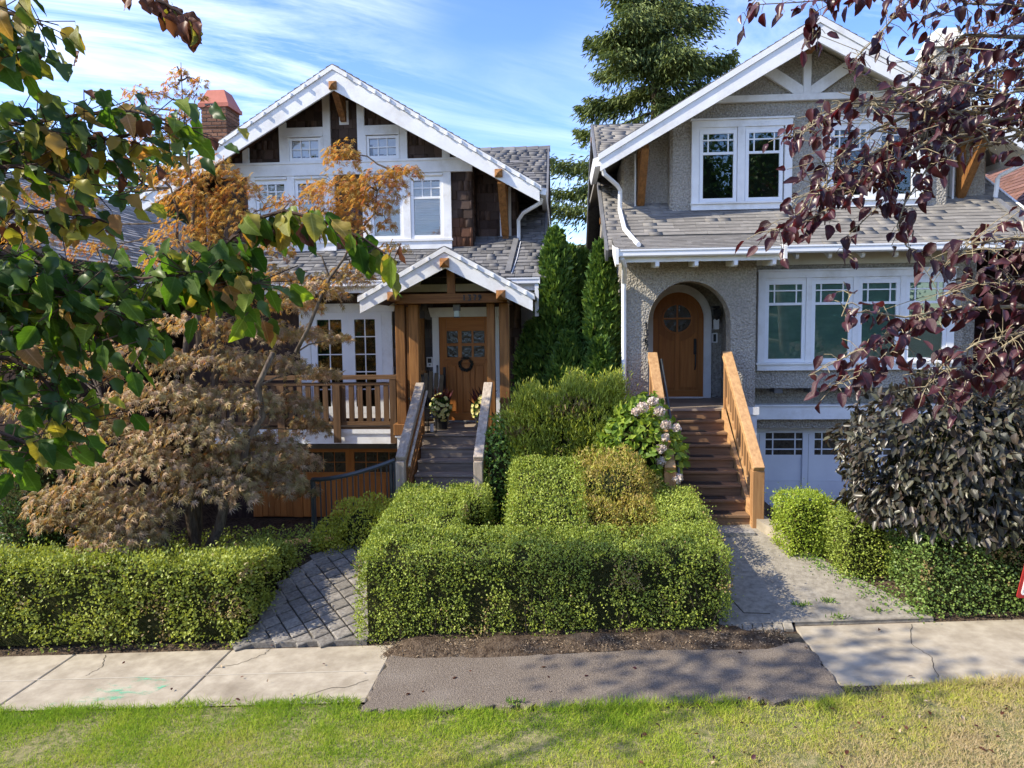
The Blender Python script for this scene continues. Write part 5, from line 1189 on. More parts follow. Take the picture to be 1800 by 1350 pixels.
lm = bx('wall_lamp', BLACK, B, 2.81, 2.93, 13.46, 13.617, 3.72, 3.76); bx('lamp_glass', BLIND, lm, 2.825, 2.915, 13.43, 13.52, 3.33, 3.52); bx('lamp_hood', BLACK, lm, 2.80, 2.94, 13.40, 13.55, 3.58, 3.70)
MB().lathe((2.87, 13.475, 3.50), [(.05, 0), (.075, .08)], 8).build('lamp_hood', BLACK, lm); bx('lamp_arm', BLACK, lm, 2.855, 2.885, 13.46, 13.49, 3.70, 3.72); bx('lamp_bracket', BLACK, lm, 2.83, 2.91, 13.55, 13.617, 3.35, 3.70)
ic = bx('intercom', WHITE2, B, 2.815, 2.925, 13.59, 13.617, 3.08, 3.26, bevel=.004); bx('intercom_screen', BLACK, ic, 2.845, 2.895, 13.582, 13.5895, 3.10, 3.24)
digits(B, '1367', 1.375, 11.88, 3.36, .10, BLACK, .118, vertical=True)
chb = bx('chimney', STUCCO, B, 7.05, 7.65, 14.3, 15.0, 6.0, 8.55); MB().add([(7.0,14.25,8.551),(7.7,14.25,8.551),(7.7,15.05,8.551),(7.0,15.05,8.551),(7.15,14.45,8.95),(7.5,14.45,8.95),(7.5,14.85,8.95),(7.15,14.85,8.95)], [(0,1,5,4),(1,2,6,5),(2,3,7,6),(3,0,4,7),(4,5,6,7),(3,2,1,0)]).build('chimney_cap', CREAM, chb)

# ---------------- stained steps to the arched porch
STB = thing('wooden_steps', 'brown stained wooden steps with black tread mats rising to the arched porch', 'steps', (2.1, 10.8, .6))
nr = 9; rise = (2.042 - .60) / nr; run = .232
for i in range(1, nr + 1):
    z = 2.042 - rise * i; y = 11.78 - run * i
    bx('riser', STAINX, STB, 1.55, 2.60, y + run + .025, y + run + .05, z + .002, z + rise - .042)
    if i < nr:
        bx('tread', STAINX, STB, 1.55, 2.60, y, y + run + .024, z - .04, z, bevel=.005); bx('tread_mat', BLACK, STB, 1.60, 2.36 - .012 * (8 - i), y + .035, y + run - .01, z + .001, z + .008)
bx('bottom_step', STONE, STB, 1.5, 2.60, 9.62, 9.95, .42, .60)
for x0, x1 in ((1.49, 1.545), (2.605, 2.66)):
    MB().ext([(11.75, 1.75), (11.75, 2.06), (9.85, .72), (9.85, .42)], 'yz', x0, x1).build('stringer', ORAY, STB)
for X in (1.49, 2.69):
    MB().beam((X, 11.80, 2.94), (X, 9.83, 1.42), .15, .10).build('handrail', ORAY, STB, bevel=.006)
    bx('newel', ORAZ, STB, X - .08, X + .08, 9.83, 9.98, .52, 1.40, bevel=.006)
    MB().beam((X, 11.78, 2.22), (X, 9.98, .86), .05, .09).build('lower_rail', ORAY, STB)
    for k in range(11):
        y = 11.62 - k * .15; zb = 2.22 - (11.78 - y) * .756; bx('baluster', ORAZ, STB, X - .022, X + .022, y - .03, y + .03, zb + .04, 2.94 - (11.80 - y) * .772 - .055)
    bx('newel', ORAZ, STB, X - .05, X + .05, 11.72, 11.80, 2.0, 2.86)
MB().tube([(1.62, 11.70, 2.86), (1.62, 9.98, 1.46), (1.62, 9.92, 1.36), (1.62, 9.92, .62)], .02, 8).build('pipe_rail', FENCE, STB)
MB().tube([(1.62, 11.70, 2.86), (1.62, 11.70, 2.05)], .02, 8).build('pipe_post', FENCE, STB)
# low concrete kerb wall beside the walk
KW = [(2.62, 9.95), (2.74, 9.65), (2.86, 9.38), (2.95, 9.2)]
m = MB(); w = .17; vs = []
for x, y in KW:
    g = gz(min(x, 3.0), y); vs += [(x, y, g - .1), (x + w, y + .05, g - .1), (x + w, y + .05, g + .15), (x, y, g + .15)]
m.v = vs
for i in range(len(KW) - 1): a = i * 4; m.f += [(a, a + 4, a + 7, a + 3), (a + 3, a + 7, a + 6, a + 2), (a + 2, a + 6, a + 5, a + 1)]
m.f += [(0, 3, 2, 1), (12, 13, 14, 15)]
tag(m.build('low_wall', CONC), 'low pale concrete edging wall at the foot of the stained steps', 'low wall')

# ================================================================== neighbours
NL = thing('house', 'neighbouring house at far left showing only its grey shingled roof slope behind the maple', 'house', (-10.5, 14, 0))
bx('wall', WALLA, NL, -14.2, -8.6, 11.5, 21, -.6, 4.9)
mroof = MB().ext([(-7.95, 4.60), (-11.3, 6.72), (-14.9, 4.5), (-14.9, 4.38), (-11.3, 6.6), (-7.95, 4.48)], 'xz', 10.9, 20.6).build('roof', ROOFB, NL)
pc = Pieces(); sl = Vector((-3.35, 0, 2.12)).normalized()
lay(pc, 'roof_shingle', ASPHN, (-7.95, 10.9, 4.60), (0, 1, 0), sl, 9.7, 3.9, .14, (.2, .4), .02, jitter=.004)
pc.done(mroof, 'roof_shingle', 300)
NR = thing('house', 'dark red neighbouring house at the far right edge behind the plum branches', 'house', (10, 14, 0))
bx('wall', WALLA, NR, 8.75, 14, 13.6, 22, -.5, 5.2)
for k in range(26): MB().box(8.74, 14, 13.565, 13.598, .2 + k * .19, .2 + k * .19 + .182).build('siding_board', REDSIDE, NR); MB().box(8.71, 8.748, 13.6, 18, .2 + k * .19, .2 + k * .19 + .182).build('siding_board', REDSIDE, NR)
MB().ext([(8.3, 4.9), (11.2, 7.4), (14.4, 4.9), (14.4, 4.78), (11.2, 7.28), (8.3, 4.78)], 'xz', 13.1, 22).build('roof', REDROOF, NR)
pc = Pieces(); lay(pc, 'roof_shingle', REDROOF, (8.3, 22, 4.905), (0, -1, 0), Vector((2.9, 0, 2.5)).normalized(), 8.9, 3.7, .16, (.2, .4), .02, jitter=.004); pc.done(NR, 'roof_shingle', 200)
MB().ext([(8.25, 4.86), (11.2, 7.40), (11.2, 7.20), (8.25, 4.66)], 'xz', 13.05, 13.098).build('rake_board', WHITE, NR); MB().ext([(14.45, 4.86), (11.2, 7.40), (11.2, 7.20), (14.45, 4.66)], 'xz', 13.05, 13.098).build('rake_board', WHITE, NR)
window(NR, 9.35, 10.3, 1.5, 2.65, 13.56, [(9.83, 1.5, 2.65)], [], DARK, GLASS, .07, frame_mat=GALV)
# ================================================================== clipped hedges and shrubs of the front yards
tA = lambda x, y: .75 + .0 * x - .17 * np.maximum(0, np.asarray(y) - 7.7)
hedge('hedge', 'long golden green clipped hedge along the pavement below the brown maple', 'hedge',
      [(-5.66, 8.10, 2.0, .48, 0, tA), (-3.98, 8.9, .31, .68, 0, tA)], L_HEDGE, 3000, .040, .026, wob=.11, nscale=4.5, hole=.37, sprig=.045)
tC = lambda x, y: .94 + .10 * (np.asarray(y) - 7.55) + .015 * x
tCb = lambda x, y: np.minimum(1.0 + .42 * (np.asarray(y) - 8.45), 1.56) + 0 * x
hc = hedge('hedge', 'clipped boxwood hedge ring in the middle between the two front walks', 'hedge',
      [(-.25, 7.95, 2.03, .41, 0, tC), (-1.79, 9.1, .49, .92, 0, tC), (-1.66, 9.7, .63, .32, 0, tC), (1.50, 9.0, .28, .85, 0, tC)], L_BOX, 3900, .029, .019, r=.06, wob=.045, nscale=4.0, hole=.37, sprig=.028)
mb = MB()
for i in range(60):     # bare stems showing low on the front
    x = RNG.uniform(-2.1, 1.7); y = 7.60 + RNG.random() * .1; z = gz(x, y); dx_, dz_ = RNG.normal(0, .12), RNG.uniform(.3, .6)
    mb.tube([(x, y, z), (x + dx_ * .4, y - .02, z + dz_ * .5), (x + dx_, y - .03, z + dz_)], [.007, .005, .003], 4)
mb.build('stems', BARK, hc, kind='stuff')
hedge('boxwood_block', 'square clipped boxwood block standing inside the middle hedge ring', 'shrub', [(-.20, 9.28, .48, .70, 0, tCb)], L_BOX, 3600, .032, .021, wob=.05, sprig=.028)
hedge('yew_bush', 'yellow tipped yew bush with upright shoots in front of the dark cedars', 'bush',
      [(.05, 10.85, .80, .50, 0, lambda x, y: 2.22 + .28 * np.clip((np.asarray(x) + .75) / 1.2, 0, 1.2) + .10 * np.sin(np.asarray(x) * 9) + 0 * y)], L_YEW, 4300, .085, .017, r=.2, wob=.12, nscale=3.0, upright=1.3, sprig=.05, shag=.5, hole=.30, inset=.14)
def dome_shrub(name, label, cat, c, rad, n, lm, L, Wd, tpl, wob=.22, nscale=2.5, T=(0, 0, .2), tw=.6, core=True, group=None, zmin=-.75, single=None, nobj=0, shell=.3, more=()):
    root = thing(name, label, cat, (c[0], c[1], gz(c[0], c[1])), group)
    P, Nr = dome_points(c, rad, n, wob, nscale, zmin, shell)
    for c2, r2, n2 in more: p2, q2 = dome_points(c2, r2, n2, wob, nscale, zmin, shell); P = np.concatenate([P, p2]); Nr = np.concatenate([Nr, q2])
    n = len(P)
    Tt = Nr * .5 + rnd(n) * tw + np.array(T); Nf = Nr * .9 + rnd(n) * .55 + np.array([0, 0, .25]); s = RNG.uniform(.65, 1.2, n)
    if nobj:
        d = np.linalg.norm(P - np.array([0, 0, EYE]), axis=1) - (P[:, 2] * .2); order = np.argsort(d)[:nobj]; rest = np.setdiff1d(np.arange(n), order)
        me = tri_leaf_mesh('leaf', tpl, single); org = Vector(ORI[root.name])
        for i in order:
            o = link('leaf', me, root); M = leaf_matrix(P[i], Tt[i], Nf[i], L * s[i], Wd * s[i]); M.translation -= org; o.matrix_basis = M
        P, Tt, Nf, s = P[rest], Tt[rest], Nf[rest], s[rest]
    foliage('foliage', lm, root, P, Tt, Nf, L * s, Wd * s, tpl)
    mb = MB()
    for i in range(9):
        a = 2 * pi * i / 9 + .3; mb.tube([(c[0], c[1], gz(c[0], c[1])), (c[0] + rad[0] * .35 * cos(a), c[1] + rad[1] * .35 * sin(a), c[2]), (c[0] + rad[0] * .75 * cos(a), c[1] + rad[1] * .75 * sin(a), c[2] + rad[2] * .5)], [.02, .012, .005], 5)
    mb.build('stems', BARK, root, kind='stuff')
    if core:
        m = MB(); g = gz(c[0], c[1])
        m.lathe((c[0], c[1], 0), [(rad[0] * .45, g), (rad[0] * .72, c[2] - rad[2] * .2), (rad[0] * .62, c[2] + rad[2] * .35), (rad[0] * .25, c[2] + rad[2] * .68)], 12)
        cy_ = c[1]; m.v = [(x, cy_ + (y - cy_) * rad[1] / rad[0], z) for x, y, z in m.v]
        m.build('shade_core', HCORE, root, kind='stuff')  # dark solid filling the shrub, stands in for its shaded inside
    return root
dome_shrub('heath_bush', 'loose bronze and yellow green heath bush beside the boxwood block', 'bush', (.66, 9.6, 1.0), (.66, .52, .66), 8000, L_HEATH, .05, .018, T_DIA, wob=.5, nscale=2.2, T=(0, 0, .8), more=(((.42, 9.05, .85), (.42, .40, .46), 3500), ((.95, 9.15, .82), (.40, .42, .44), 3500), ((.98, 9.75, 1.1), (.42, .4, .5), 3500), ((.5, 9.9, 1.25), (.40, .35, .46), 2500)))
hy = dome_shrub('hydrangea', 'hydrangea bush with broad lime leaves and faded pink flower heads', 'bush', (1.10, 10.35, 1.45), (.63, .58, .90), 2300, L_HYD, .125, .095, T_OVAL, wob=.22, T=(0, 0, -.25), single=L_HYDO, nobj=300, nscale=3.0)
for k, (px, py, r) in enumerate([(1130, 716, .085), (1148, 705, .07), (1159, 723, .08), (1171, 747, .075), (1189, 752, .06), (1169, 769, .055), (1162, 789, .075), (1162, 811, .075), (1191, 841, .085), (1118, 724, .06)]):
    c = at(px, py, 9.86); d = unit(rnd(150)); P = np.array(c) + d * r * np.array([1.1, 1, .9])
    foliage('flower_head', L_HFL, hy, np.array(c) + (P - np.array(c)) * .66, d * .3 + rnd(len(d)) * .7, d + rnd(len(d)) * .3, .038, .034, T_DIA, kind=None)
dome_shrub('shrub', 'small fresh green shrub beside the right rail of the grey steps', 'shrub', (-.93, 10.5, 1.15), (.32, .36, .92), 2600, L_SHRUB, .065, .035, T_OVAL, nscale=3.5)
dome_shrub('privet_bush', 'golden yellow privet at the foot of the metal guard railing', 'bush', (-2.85, 9.9, .50), (.50, .32, .46), 5500, L_PRIV, .045, .024, T_DIA, wob=.5, nscale=4.0, T=(0, 0, .6), more=(((-3.28, 9.85, .36), (.34, .3, .36), 2600), ((-2.5, 9.95, .62), (.3, .26, .4), 2200)))
dome_shrub('dark_shrub', 'dark leggy shrub in the shade at the left end of the golden hedge', 'shrub', (-7.55, 9.7, .9), (.75, .6, 1.0), 5200, L_DKSH, .055, .032, T_DIA, nscale=3.0)
hedge('box_bush', 'bright lime clipped box bush next to the low kerb wall', 'bush', [(3.12, 9.35, .29, .30, .1, lambda x, y: 1.19 + 0 * x)], L_BALL, 5200, .03, .018, r=.13, wob=.04)
hedge('box_bush', 'mid green box bush between the lime bush and the tall right hedge', 'bush', [(3.62, 8.95, .30, .42, .05, lambda x, y: 1.10 + 0 * x)], L_BOX, 4200, .03, .02, r=.06, wob=.04)
hedge('hedge', 'tall dark green clipped hedge under the copper beech at right', 'hedge', [(5.30, 8.22, 1.42, .47, 0, lambda x, y: 1.14 - .035 * (np.asarray(x) - 3.7) + 0 * y)], L_BOXD, 4000, .031, .021, wob=.03, r=.05)
n = 800    # low creeping plants on the bare edges
t = RNG.random(n); x = 3.05 + .85 * t + RNG.normal(0, .12, n); y = 9.1 - 1.4 * t + RNG.normal(0, .05, n)
gc = foliage('ground_cover', L_SHRUB, None, np.stack([x, y, ground(x, y) + RNG.random(n) * .05], 1), rnd(n) + np.array([0, 0, .6]), rnd(n) + np.array([0, 0, 1.2]), .032, .022, T_DIA); gc['kind'] = 'stuff'
n = 9000
x = RNG.uniform(-7.4, -3.4, n); y = RNG.uniform(8.5, 10.0, n); k = (x < -4.3) | (y > 9.5); x, y = x[k], y[k]; n = len(x)
gc = foliage('ground_cover', L_BOX, None, np.stack([x, y, ground(x, y) + .08 + RNG.random(n) * .2], 1), rnd(n) + np.array([0, 0, .5]), rnd(n) + np.array([0, 0, 1.2]), .045, .028, T_DIA); gc['kind'] = 'stuff'
for k, (px, py) in enumerate([(1455, 1062), (1475, 1104), (1410, 1068), (905, 1240), (1540, 1090)]):     # weeds in the joints
    p = at(px, py, 7.6 if py < 1200 else 6.2); x0, y0 = p.x, {0: 8.05, 1: 7.74, 2: 8.0, 3: 6.22, 4: 7.85}[k]; n = 40
    t0 = y0 / p.y; x0 = p.x * t0
    w = foliage('weed', L_SHRUB, None, np.stack([x0 + RNG.normal(0, .05, n), y0 + RNG.normal(0, .02, n), np.full(n, gz(x0, y0) + .02)], 1), rnd(n) + np.array([0, 0, .8]), rnd(n) + np.array([0, 0, .6]), .06, .012, T_DIA, kind=None)
    tag(w, ['tuft of green weeds growing in the right concrete walk', 'small leafy weed at the joint of the right walk and pavement', 'thin weed sprig left of the other weeds on the right walk', 'green weed at the lawn edge of the asphalt patch', 'weed beside the foot of the tall right hedge'][k], 'weed')

# ------------------------------------------------------------------ cedars between the houses
def cedar(x, y, top, rad, label, n):
    g = gz(x, y); root = thing('cedar_tree', label, 'tree', (x, y, g), 'narrow cedars between the two houses')
    MB().tube([(x, y, g), (x, y, g + (top - g) * .55), (x, y, top - .2)], [.06, .04, .01], 6).build('trunk', BARK, root)
    t = RNG.random(n) ** .85; a = RNG.uniform(0, 2 * pi, n); z = g + .1 + (top - g - .1) * t
    prof = rad * np.minimum(1, (1.02 - t) / .42) ** .75 * (.85 + .15 * np.sin(t * 9))
    q = np.stack([x + np.cos(a), y + np.sin(a), z], 1); b = fnoise(np.stack([np.cos(a) * 1.5 + x * 3, np.sin(a) * 1.5 + 7, z * 1.6], 1) + 12, 1.6) - .5
    rr = prof * (1 + b * .65) * (1 - RNG.exponential(.09, n).clip(0, .6)); d = np.stack([np.cos(a), np.sin(a), 0 * a], 1)
    P = np.stack([x + rr * np.cos(a), y + rr * np.sin(a), z], 1)
    T = d * .45 + np.array([0, 0, .8]) + rnd(n) * .33; tang = np.stack([-np.sin(a), np.cos(a), 0 * a], 1)
    Nf = tang * .5 * RNG.choice([-1, 1], n)[:, None] + d * .8 + rnd(n) * .4; s = RNG.uniform(.6, 1.3, n)
    foliage('crown', L_CED, root, P, T, Nf, .14 * s, .055 * s, T_DIA)
    MB().lathe((x, y, 0), [(rad * .6, g + .1), (rad * .72, g + (top - g) * .4), (rad * .45, g + (top - g) * .7), (.04, top - .25)], 10).build('shade_core', HCORE, root, kind='stuff')  # dark cone inside the column in place of its inner shade
for c in [(-.10, 12.75, 5.08, .44, 'tall narrow cedar whose sunlit tip stands beside the brown house roof', 8500), (.15, 13.4, 4.84, .36, 'slim cedar with a thin pointed tip alone against the sky', 6500), (.43, 14.2, 4.85, .42, 'cedar at the back seen between the slim cedar and the grey house', 5500),
          (.70, 12.45, 4.80, .36, 'cedar pressed against the downspout corner of the grey house', 8000), (-.50, 12.9, 3.45, .40, 'short dark cedar in the shade of the porch roof', 5500), (.12, 12.3, 3.25, .44, 'low broad cedar in front of the slim cedars', 6500), (.64, 11.9, 3.15, .34, 'low dark cedar at the front beside the white downspout', 5000)]: cedar(*c)

# ------------------------------------------------------------------ spruce behind, distant trees
def conifer(name, label, x, y, g, top, z0, reach, nb, lm, per, seed, L=.34, group=None):
    r = random.Random(seed); root = thing(name, label, 'tree', (x, y, g), group)
    MB().tube([(x, y, g), (x + .1, y, (g + top) / 2), (x, y, top)], [.32, .2, .03], 8).build('trunk', BARK, root)
    mb = MB(); PP = []; TT = []
    for i in range(nb):
        t = (i + r.random()) / nb; z = z0 + (top - z0) * t; a = r.uniform(0, 2 * pi); ln = reach * (1 - t * .75) * r.uniform(.55, 1.15)
        d = np.array([cos(a), sin(a), 0.]); k = 9; ss = np.linspace(0, 1, k)
        pts = np.array([x, y, z]) + d * (ln * ss)[:, None] + np.array([0, 0, 1]) * (-.42 * ln * ss ** 1.3 + .32 * ln * ss ** 3)[:, None]
        mb.tube([tuple(p) for p in pts], list(np.linspace(.05, .008, k)), 4, cap=False)
        m = int(per * ln / reach); u = RNG.random(m) ** .7; j = np.minimum((u * (k - 1)).astype(int), k - 2); f = u * (k - 1) - j
        p = pts[j] * (1 - f)[:, None] + pts[j + 1] * f[:, None]; side = np.cross(d, [0, 0, 1.]); w = RNG.normal(0, 1, m) * (.30 * ln / 2.2) * (.35 + .8 * u * (1.15 - u) * 2.2)
        hang = RNG.exponential(.20, m) * (1 - .3 * u)
        PP.append(p + side * w[:, None] - np.array([0, 0, 1]) * hang[:, None]); TT.append(d * .7 + side * np.sign(w)[:, None] * .4 + np.array([0, 0, -.75]) + rnd(m) * .4)
    mb.build('branches', BARK, root, kind='stuff')
    P = np.concatenate(PP); T = np.concatenate(TT); n = len(P); s = RNG.uniform(.5, 1.2, n)
    foliage('crown', lm, root, P, T, rnd(n) + np.array([0, -.5, .9]), L * s, L * .2 * s, T_DIA)
conifer('spruce_tree', 'tall old spruce with drooping boughs rising behind the grey house', 3.1, 24.5, 1.0, 18.5, 6.6, 4.3, 110, L_SPR, 1700, 5, L=.25)
def broad(name, label, x, y, g, h, rad, n, lm, L, group=None, zc=.62):
    root = thing(name, label, 'tree', (x, y, g), group); c = (x, y, g + h * zc)
    MB().tube([(x, y, g), (x + .1, y, g + h * .4), (x, y, g + h * .75)], [.22, .15, .05], 8).build('trunk', BARK, root)
    P, Nr = dome_points(c, rad, n, .35, .5, -.95, .5); n = len(P); s = RNG.uniform(.6, 1.3, n)
    foliage('crown', lm, root, P, Nr + rnd(n), Nr + rnd(n) * .7, L * s, L * .6 * s, T_DIA)
    m = MB(); m.lathe(c, [(rad[0] * .35, -rad[2] * .8), (rad[0] * .68, -rad[2] * .3), (rad[0] * .70, rad[2] * .2), (rad[0] * .35, rad[2] * .68)], 12); m.build('dark_inner_core', HCORE, root, kind='stuff')  # solid dark core added so the crown reflects dark, without sky specks
broad('distant_tree', 'dark tree beyond the neighbouring grey roof at far left', -14.5, 27, .5, 9.5, (3.0, 2.5, 4.2), 5200, L_DKSH, .34, 'trees beyond the roofs')
conifer('distant_conifer', 'dark conifer showing between the grey roof slope and the white rake end', -11.6, 30, .5, 10.5, 2.5, 2.4, 40, L_DKSH, 260, 9, group='trees beyond the roofs')
TL = ['low street tree across the road opposite the brown house', 'shortest bushy tree across the road left of the middle', 'rounded tree across the road opposite the middle hedge', 'tall dark tree across the road opposite the arched porch', 'tallest dark tree across the road opposite the grey house', 'tall tree across the road furthest to the right', 'low tree across the road furthest to the left']
for i, (x, y, h, rr) in enumerate([(-9.5, -17, 7.5, 3.2), (-4.0, -18.5, 6.0, 3.0), (2.5, -19, 9, 3.4), (7.5, -17, 15.5, 3.8), (12, -16, 16, 4.2), (17, -18, 13, 4.2), (-15, -18, 7, 3.6)]):
    broad('street_tree', TL[i], x, y, -.5 + .05 * x, h, (rr, rr * .9, h * .47), 6500, L_DKSH, .30, 'trees across the road', .52)

# ------------------------------------------------------------------ Japanese maple
MX, MY = -5.25, 9.35
mp = thing('maple_tree', 'spreading Japanese maple with brown purple leaves and orange top sprays', 'tree', (MX, MY, gz(MX, MY)))
tr = MB(); g0 = gz(MX, MY)
def curve(p, q, sag, r0, r1, mbx, k=7, wig=.05):
    p = np.array(p, float); q = np.array(q, float); pts = []
    for i in range(k):
        t = i / (k - 1); w = RNG.normal(0, wig, 3) * (0 < i < k - 1); pts.append(tuple(p + (q - p) * t + np.array([0, 0, sag * sin(pi * t)]) + w))
    mbx.tube(pts, list(np.linspace(r0, r1, k)), 6); return pts
pads = []     # (centre, radii, number, colour share of orange)
def pad(px, py, Y, rx, ry, rz, n, orange):
    if orange < .5: Y += 1.3 * max(0, px - 260) / 260
    pads.append((np.array(at(px, py, Y)), (rx, ry, rz), n, orange))
# lower brown mass in tiers
for px, py, Y, rx, rz, n, o in [
    (90, 700, 9.3, .75, .22, 330, .25), (60, 790, 9.0, .75, .22, 380, .12), (140, 860, 8.6, .72, .20, 460, .08), (210, 930, 8.5, .60, .17, 420, .05), (230, 885, 8.6, .55, .2, 380, .04), (110, 905, 8.8, .42, .13, 220, .05),
    (240, 800, 8.7, .80, .24, 520, .06), (360, 840, 8.5, .75, .24, 520, .03), (460, 830, 8.7, .62, .20, 480, .03), (400, 800, 8.6, .6, .16, 330, .03), (520, 850, 9.0, .36, .14, 200, .03),
    (170, 740, 9.0, .78, .22, 420, .15), (330, 745, 8.7, .80, .24, 540, .05), (450, 770, 8.8, .72, .24, 520, .03), (520, 800, 9.2, .42, .18, 240, .03),
    (280, 680, 9.0, .75, .22, 460, .1), (400, 690, 8.8, .75, .22, 500, .06), (500, 700, 9.1, .55, .2, 360, .04), (540, 740, 9.4, .36, .16, 200, .03),
    (130, 640, 9.7, .7, .2, 300, .35), (240, 610, 9.3, .7, .2, 340, .25), (360, 620, 9.0, .75, .22, 420, .14), (470, 630, 9.0, .66, .2, 400, .08), (560, 650, 9.5, .36, .12, 130, .06),
    (330, 560, 9.2, .7, .18, 300, .35), (440, 570, 9.1, .7, .18, 320, .25), (530, 580, 9.4, .5, .15, 210, .15), (420, 520, 9.3, .6, .15, 230, .45), (510, 530, 9.4, .55, .14, 190, .35), (590, 590, 9.7, .30, .10, 70, .1),
    (550, 500, 9.5, .45, .12, 130, .5), (600, 480, 9.7, .42, .10, 110, .6), (470, 480, 9.5, .5, .13, 170, .7), (640, 460, 9.7, .3, .08, 60, .7),
    (150, 560, 10.0, .6, .18, 180, .7), (60, 600, 10.0, .6, .18, 180, .6),
    # orange upper sprays
    (330, 400, 9.6, .55, .16, 170, 1), (400, 370, 9.6, .42, .16, 160, 1), (340, 340, 9.6, .5, .16, 190, 1), (300, 300, 9.7, .42, .14, 130, 1), (420, 320, 9.6, .30, .12, 90, 1), (370, 290, 9.6, .35, .12, 120, 1),
    (320, 200, 9.6, .22, .10, 40, 1), (315, 125, 9.6, .14, .08, 24, 1), (300, 150, 9.6, .2, .08, 24, 1), (350, 140, 9.6, .14, .08, 18, 1), (345, 165, 9.6, .14, .06, 14, 1), (255, 160, 9.6, .3, .08, 46, 1), (240, 190, 9.6, .28, .08, 40, 1),
    (260, 240, 9.7, .34, .12, 70, 1), (200, 290, 9.8, .35, .12, 70, 1), (120, 340, 9.8, .4, .14, 90, 1), (60, 400, 9.9, .4, .14, 90, 1), (90, 480, 9.9, .45, .14, 110, .95), (170, 430, 9.9, .4, .12, 80, .95), (30, 330, 9.9, .35, .12, 60, 1),
    (600, 260, 9.5, .22, .14, 90, 1), (590, 320, 9.5, .42, .14, 190, 1), (660, 310, 9.5, .40, .13, 180, 1), (710, 295, 9.5, .22, .07, 60, 1), (640, 350, 9.5, .40, .12, 150, 1), (570, 370, 9.5, .35, .10, 110, 1), (620, 390, 9.5, .26, .08, 60, 1),
    (680, 390, 9.5, .12, .06, 22, 1), (690, 430, 9.5, .22, .06, 26, .9), (520, 400, 9.5, .3, .10, 70, .95), (460, 430, 9.5, .4, .1, 90, .9), (500, 350, 9.6, .28, .08, 50, 1), (390, 440, 9.6, .5, .12, 120, .9), (300, 450, 9.7, .45, .12, 100, .9)]:
    pad(px, py, Y, rx, rx * .75, rz, n, o)
bases = [(MX + a, MY + b, g0) for a, b in ((-.08, 0), (.10, .05), (.25, -.05), (-.2, .08), (.0, .15))]
stems = []
for (x, y, z), (px, py, Y) in zip(bases, ((180, 700, 9.2), (330, 560, 9.4), (480, 620, 9.2), (100, 820, 9.0), (400, 400, 9.6))):
    q = at(px, py, Y); stems.append(curve((x, y, z), tuple(q), -.15, .085, .035, tr, 9, .05))
lead = curve(tuple(at(350, 620, 9.35)), tuple(at(330, 240, 9.6)), 0, .04, .012, tr, 8, .03)
lead2 = curve(tuple(at(330, 520, 9.4)), tuple(at(300, 330, 9.6)), 0, .03, .012, tr, 7, .05); lead3 = curve(tuple(at(520, 620, 9.3)), tuple(at(690, 300, 9.5)), .1, .03, .006, tr, 9, .05)
lead4 = curve(tuple(lead[-1]), tuple(at(318, 110, 9.6)), 0, .010, .004, tr, 5, .01)
mp_trunk = tr.build('trunk', BARK, mp, smooth=True)
allpts = np.array([p for s in stems + [lead, lead2, lead3, lead4] for p in s])
br = MB(); PP = []; TT = []; NN = []; MI = []
for c, (rx, ry, rz), n, o in pads:
    d = np.linalg.norm(allpts - c, axis=1) + np.maximum(0, allpts[:, 2] - c[2]) * 1.5; a = allpts[np.argmin(d)]
    curve(tuple(a), tuple(c - np.array([0, 0, rz * .4])), .05, .014, .004, br, 5, .03)
    for q in range(4): curve(tuple(c - np.array([0, 0, rz * .4])), tuple(c + np.array([RNG.uniform(-rx, rx) * .8, RNG.uniform(-ry, ry) * .8, RNG.uniform(-rz, rz) * .3])), .02, .004, .002, br, 4, .02)
    n = int(n * (1.25 if o < .5 else 1.75)); rx *= (1 if o < .5 else 1.12); rz *= (1.15 if o < .5 else 1.7)
    rr = np.sqrt(RNG.random(n)); a = RNG.uniform(0, 2 * pi, n)
    u = np.stack([np.cos(a) * rr * rx, np.sin(a) * rr * ry, RNG.normal(0, .30, n) * rz - .75 * rz * rr ** 2], 1)
    P = c + u; out = np.stack([np.cos(a), np.sin(a), -.55 + 0 * a], 1)
    PP.append(P); TT.append(out * .75 + rnd(n) * .42 + np.array([-.05, -.15, -.35])); NN.append(np.stack([-.45 + .2 * np.cos(a), -.75 + .2 * np.sin(a), .75 + 0 * a], 1) + rnd(n) * .40); MI.append((RNG.random(n) < o).astype(int))
br.build('branches', BARK, mp, kind='stuff')
P = np.concatenate(PP); T = np.concatenate(TT); Nf = np.concatenate(NN); MI = np.concatenate(MI); n = len(P); L = np.where(MI == 1, RNG.uniform(.05, .085, n), RNG.uniform(.062, .10, n))
pick = RNG.permutation(n)[:300]; rest = np.setdiff1d(np.arange(n), pick)
lm2 = [tri_leaf_mesh('leaf', T_MAPLE, L_MBRO), tri_leaf_mesh('leaf', T_MAPLE, L_MORO)]
for i in pick:
    o = link('leaf', lm2[MI[i]], mp); M = leaf_matrix(P[i], T[i], Nf[i], L[i] * 1.1, L[i] * 1.1); M.translation -= ORI[mp.name]; o.matrix_basis = M
foliage('crown', [L_MBR, L_MOR], mp, P[rest], T[rest], Nf[rest], L[rest], L[rest], T_MAPLE, midx=MI[rest])

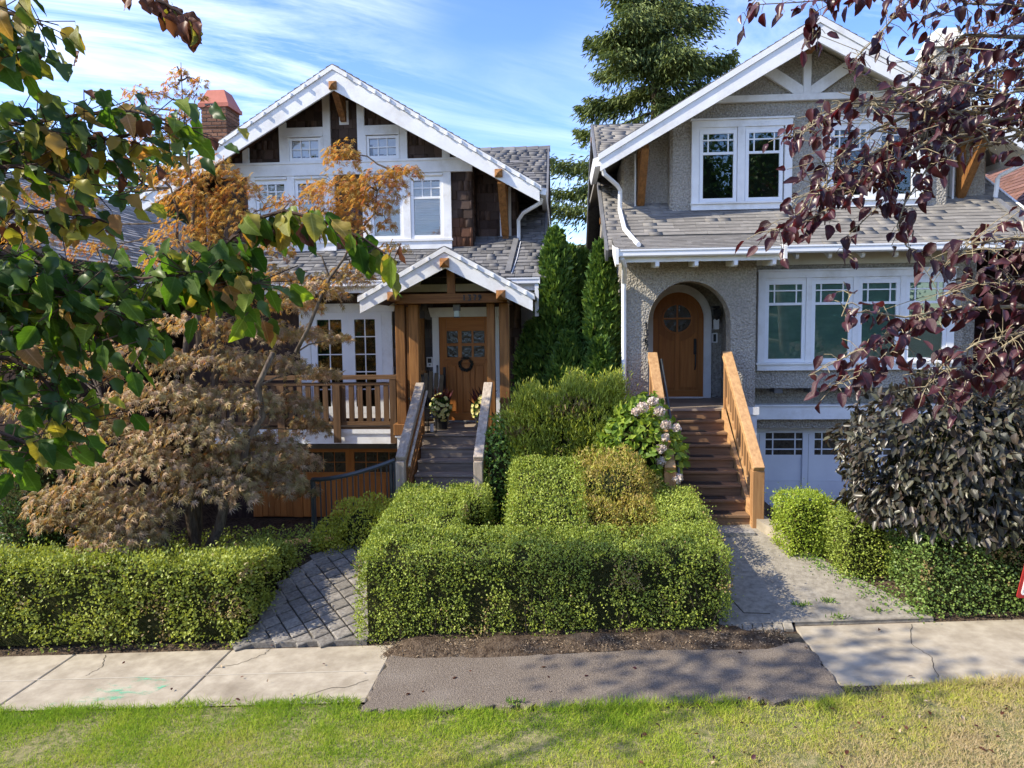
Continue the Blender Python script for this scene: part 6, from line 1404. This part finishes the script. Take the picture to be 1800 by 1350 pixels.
# ------------------------------------------------------------------ near branches: big leaved street tree at left, purple plum at right
def sample_poly(pts, n):
    pts = np.array(pts, float); seg = np.linalg.norm(np.diff(pts, axis=0), axis=1); cum = np.concatenate([[0], np.cumsum(seg)]); t = RNG.random(n) * cum[-1]
    j = np.clip(np.searchsorted(cum, t) - 1, 0, len(seg) - 1); f = (t - cum[j]) / np.maximum(seg[j], 1e-9)
    return pts[j] * (1 - f)[:, None] + pts[j + 1] * f[:, None], unit(np.diff(pts, axis=0)[j])
ST = thing('street_tree', 'street tree at left whose large wavy green and yellowing leaves hang in front', 'tree', (-2.3, -1.0, gz(-2.3, -1.0)))
tb = MB(); g = gz(-2.3, -1.0)
tb.tube([(-2.3, -1.0, g - .1), (-2.28, -.97, 1.5), (-2.32, -.95, 3.0), (-2.4, -.95, 4.6), (-2.5, -.9, 6.2)], [.17, .14, .12, .09, .04], 10)
lpc = Pieces(); shapes = [(s, w) for s, w in ((1, .70), (2, .62), (3, .76), (4, .58), (5, .66))]
def leafkey(k, m_): return lpc.mesh((k, m_.name), lambda: big_leaf_mesh('leaf', shapes[k][0], m_, .085, 12, shapes[k][1]))
bt = MB()
BR = [  # pixel polyline, depths, leaves, spread (m), droop, colour weights (green, yellow, russet), leaf length
 ([(-90, 225), (60, 215), (150, 200), (230, 195), (275, 205)], (2.35, 2.3), 30, .055, .7, (.85, .13, .02), .088),
 ([(-90, 250), (80, 235), (190, 245), (280, 225), (345, 225)], (2.3, 2.35), 40, .06, .8, (.66, .24, .10), .090),
 ([(-90, 300), (60, 290), (130, 320), (180, 350)], (2.3, 2.3), 22, .06, .7, (.62, .35, .03), .088),
 ([(-90, 240), (-20, 250), (60, 265)], (2.5, 2.5), 12, .05, .7, (.9, .1, 0), .088),
 ([(-90, 400), (30, 370), (110, 375), (170, 385), (200, 395)], (2.45, 2.45), 24, .045, .8, (.25, .62, .13), .086),
 ([(-90, 440), (0, 445), (120, 475), (250, 490), (380, 478), (450, 500)], (2.15, 2.2), 52, .045, .55, (.96, .04, 0), .094),
 ([(-90, 480), (40, 500), (130, 520), (230, 555), (280, 610)], (2.1, 2.1), 44, .055, .55, (.95, .05, 0), .096),
 ([(-90, 540), (50, 545), (120, 570), (180, 590)], (2.2, 2.2), 30, .065, .55, (.96, .04, 0), .094),
 ([(-90, 620), (20, 630), (70, 660), (120, 720), (150, 745)], (2.1, 2.15), 32, .055, .65, (.86, .14, 0), .092),
 ([(-90, 590), (0, 600), (40, 620)], (2.3, 2.3), 16, .07, .6, (.95, .05, 0), .094),
 ([(-90, 750), (0, 760), (50, 780), (75, 800)], (2.0, 2.0), 13, .04, .7, (.92, .08, 0), .098),
 ([(-90, 30), (0, 20), (50, 30), (75, 45)], (2.1, 2.1), 14, .05, .9, (.55, .38, .07), .092),
 ([(-90, 90), (-10, 85), (40, 85), (70, 95)], (2.1, 2.1), 11, .035, .8, (.6, .35, .05), .090),
 ([(330, 482), (385, 440), (440, 388), (500, 370), (560, 386), (640, 420), (700, 462)], (2.2, 2.2), 30, .022, 1.3, (.60, .27, .13), .100),
 ([(300, 470), (380, 470), (430, 500), (450, 540)], (2.25, 2.25), 22, .05, 1.0, (.62, .36, .02), .096),
 ([(200, -30), (270, -5), (310, 18), (350, 50)], (2.1, 2.1), 9, .012, 1.4, (.0, .12, .88), .082),
 ([(-90, 275), (120, 260), (230, 300), (260, 330)], (2.5, 2.45), 14, .05, .9, (.1, .45, .45), .086),
]
bt.tube([(-2.4, -.95, 4.0), (-2.42, 0, 4.25), (-2.35, .75, 4.3)], [.06, .045, .03], 8); bt.tube([(-2.33, -.95, 2.9), (-2.35, 0, 3.2), (-2.3, .8, 3.3)], [.06, .045, .03], 8)
for pl, (Y0, Y1), n, spr, droop, wts, LL in BR:
    k = len(pl); pts = [at(px, py, Y0 + (Y1 - Y0) * i / (k - 1)) for i, (px, py) in enumerate(pl)]
    dens = [tuple(p) for p in pts]
    bt.tube(dens, list(np.linspace(.009, .0025, k)), 6)
    if pl[0][0] < -50:
        s = pts[0]; hub = (-2.35, .75, 4.3) if s.z > 3.7 else (-2.3, .8, 3.3); bt.tube([hub, (hub[0] * .5 + s.x * .5 - .05, 1.7, (hub[2] + s.z) / 2 + .12 + RNG.uniform(-.1, .1)), tuple(s)], [.022, .014, .009], 7)
    P, D = sample_poly(dens, int(n * 3.2))
    for p, d in zip(P, D):
        T = Vector(d) * .45 + Vector((RNG.normal(0, .45), RNG.normal(0, .45), -droop + RNG.normal(0, .35)))
        off = Vector((RNG.normal(0, spr), RNG.normal(0, spr * 1.4), RNG.normal(0, spr * .8)))
        Nn = Vector((RNG.normal(0, .45), -.75 + RNG.normal(0, .4), .55 + RNG.normal(0, .4)))
        c = RNG.choice(3, p=np.array(wts) / sum(wts)); m_ = (L_DG, L_DY, L_DR)[c]; L = LL * RNG.uniform(.56, 1.0)
        if c == 2: L *= .85
        M = leaf_matrix(Vector(p) + off, T, Nn, L, L * RNG.uniform(.8, 1.0)); lpc.add(leafkey(int(RNG.integers(5)), m_), M)
        if off.length > .03: bt.tube([tuple(Vector(p)), tuple(Vector(p) + off)], .0018, 4)
tb.build('trunk', BARK, ST, smooth=True); bt.build('branches', TWIG, ST, kind='stuff')
lpc.done(ST, 'leaf', 300, 'foliage')
P, Nr = dome_points((-2.8, -.6, 6.4), (1.8, 1.6, 1.3), 900, .3, 1.0, -.9, .5); n = len(P)
foliage('crown', L_DGI, ST, P, Nr + rnd(n) + np.array([0, 0, -.6]), Nr + rnd(n) * .6 + np.array([0, 0, .6]), .11, .085, T_OVAL)

# unseen street tree added past the left picture edge to dapple lawn and asphalt
S2 = thing('street_tree', 'unseen second street tree added at far left so its thin crown shades the asphalt', 'tree', (-9.9, 1.8, gz(-9.9, 1.8)))
g = gz(-9.9, 1.8); MB().tube([(-9.9, 1.8, g - .1), (-9.85, 1.8, 2.5), (-9.8, 1.9, 5.0), (-9.6, 2.2, 6.6), (-9.2, 2.9, 7.6), (-8.4, 4.2, 8.2)], [.17, .15, .11, .06, .025, .01], 10).build('trunk', BARK, S2, smooth=True)
MB().tube([(-9.4, 2.5, 6.4), (-8.4, 3.8, 7.6), (-7.2, 4.9, 7.9)], [.02, .014, .006], 6).build('branches', BARK, S2, kind='stuff')
PP = []
for c, r, n in (((-8.3, 5.1, 7.9), (1.7, .55, .45), 420), ((-7.0, 3.9, 8.0), (1.4, .8, .5), 420), ((-9.2, 3.6, 8.6), (1.3, 1.2, .7), 400)):
    q = RNG.normal(0, .5, (n, 3)).clip(-1, 1); k = fnoise(q * 2 + 13, 1.6) > .46; PP.append(np.array(c) + q[k] * np.array(r))
P = np.concatenate(PP); n = len(P)
foliage('crown', L_DGI, S2, P, rnd(n) + np.array([0, 0, -.6]), rnd(n) * .6 + np.array([-.4, -.1, .7]), .15, .11, T_OVAL)

PT = thing('plum_tree', 'purple leaved plum at right with pale lichened branches hanging into view', 'tree', (6.4, 4.6, gz(6.4, 4.6)))
tb = MB(); g = gz(6.4, 4.6)
tb.tube([(6.4, 4.6, g - .1), (6.35, 4.55, 1.6), (6.2, 4.5, 3.2), (6.1, 4.4, 4.8), (6.0, 4.3, 6.2)], [.20, .16, .13, .09, .04], 10)
tb.build('trunk', BARK, PT, smooth=True)
lpc = Pieces(); shapes = [(s, w) for s, w in ((11, .6), (12, .54), (13, .64), (14, .5))]
def leafkey2(k, m_): return lpc.mesh((k, m_.name), lambda: big_leaf_mesh('leaf', shapes[k][0], m_, .04, 8, shapes[k][1], .12))
bt = MB()
HUB = []
PB = [ # polyline, depths, leaves, spread, radius at the base
 ([(1900, 170), (1790, 190), (1690, 200), (1600, 200), (1520, 235), (1450, 290)], (3.3, 3.0), 60, .085, .02),
 ([(1900, 215), (1780, 205), (1660, 230), (1560, 250), (1470, 300), (1400, 370), (1370, 405)], (3.1, 2.9), 70, .06, .016),
 ([(1690, 200), (1620, 170), (1550, 175), (1480, 190), (1420, 225), (1380, 240)], (3.0, 2.9), 56, .045, .009),
 ([(1660, 230), (1580, 290), (1500, 330), (1440, 345), (1390, 350)], (3.0, 2.8), 46, .045, .008),
 ([(1560, 250), (1520, 320), (1450, 370), (1400, 400), (1360, 412)], (2.95, 2.8), 40, .035, .006),
 ([(1900, 60), (1780, 70), (1700, 60), (1640, 100), (1590, 140)], (3.2, 3.1), 58, .09, .015),
 ([(1900, -20), (1800, 10), (1700, 10), (1640, 30)], (3.2, 3.1), 44, .10, .012),
 ([(1780, -60), (1700, -30), (1600, 0), (1540, 60), (1500, 110)], (3.1, 3.0), 34, .06, .01),
 ([(1700, -70), (1580, -30), (1480, -5), (1400, 5), (1320, 8)], (3.0, 2.8), 22, .02, .006),
 ([(1480, -5), (1440, 20), (1425, 70), (1440, 50)], (2.9, 2.9), 9, .02, .003),
 ([(1340, -20), (1320, 10), (1300, 45)], (3.0, 3.0), 5, .012, .003),
 ([(1900, 130), (1800, 120), (1740, 130), (1690, 150), (1640, 140)], (3.3, 3.2), 36, .08, .012),
 ([(1900, 260), (1810, 235), (1740, 240), (1690, 220)], (3.1, 3.1), 18, .06, .012),
 ([(1690, 205), (1640, 280), (1590, 360), (1570, 400), (1600, 440), (1650, 460)], (3.0, 2.9), 34, .035, .006),
 ([(1560, 250), (1560, 310), (1555, 350), (1480, 420), (1480, 455)], (2.9, 2.9), 14, .02, .004),
 ([(1900, 430), (1780, 420), (1710, 430), (1670, 470)], (2.9, 2.8), 44, .07, .010),
 ([(1900, 500), (1800, 500), (1720, 500), (1650, 520)], (2.9, 2.8), 44, .075, .012),
 ([(1900, 545), (1790, 535), (1690, 540), (1620, 560), (1560, 590), (1500, 620), (1420, 660)], (2.9, 2.7), 36, .035, .012),
 ([(1690, 540), (1600, 560), (1520, 545), (1480, 555), (1490, 520)], (2.8, 2.7), 17, .03, .006),
 ([(1620, 560), (1560, 620), (1520, 650), (1460, 680)], (2.75, 2.7), 26, .035, .005),
 ([(1900, 590), (1800, 585), (1720, 600), (1660, 640), (1620, 680)], (2.8, 2.7), 46, .06, .010),
 ([(1800, 585), (1720, 640), (1680, 690), (1660, 720)], (2.75, 2.7), 26, .035, .006),
 ([(1900, 110), (1820, 90), (1760, 130), (1700, 180)], (3.2, 3.1), 34, .08, .008),
 ([(1900, 190), (1800, 160), (1740, 170), (1660, 150)], (3.2, 3.0), 36, .07, .008),
 ([(1900, 640), (1800, 640), (1740, 650)], (2.8, 2.8), 14, .06, .008)]
for pl, (Y0, Y1), n, spr, r0 in PB:
    k = len(pl); pts = [at(px, py, Y0 + (Y1 - Y0) * i / (k - 1)) for i, (px, py) in enumerate(pl)]
    pts = [p + Vector((RNG.normal(0, .008), 0, RNG.normal(0, .008))) * (0 < i) for i, p in enumerate(pts)]
    dens = [tuple(p) for p in pts]
    bt.tube(dens, list(np.linspace(r0 * .75, .0018, k)), 6)
    if pl[0][0] > 1850 or pl[0][1] < -40:
        s = pts[0]; hub = (3.7, 3.3, 4.75) if s.z > 4.3 else ((3.75, 3.35, 3.95) if s.z > 3.75 else (3.6, 3.3, 3.3)); bt.tube([hub, ((hub[0] + s.x) / 2, (hub[1] + s.y) / 2, (hub[2] + s.z) / 2 + RNG.uniform(.02, .14)), tuple(s)], [max(.016, r0), r0 * .9, r0 * .75], 7); HUB.append((hub, s))
    P, D = sample_poly(dens, int(n * 1.9))
    for p, d in zip(P, D):
        off = Vector((RNG.normal(0, spr), RNG.normal(0, spr * 1.3), RNG.normal(0, spr * .8)))
        T = Vector(d) * .5 + Vector((RNG.normal(0, .5), RNG.normal(0, .45), -.55 + RNG.normal(0, .4)))
        Nn = Vector((-.25 + RNG.normal(0, .5), -.5 + RNG.normal(0, .5), .7 + RNG.normal(0, .4))); L = RNG.uniform(.038, .068)
        lpc.add(leafkey2(int(RNG.integers(4)), L_PLO), leaf_matrix(Vector(p) + off, T, Nn, L, L * RNG.uniform(.85, 1.1)))
        if off.length > .02: bt.tube([tuple(Vector(p)), tuple(Vector(p) + off * .5 + Vector((0, 0, .01))), tuple(Vector(p) + off)], .0013, 4)
for z0, h in ((4.6, (3.7, 3.3, 4.75)), (3.6, (3.75, 3.35, 3.95)), (2.9, (3.6, 3.3, 3.3))): bt.tube([(6.15, 4.45, z0), (4.9, 3.95, (z0 + h[2]) / 2 + .18), h], [.06, .042, .024], 8)
for h, s_ in HUB:
    for k in range(14):
        p = Vector(h) + (s_ - Vector(h)) * RNG.random() + Vector(rnd(1)[0] * .10); L = RNG.uniform(.038, .068)
        lpc.add(leafkey2(int(RNG.integers(4)), L_PLO), leaf_matrix(p, Vector(rnd(1)[0]) * .6 + Vector((0, 0, -.6)), Vector((-.3, -.4, .7)) + Vector(rnd(1)[0]) * .5, L, L))
# bare side twigs on the pale main limbs
for k in range(60):
    a = at(RNG.uniform(1560, 1800), RNG.uniform(150, 260), RNG.uniform(2.95, 3.2)); d = Vector((RNG.normal(-.1, .14), RNG.normal(0, .06), RNG.normal(0, .06)))
    bt.tube([tuple(a), tuple(a + d * .5 + Vector((0, 0, .012))), tuple(a + d)], [.0045, .003, .0015], 4)
bt.build('branches', BARKP, PT, kind='stuff')
lpc.done(PT, 'leaf', 300, 'foliage')
P, Nr = dome_points((6.8, 4.6, 6.4), (1.6, 1.6, 1.3), 700, .3, 1.0, -.9, .5); n = len(P)
foliage('crown', L_PLI, PT, P, Nr + rnd(n), Nr + rnd(n) * .6 + np.array([0, 0, .6]), .075, .05, T_OVAL)

# ------------------------------------------------------------------ weeping copper beech over the tall hedge
CB = thing('beech_tree', 'weeping copper beech with glossy dark leaves spilling over the tall right hedge', 'tree', (4.75, 8.75, gz(4.75, 8.75)))
MB().tube([(4.75, 8.75, gz(4.75, 8.75)), (4.72, 8.7, 1.4), (4.75, 8.6, 2.4)], [.07, .055, .03], 8).build('trunk', BARK, CB)
n = 11000; c = np.array([4.82, 8.55, 1.65])
d = unit(rnd(n)); d = d[(d[:, 2] > -.85) & (d[:, 1] < .55)]; n = len(d); b = fnoise(d * 2.2 + 40, 1.6) - .5
P = c + d * np.array([1.55, 1.02, 1.22]) * (1 + b * .6 - RNG.exponential(.13, n).clip(0, .5))[:, None]
P[:, 2] = np.maximum(P[:, 2], .86 + .45 * fnoise(np.stack([P[:, 0], P[:, 0] * 0, P[:, 0] * 0], 1) + 5, 3.0) + .2 * RNG.random(n))
front = P[:, 1] < 8.1; Nr = unit(d / np.array([1.55, 1.02, 1.22]))
T = Nr * .55 + np.array([-.12, -.1, -.75]) + rnd(n) * .5; T[P[:, 2] > 2.5] += np.array([0, 0, 1.1]); Nf = Nr * .8 + np.array([-.2, 0, .55]) + rnd(n) * .55; L = RNG.uniform(.075, .125, n)
lpc = Pieces(); shapes = [(s, w) for s, w in ((21, .7), (22, .64), (23, .75))]
def leafkey3(k): return lpc.mesh(k, lambda: big_leaf_mesh('leaf', shapes[k][0], L_BEO, .10, 5, shapes[k][1], .1))
order = np.argsort(P[:, 1] + RNG.random(n) * .15 + np.maximum(0, P[:, 0] - 5.6) * 3)
for i in order[:300]: lpc.add(leafkey3(int(i) % 3), leaf_matrix(P[i], T[i], Nf[i], L[i] * 1.1, L[i] * .85))
lpc.done(CB, 'leaf', 300)
rest = order[300:]
foliage('crown', L_BEI, CB, P[rest], T[rest], Nf[rest], L[rest] * 1.1, L[rest] * .56, T_OVAL)
mb = MB()
for i in range(70):
    a = RNG.uniform(pi, 2 * pi); r = RNG.uniform(.6, 1); top = np.array([4.75, 8.6, 2.2 + RNG.uniform(0, .5)]); e = c + np.array([1.5 * cos(a) * r, .98 * sin(a) * r, RNG.uniform(-.7, .5)])
    m_ = (top + e) / 2 + np.array([0, 0, .35]); mb.tube([tuple(top), tuple(m_), tuple(e)], [.014, .008, .003], 4)
mb.build('branches', BARK, CB, kind='stuff')
m = MB(); m.lathe((4.85, 8.65, 0), [(.45, .75), (.95, 1.0), (1.05, 1.5), (.85, 2.1), (.3, 2.5)], 14); m.v = [(x, 8.65 + (y - 8.65) * .62, z) for x, y, z in m.v]; m.build('shade_core', HCORE, CB, kind='stuff')  # dark solid added behind the leaves to close off see-through gaps

# fallen leaves on the lawn and the pavement
n = 90; x = np.concatenate([RNG.uniform(.5, 4.2, 60), RNG.uniform(-5, 4, 30)]); y = np.concatenate([RNG.uniform(5.1, 6.2, 60), RNG.uniform(6.3, 7.6, 30)])
fl = foliage('fallen_leaves', [L_PLI, L_DRI, CHIP], None, np.stack([x, y, .05 * x + np.where(y < 6.25, .035, .02)], 1), rnd(n) * np.array([1, 1, .25]), rnd(n) * .35 + np.array([0, 0, 1]), RNG.uniform(.03, .06, n), RNG.uniform(.02, .04, n), T_OVAL, midx=RNG.choice(3, n, p=[.5, .3, .2]))
# ================================================================== small things by the doors, the sign
def planter(name, label, x, y, z, blades=True):
    t = thing(name, label, 'planter', (x, y, z), 'flower pots by the door')
    MB().lathe((x, y, z), [(.10, 0), (.15, .30), (.155, .34), (.14, .34)], 14).build('pot', BLACK, t)
    c = np.array([x + .02, y - .10, z + .40]); d = unit(rnd(260)); d[:, 1] = -abs(d[:, 1])
    P = c + d * np.array([.17, .15, .20]) + np.array([0, 0, -.04])
    foliage('foliage', L_DKSH, t, c + unit(rnd(260)) * np.array([.17, .15, .16]), rnd(260), rnd(260) + np.array([0, -.5, .6]), .06, .035, T_DIA)
    for k in range(34):     # open petunias
        q = c + (lambda v: v / np.linalg.norm(v))(np.array([RNG.normal(), -abs(RNG.normal()) - .2, RNG.normal() * 1.1])) * np.array([.20, .20, .25]); n = unit((q - c)[None] + np.array([0, -.1, .05]))[0]
        m = MB(); u = Vector(n).orthogonal().normalized(); w = Vector(n).cross(u); r = .036; ring_ = []
        for i in range(10): a = 2 * pi * i / 10; rr = r * (1 if i % 2 == 0 else .82); ring_.append(Vector(q) + (u * cos(a) + w * sin(a)) * rr)
        ctr = Vector(q) - Vector(n) * .016; m.add([tuple(ctr)] + [tuple(p) for p in ring_], [(0, i + 1, (i + 1) % 10 + 1) for i in range(10)])
        m.build('flower', L_PET, t)
    if blades:
        n = 34; a = RNG.uniform(0, 2 * pi, n); T = np.stack([np.cos(a) * .5, np.sin(a) * .35, np.ones(n)], 1) + rnd(n) * .2
        foliage('spiky_blades', L_CORD, t, np.array([[x, y + .02, z + .36]]) + rnd(n) * .015, T, rnd(n) + np.array([0, -1, 0]), RNG.uniform(.28, .46, n), .018, T_DIA, kind=None)
planter('planter', 'black pot of yellow petunias and dark spikes left of the door with the wreath', -2.12, 12.35, 1.632)
planter('planter', 'pot of yellow petunias half hidden behind the right rail of the grey steps', -1.36, 12.1, 1.632)
t = thing('candle_lantern', 'black lantern with a white candle at the top of the grey steps', 'lantern', (-2.22, 11.95, 1.632)); x, y, z = -2.22, 11.95, 1.632
bx('base', BLACK, t, x - .075, x + .075, y - .075, y + .075, z, z + .02); bx('roof', BLACK, t, x - .075, x + .075, y - .075, y + .075, z + .25, z + .275)
for a in (-1, 1):
    for b in (-1, 1): bx('corner_bar', BLACK, t, x + a * .068 - .007, x + a * .068 + .007, y + b * .068 - .007, y + b * .068 + .007, z + .02, z + .25)
MB().lathe((x, y, z + .275), [(.05, 0), (.02, .05), (.006, .06)], 8).build('finial', BLACK, t); MB().lathe((x, y, z + .02), [(.033, 0), (.033, .13)], 12).build('candle', WHITE2, t)
MB().tube([(x + .04 * cos(a), y, z + .33 + .04 * sin(a)) for a in np.linspace(0, pi, 8)], .004, 5).build('handle', BLACK, t)
# wreath
cx_, cz_, R_ = -1.80, 2.73, .105
t = thing('wreath', 'small grey green wreath hanging on the orange door of the brown house', 'wreath', (cx_, 13.33, cz_))
MB().tube([(cx_ + R_ * cos(a), 13.325, cz_ + R_ * sin(a)) for a in np.linspace(0, 2 * pi, 25)], .022, 7, cap=False).build('ring', TWIG, t)
n = 420; a = RNG.uniform(0, 2 * pi, n); P = np.stack([cx_ + R_ * np.cos(a), 13.315 + RNG.normal(0, .012, n), cz_ + R_ * np.sin(a)], 1); T = np.stack([-np.sin(a), -.3 + 0 * a, np.cos(a)], 1) * .8 + rnd(n) * .55 + np.stack([np.cos(a), 0 * a, np.sin(a)], 1) * .4
foliage('leaves', L_WRE, t, P, T, rnd(n) + np.array([0, -1, 0]), .055, .014, T_DIA)
# slatted porch chair
t = thing('porch_chair', 'dark slatted porch chair in the corner behind the left flower pot', 'chair', (-2.42, 12.75, 1.632)); x, y, z = -2.42, 12.75, 1.632
for k in range(5): MB().beam((x - .18 + k * .09, y + .12, z + .36), (x - .20 + k * .10, y + .34, z + .98 - .03 * abs(k - 2)), .075, .02, up=(0, -1, .3)).build('back_slat', MATTE, t)
for k in range(5): bx('seat_slat', MATTE, t, x - .24, x + .24, y - .32 + k * .09, y - .24 + k * .09, z + .34 - k * .012, z + .36 - k * .012)
for a in (-1, 1):
    bx('leg', MATTE, t, x + a * .25 - .03, x + a * .25 + .03, y - .33, y - .27, z, z + .52); bx('leg', MATTE, t, x + a * .25 - .03, x + a * .25 + .03, y + .15, y + .21, z, z + .52); bx('armrest', MATTE, t, x + a * .26 - .06, x + a * .26 + .06, y - .36, y + .25, z + .52, z + .545)
# leaning sign at the hedge
s0 = at(1788, 1049, 7.62); t = thing('yard_sign', 'white yard sign with a red border leaning at the right picture edge', 'sign', (s0.x + .2, 7.62, gz(s0.x, 7.62)))
ang = RAD(11); U = Vector((cos(ang * .2), 0, sin(ang * .2))); Vv = Vector((sin(ang), 0, cos(ang)))
def sq(u0, u1, v0, v1, y, th, name, m_, par, r=.03):
    pts = []
    for (cu, cv, a0) in ((u0 + r, v0 + r, pi), (u1 - r, v0 + r, 1.5 * pi), (u1 - r, v1 - r, 0), (u0 + r, v1 - r, .5 * pi)):
        for k in range(5): a = a0 + k * pi / 8; pts.append((cu + r * cos(a), cv + r * sin(a)))
    q = [s0 + U * u + Vv * v for u, v in pts]
    return MB().ext([(p.x, p.z) for p in q], 'xz', y, y + th).build(name, m_, par)
sq(-.01, .50, -.012, .62, 7.612, .012, 'border', SIGNR, t); sq(.022, .47, .022, .59, 7.606, .005, 'panel', SIGNW, t)
MB().box(s0.x + .24, s0.x + .27, 7.625, 7.64, gz(s0.x, 7.62) - .2, s0.z + .3).build('stake', WHITE2, t)
for (a, b), (c, d) in (((.05, .05), (.045, .075)), ((.062, .125), (.10, .13)), ((.075, .06), (.11, .055)), ((.07, .10), (.11, .105))):
    p = s0 + U * a + Vv * b; q = s0 + U * c + Vv * d; MB().beam((p.x, 7.604, p.z), (q.x, 7.604, q.z), .012, .004, up=(0, 1, 0)).build('sign_mark', BLACK, t)
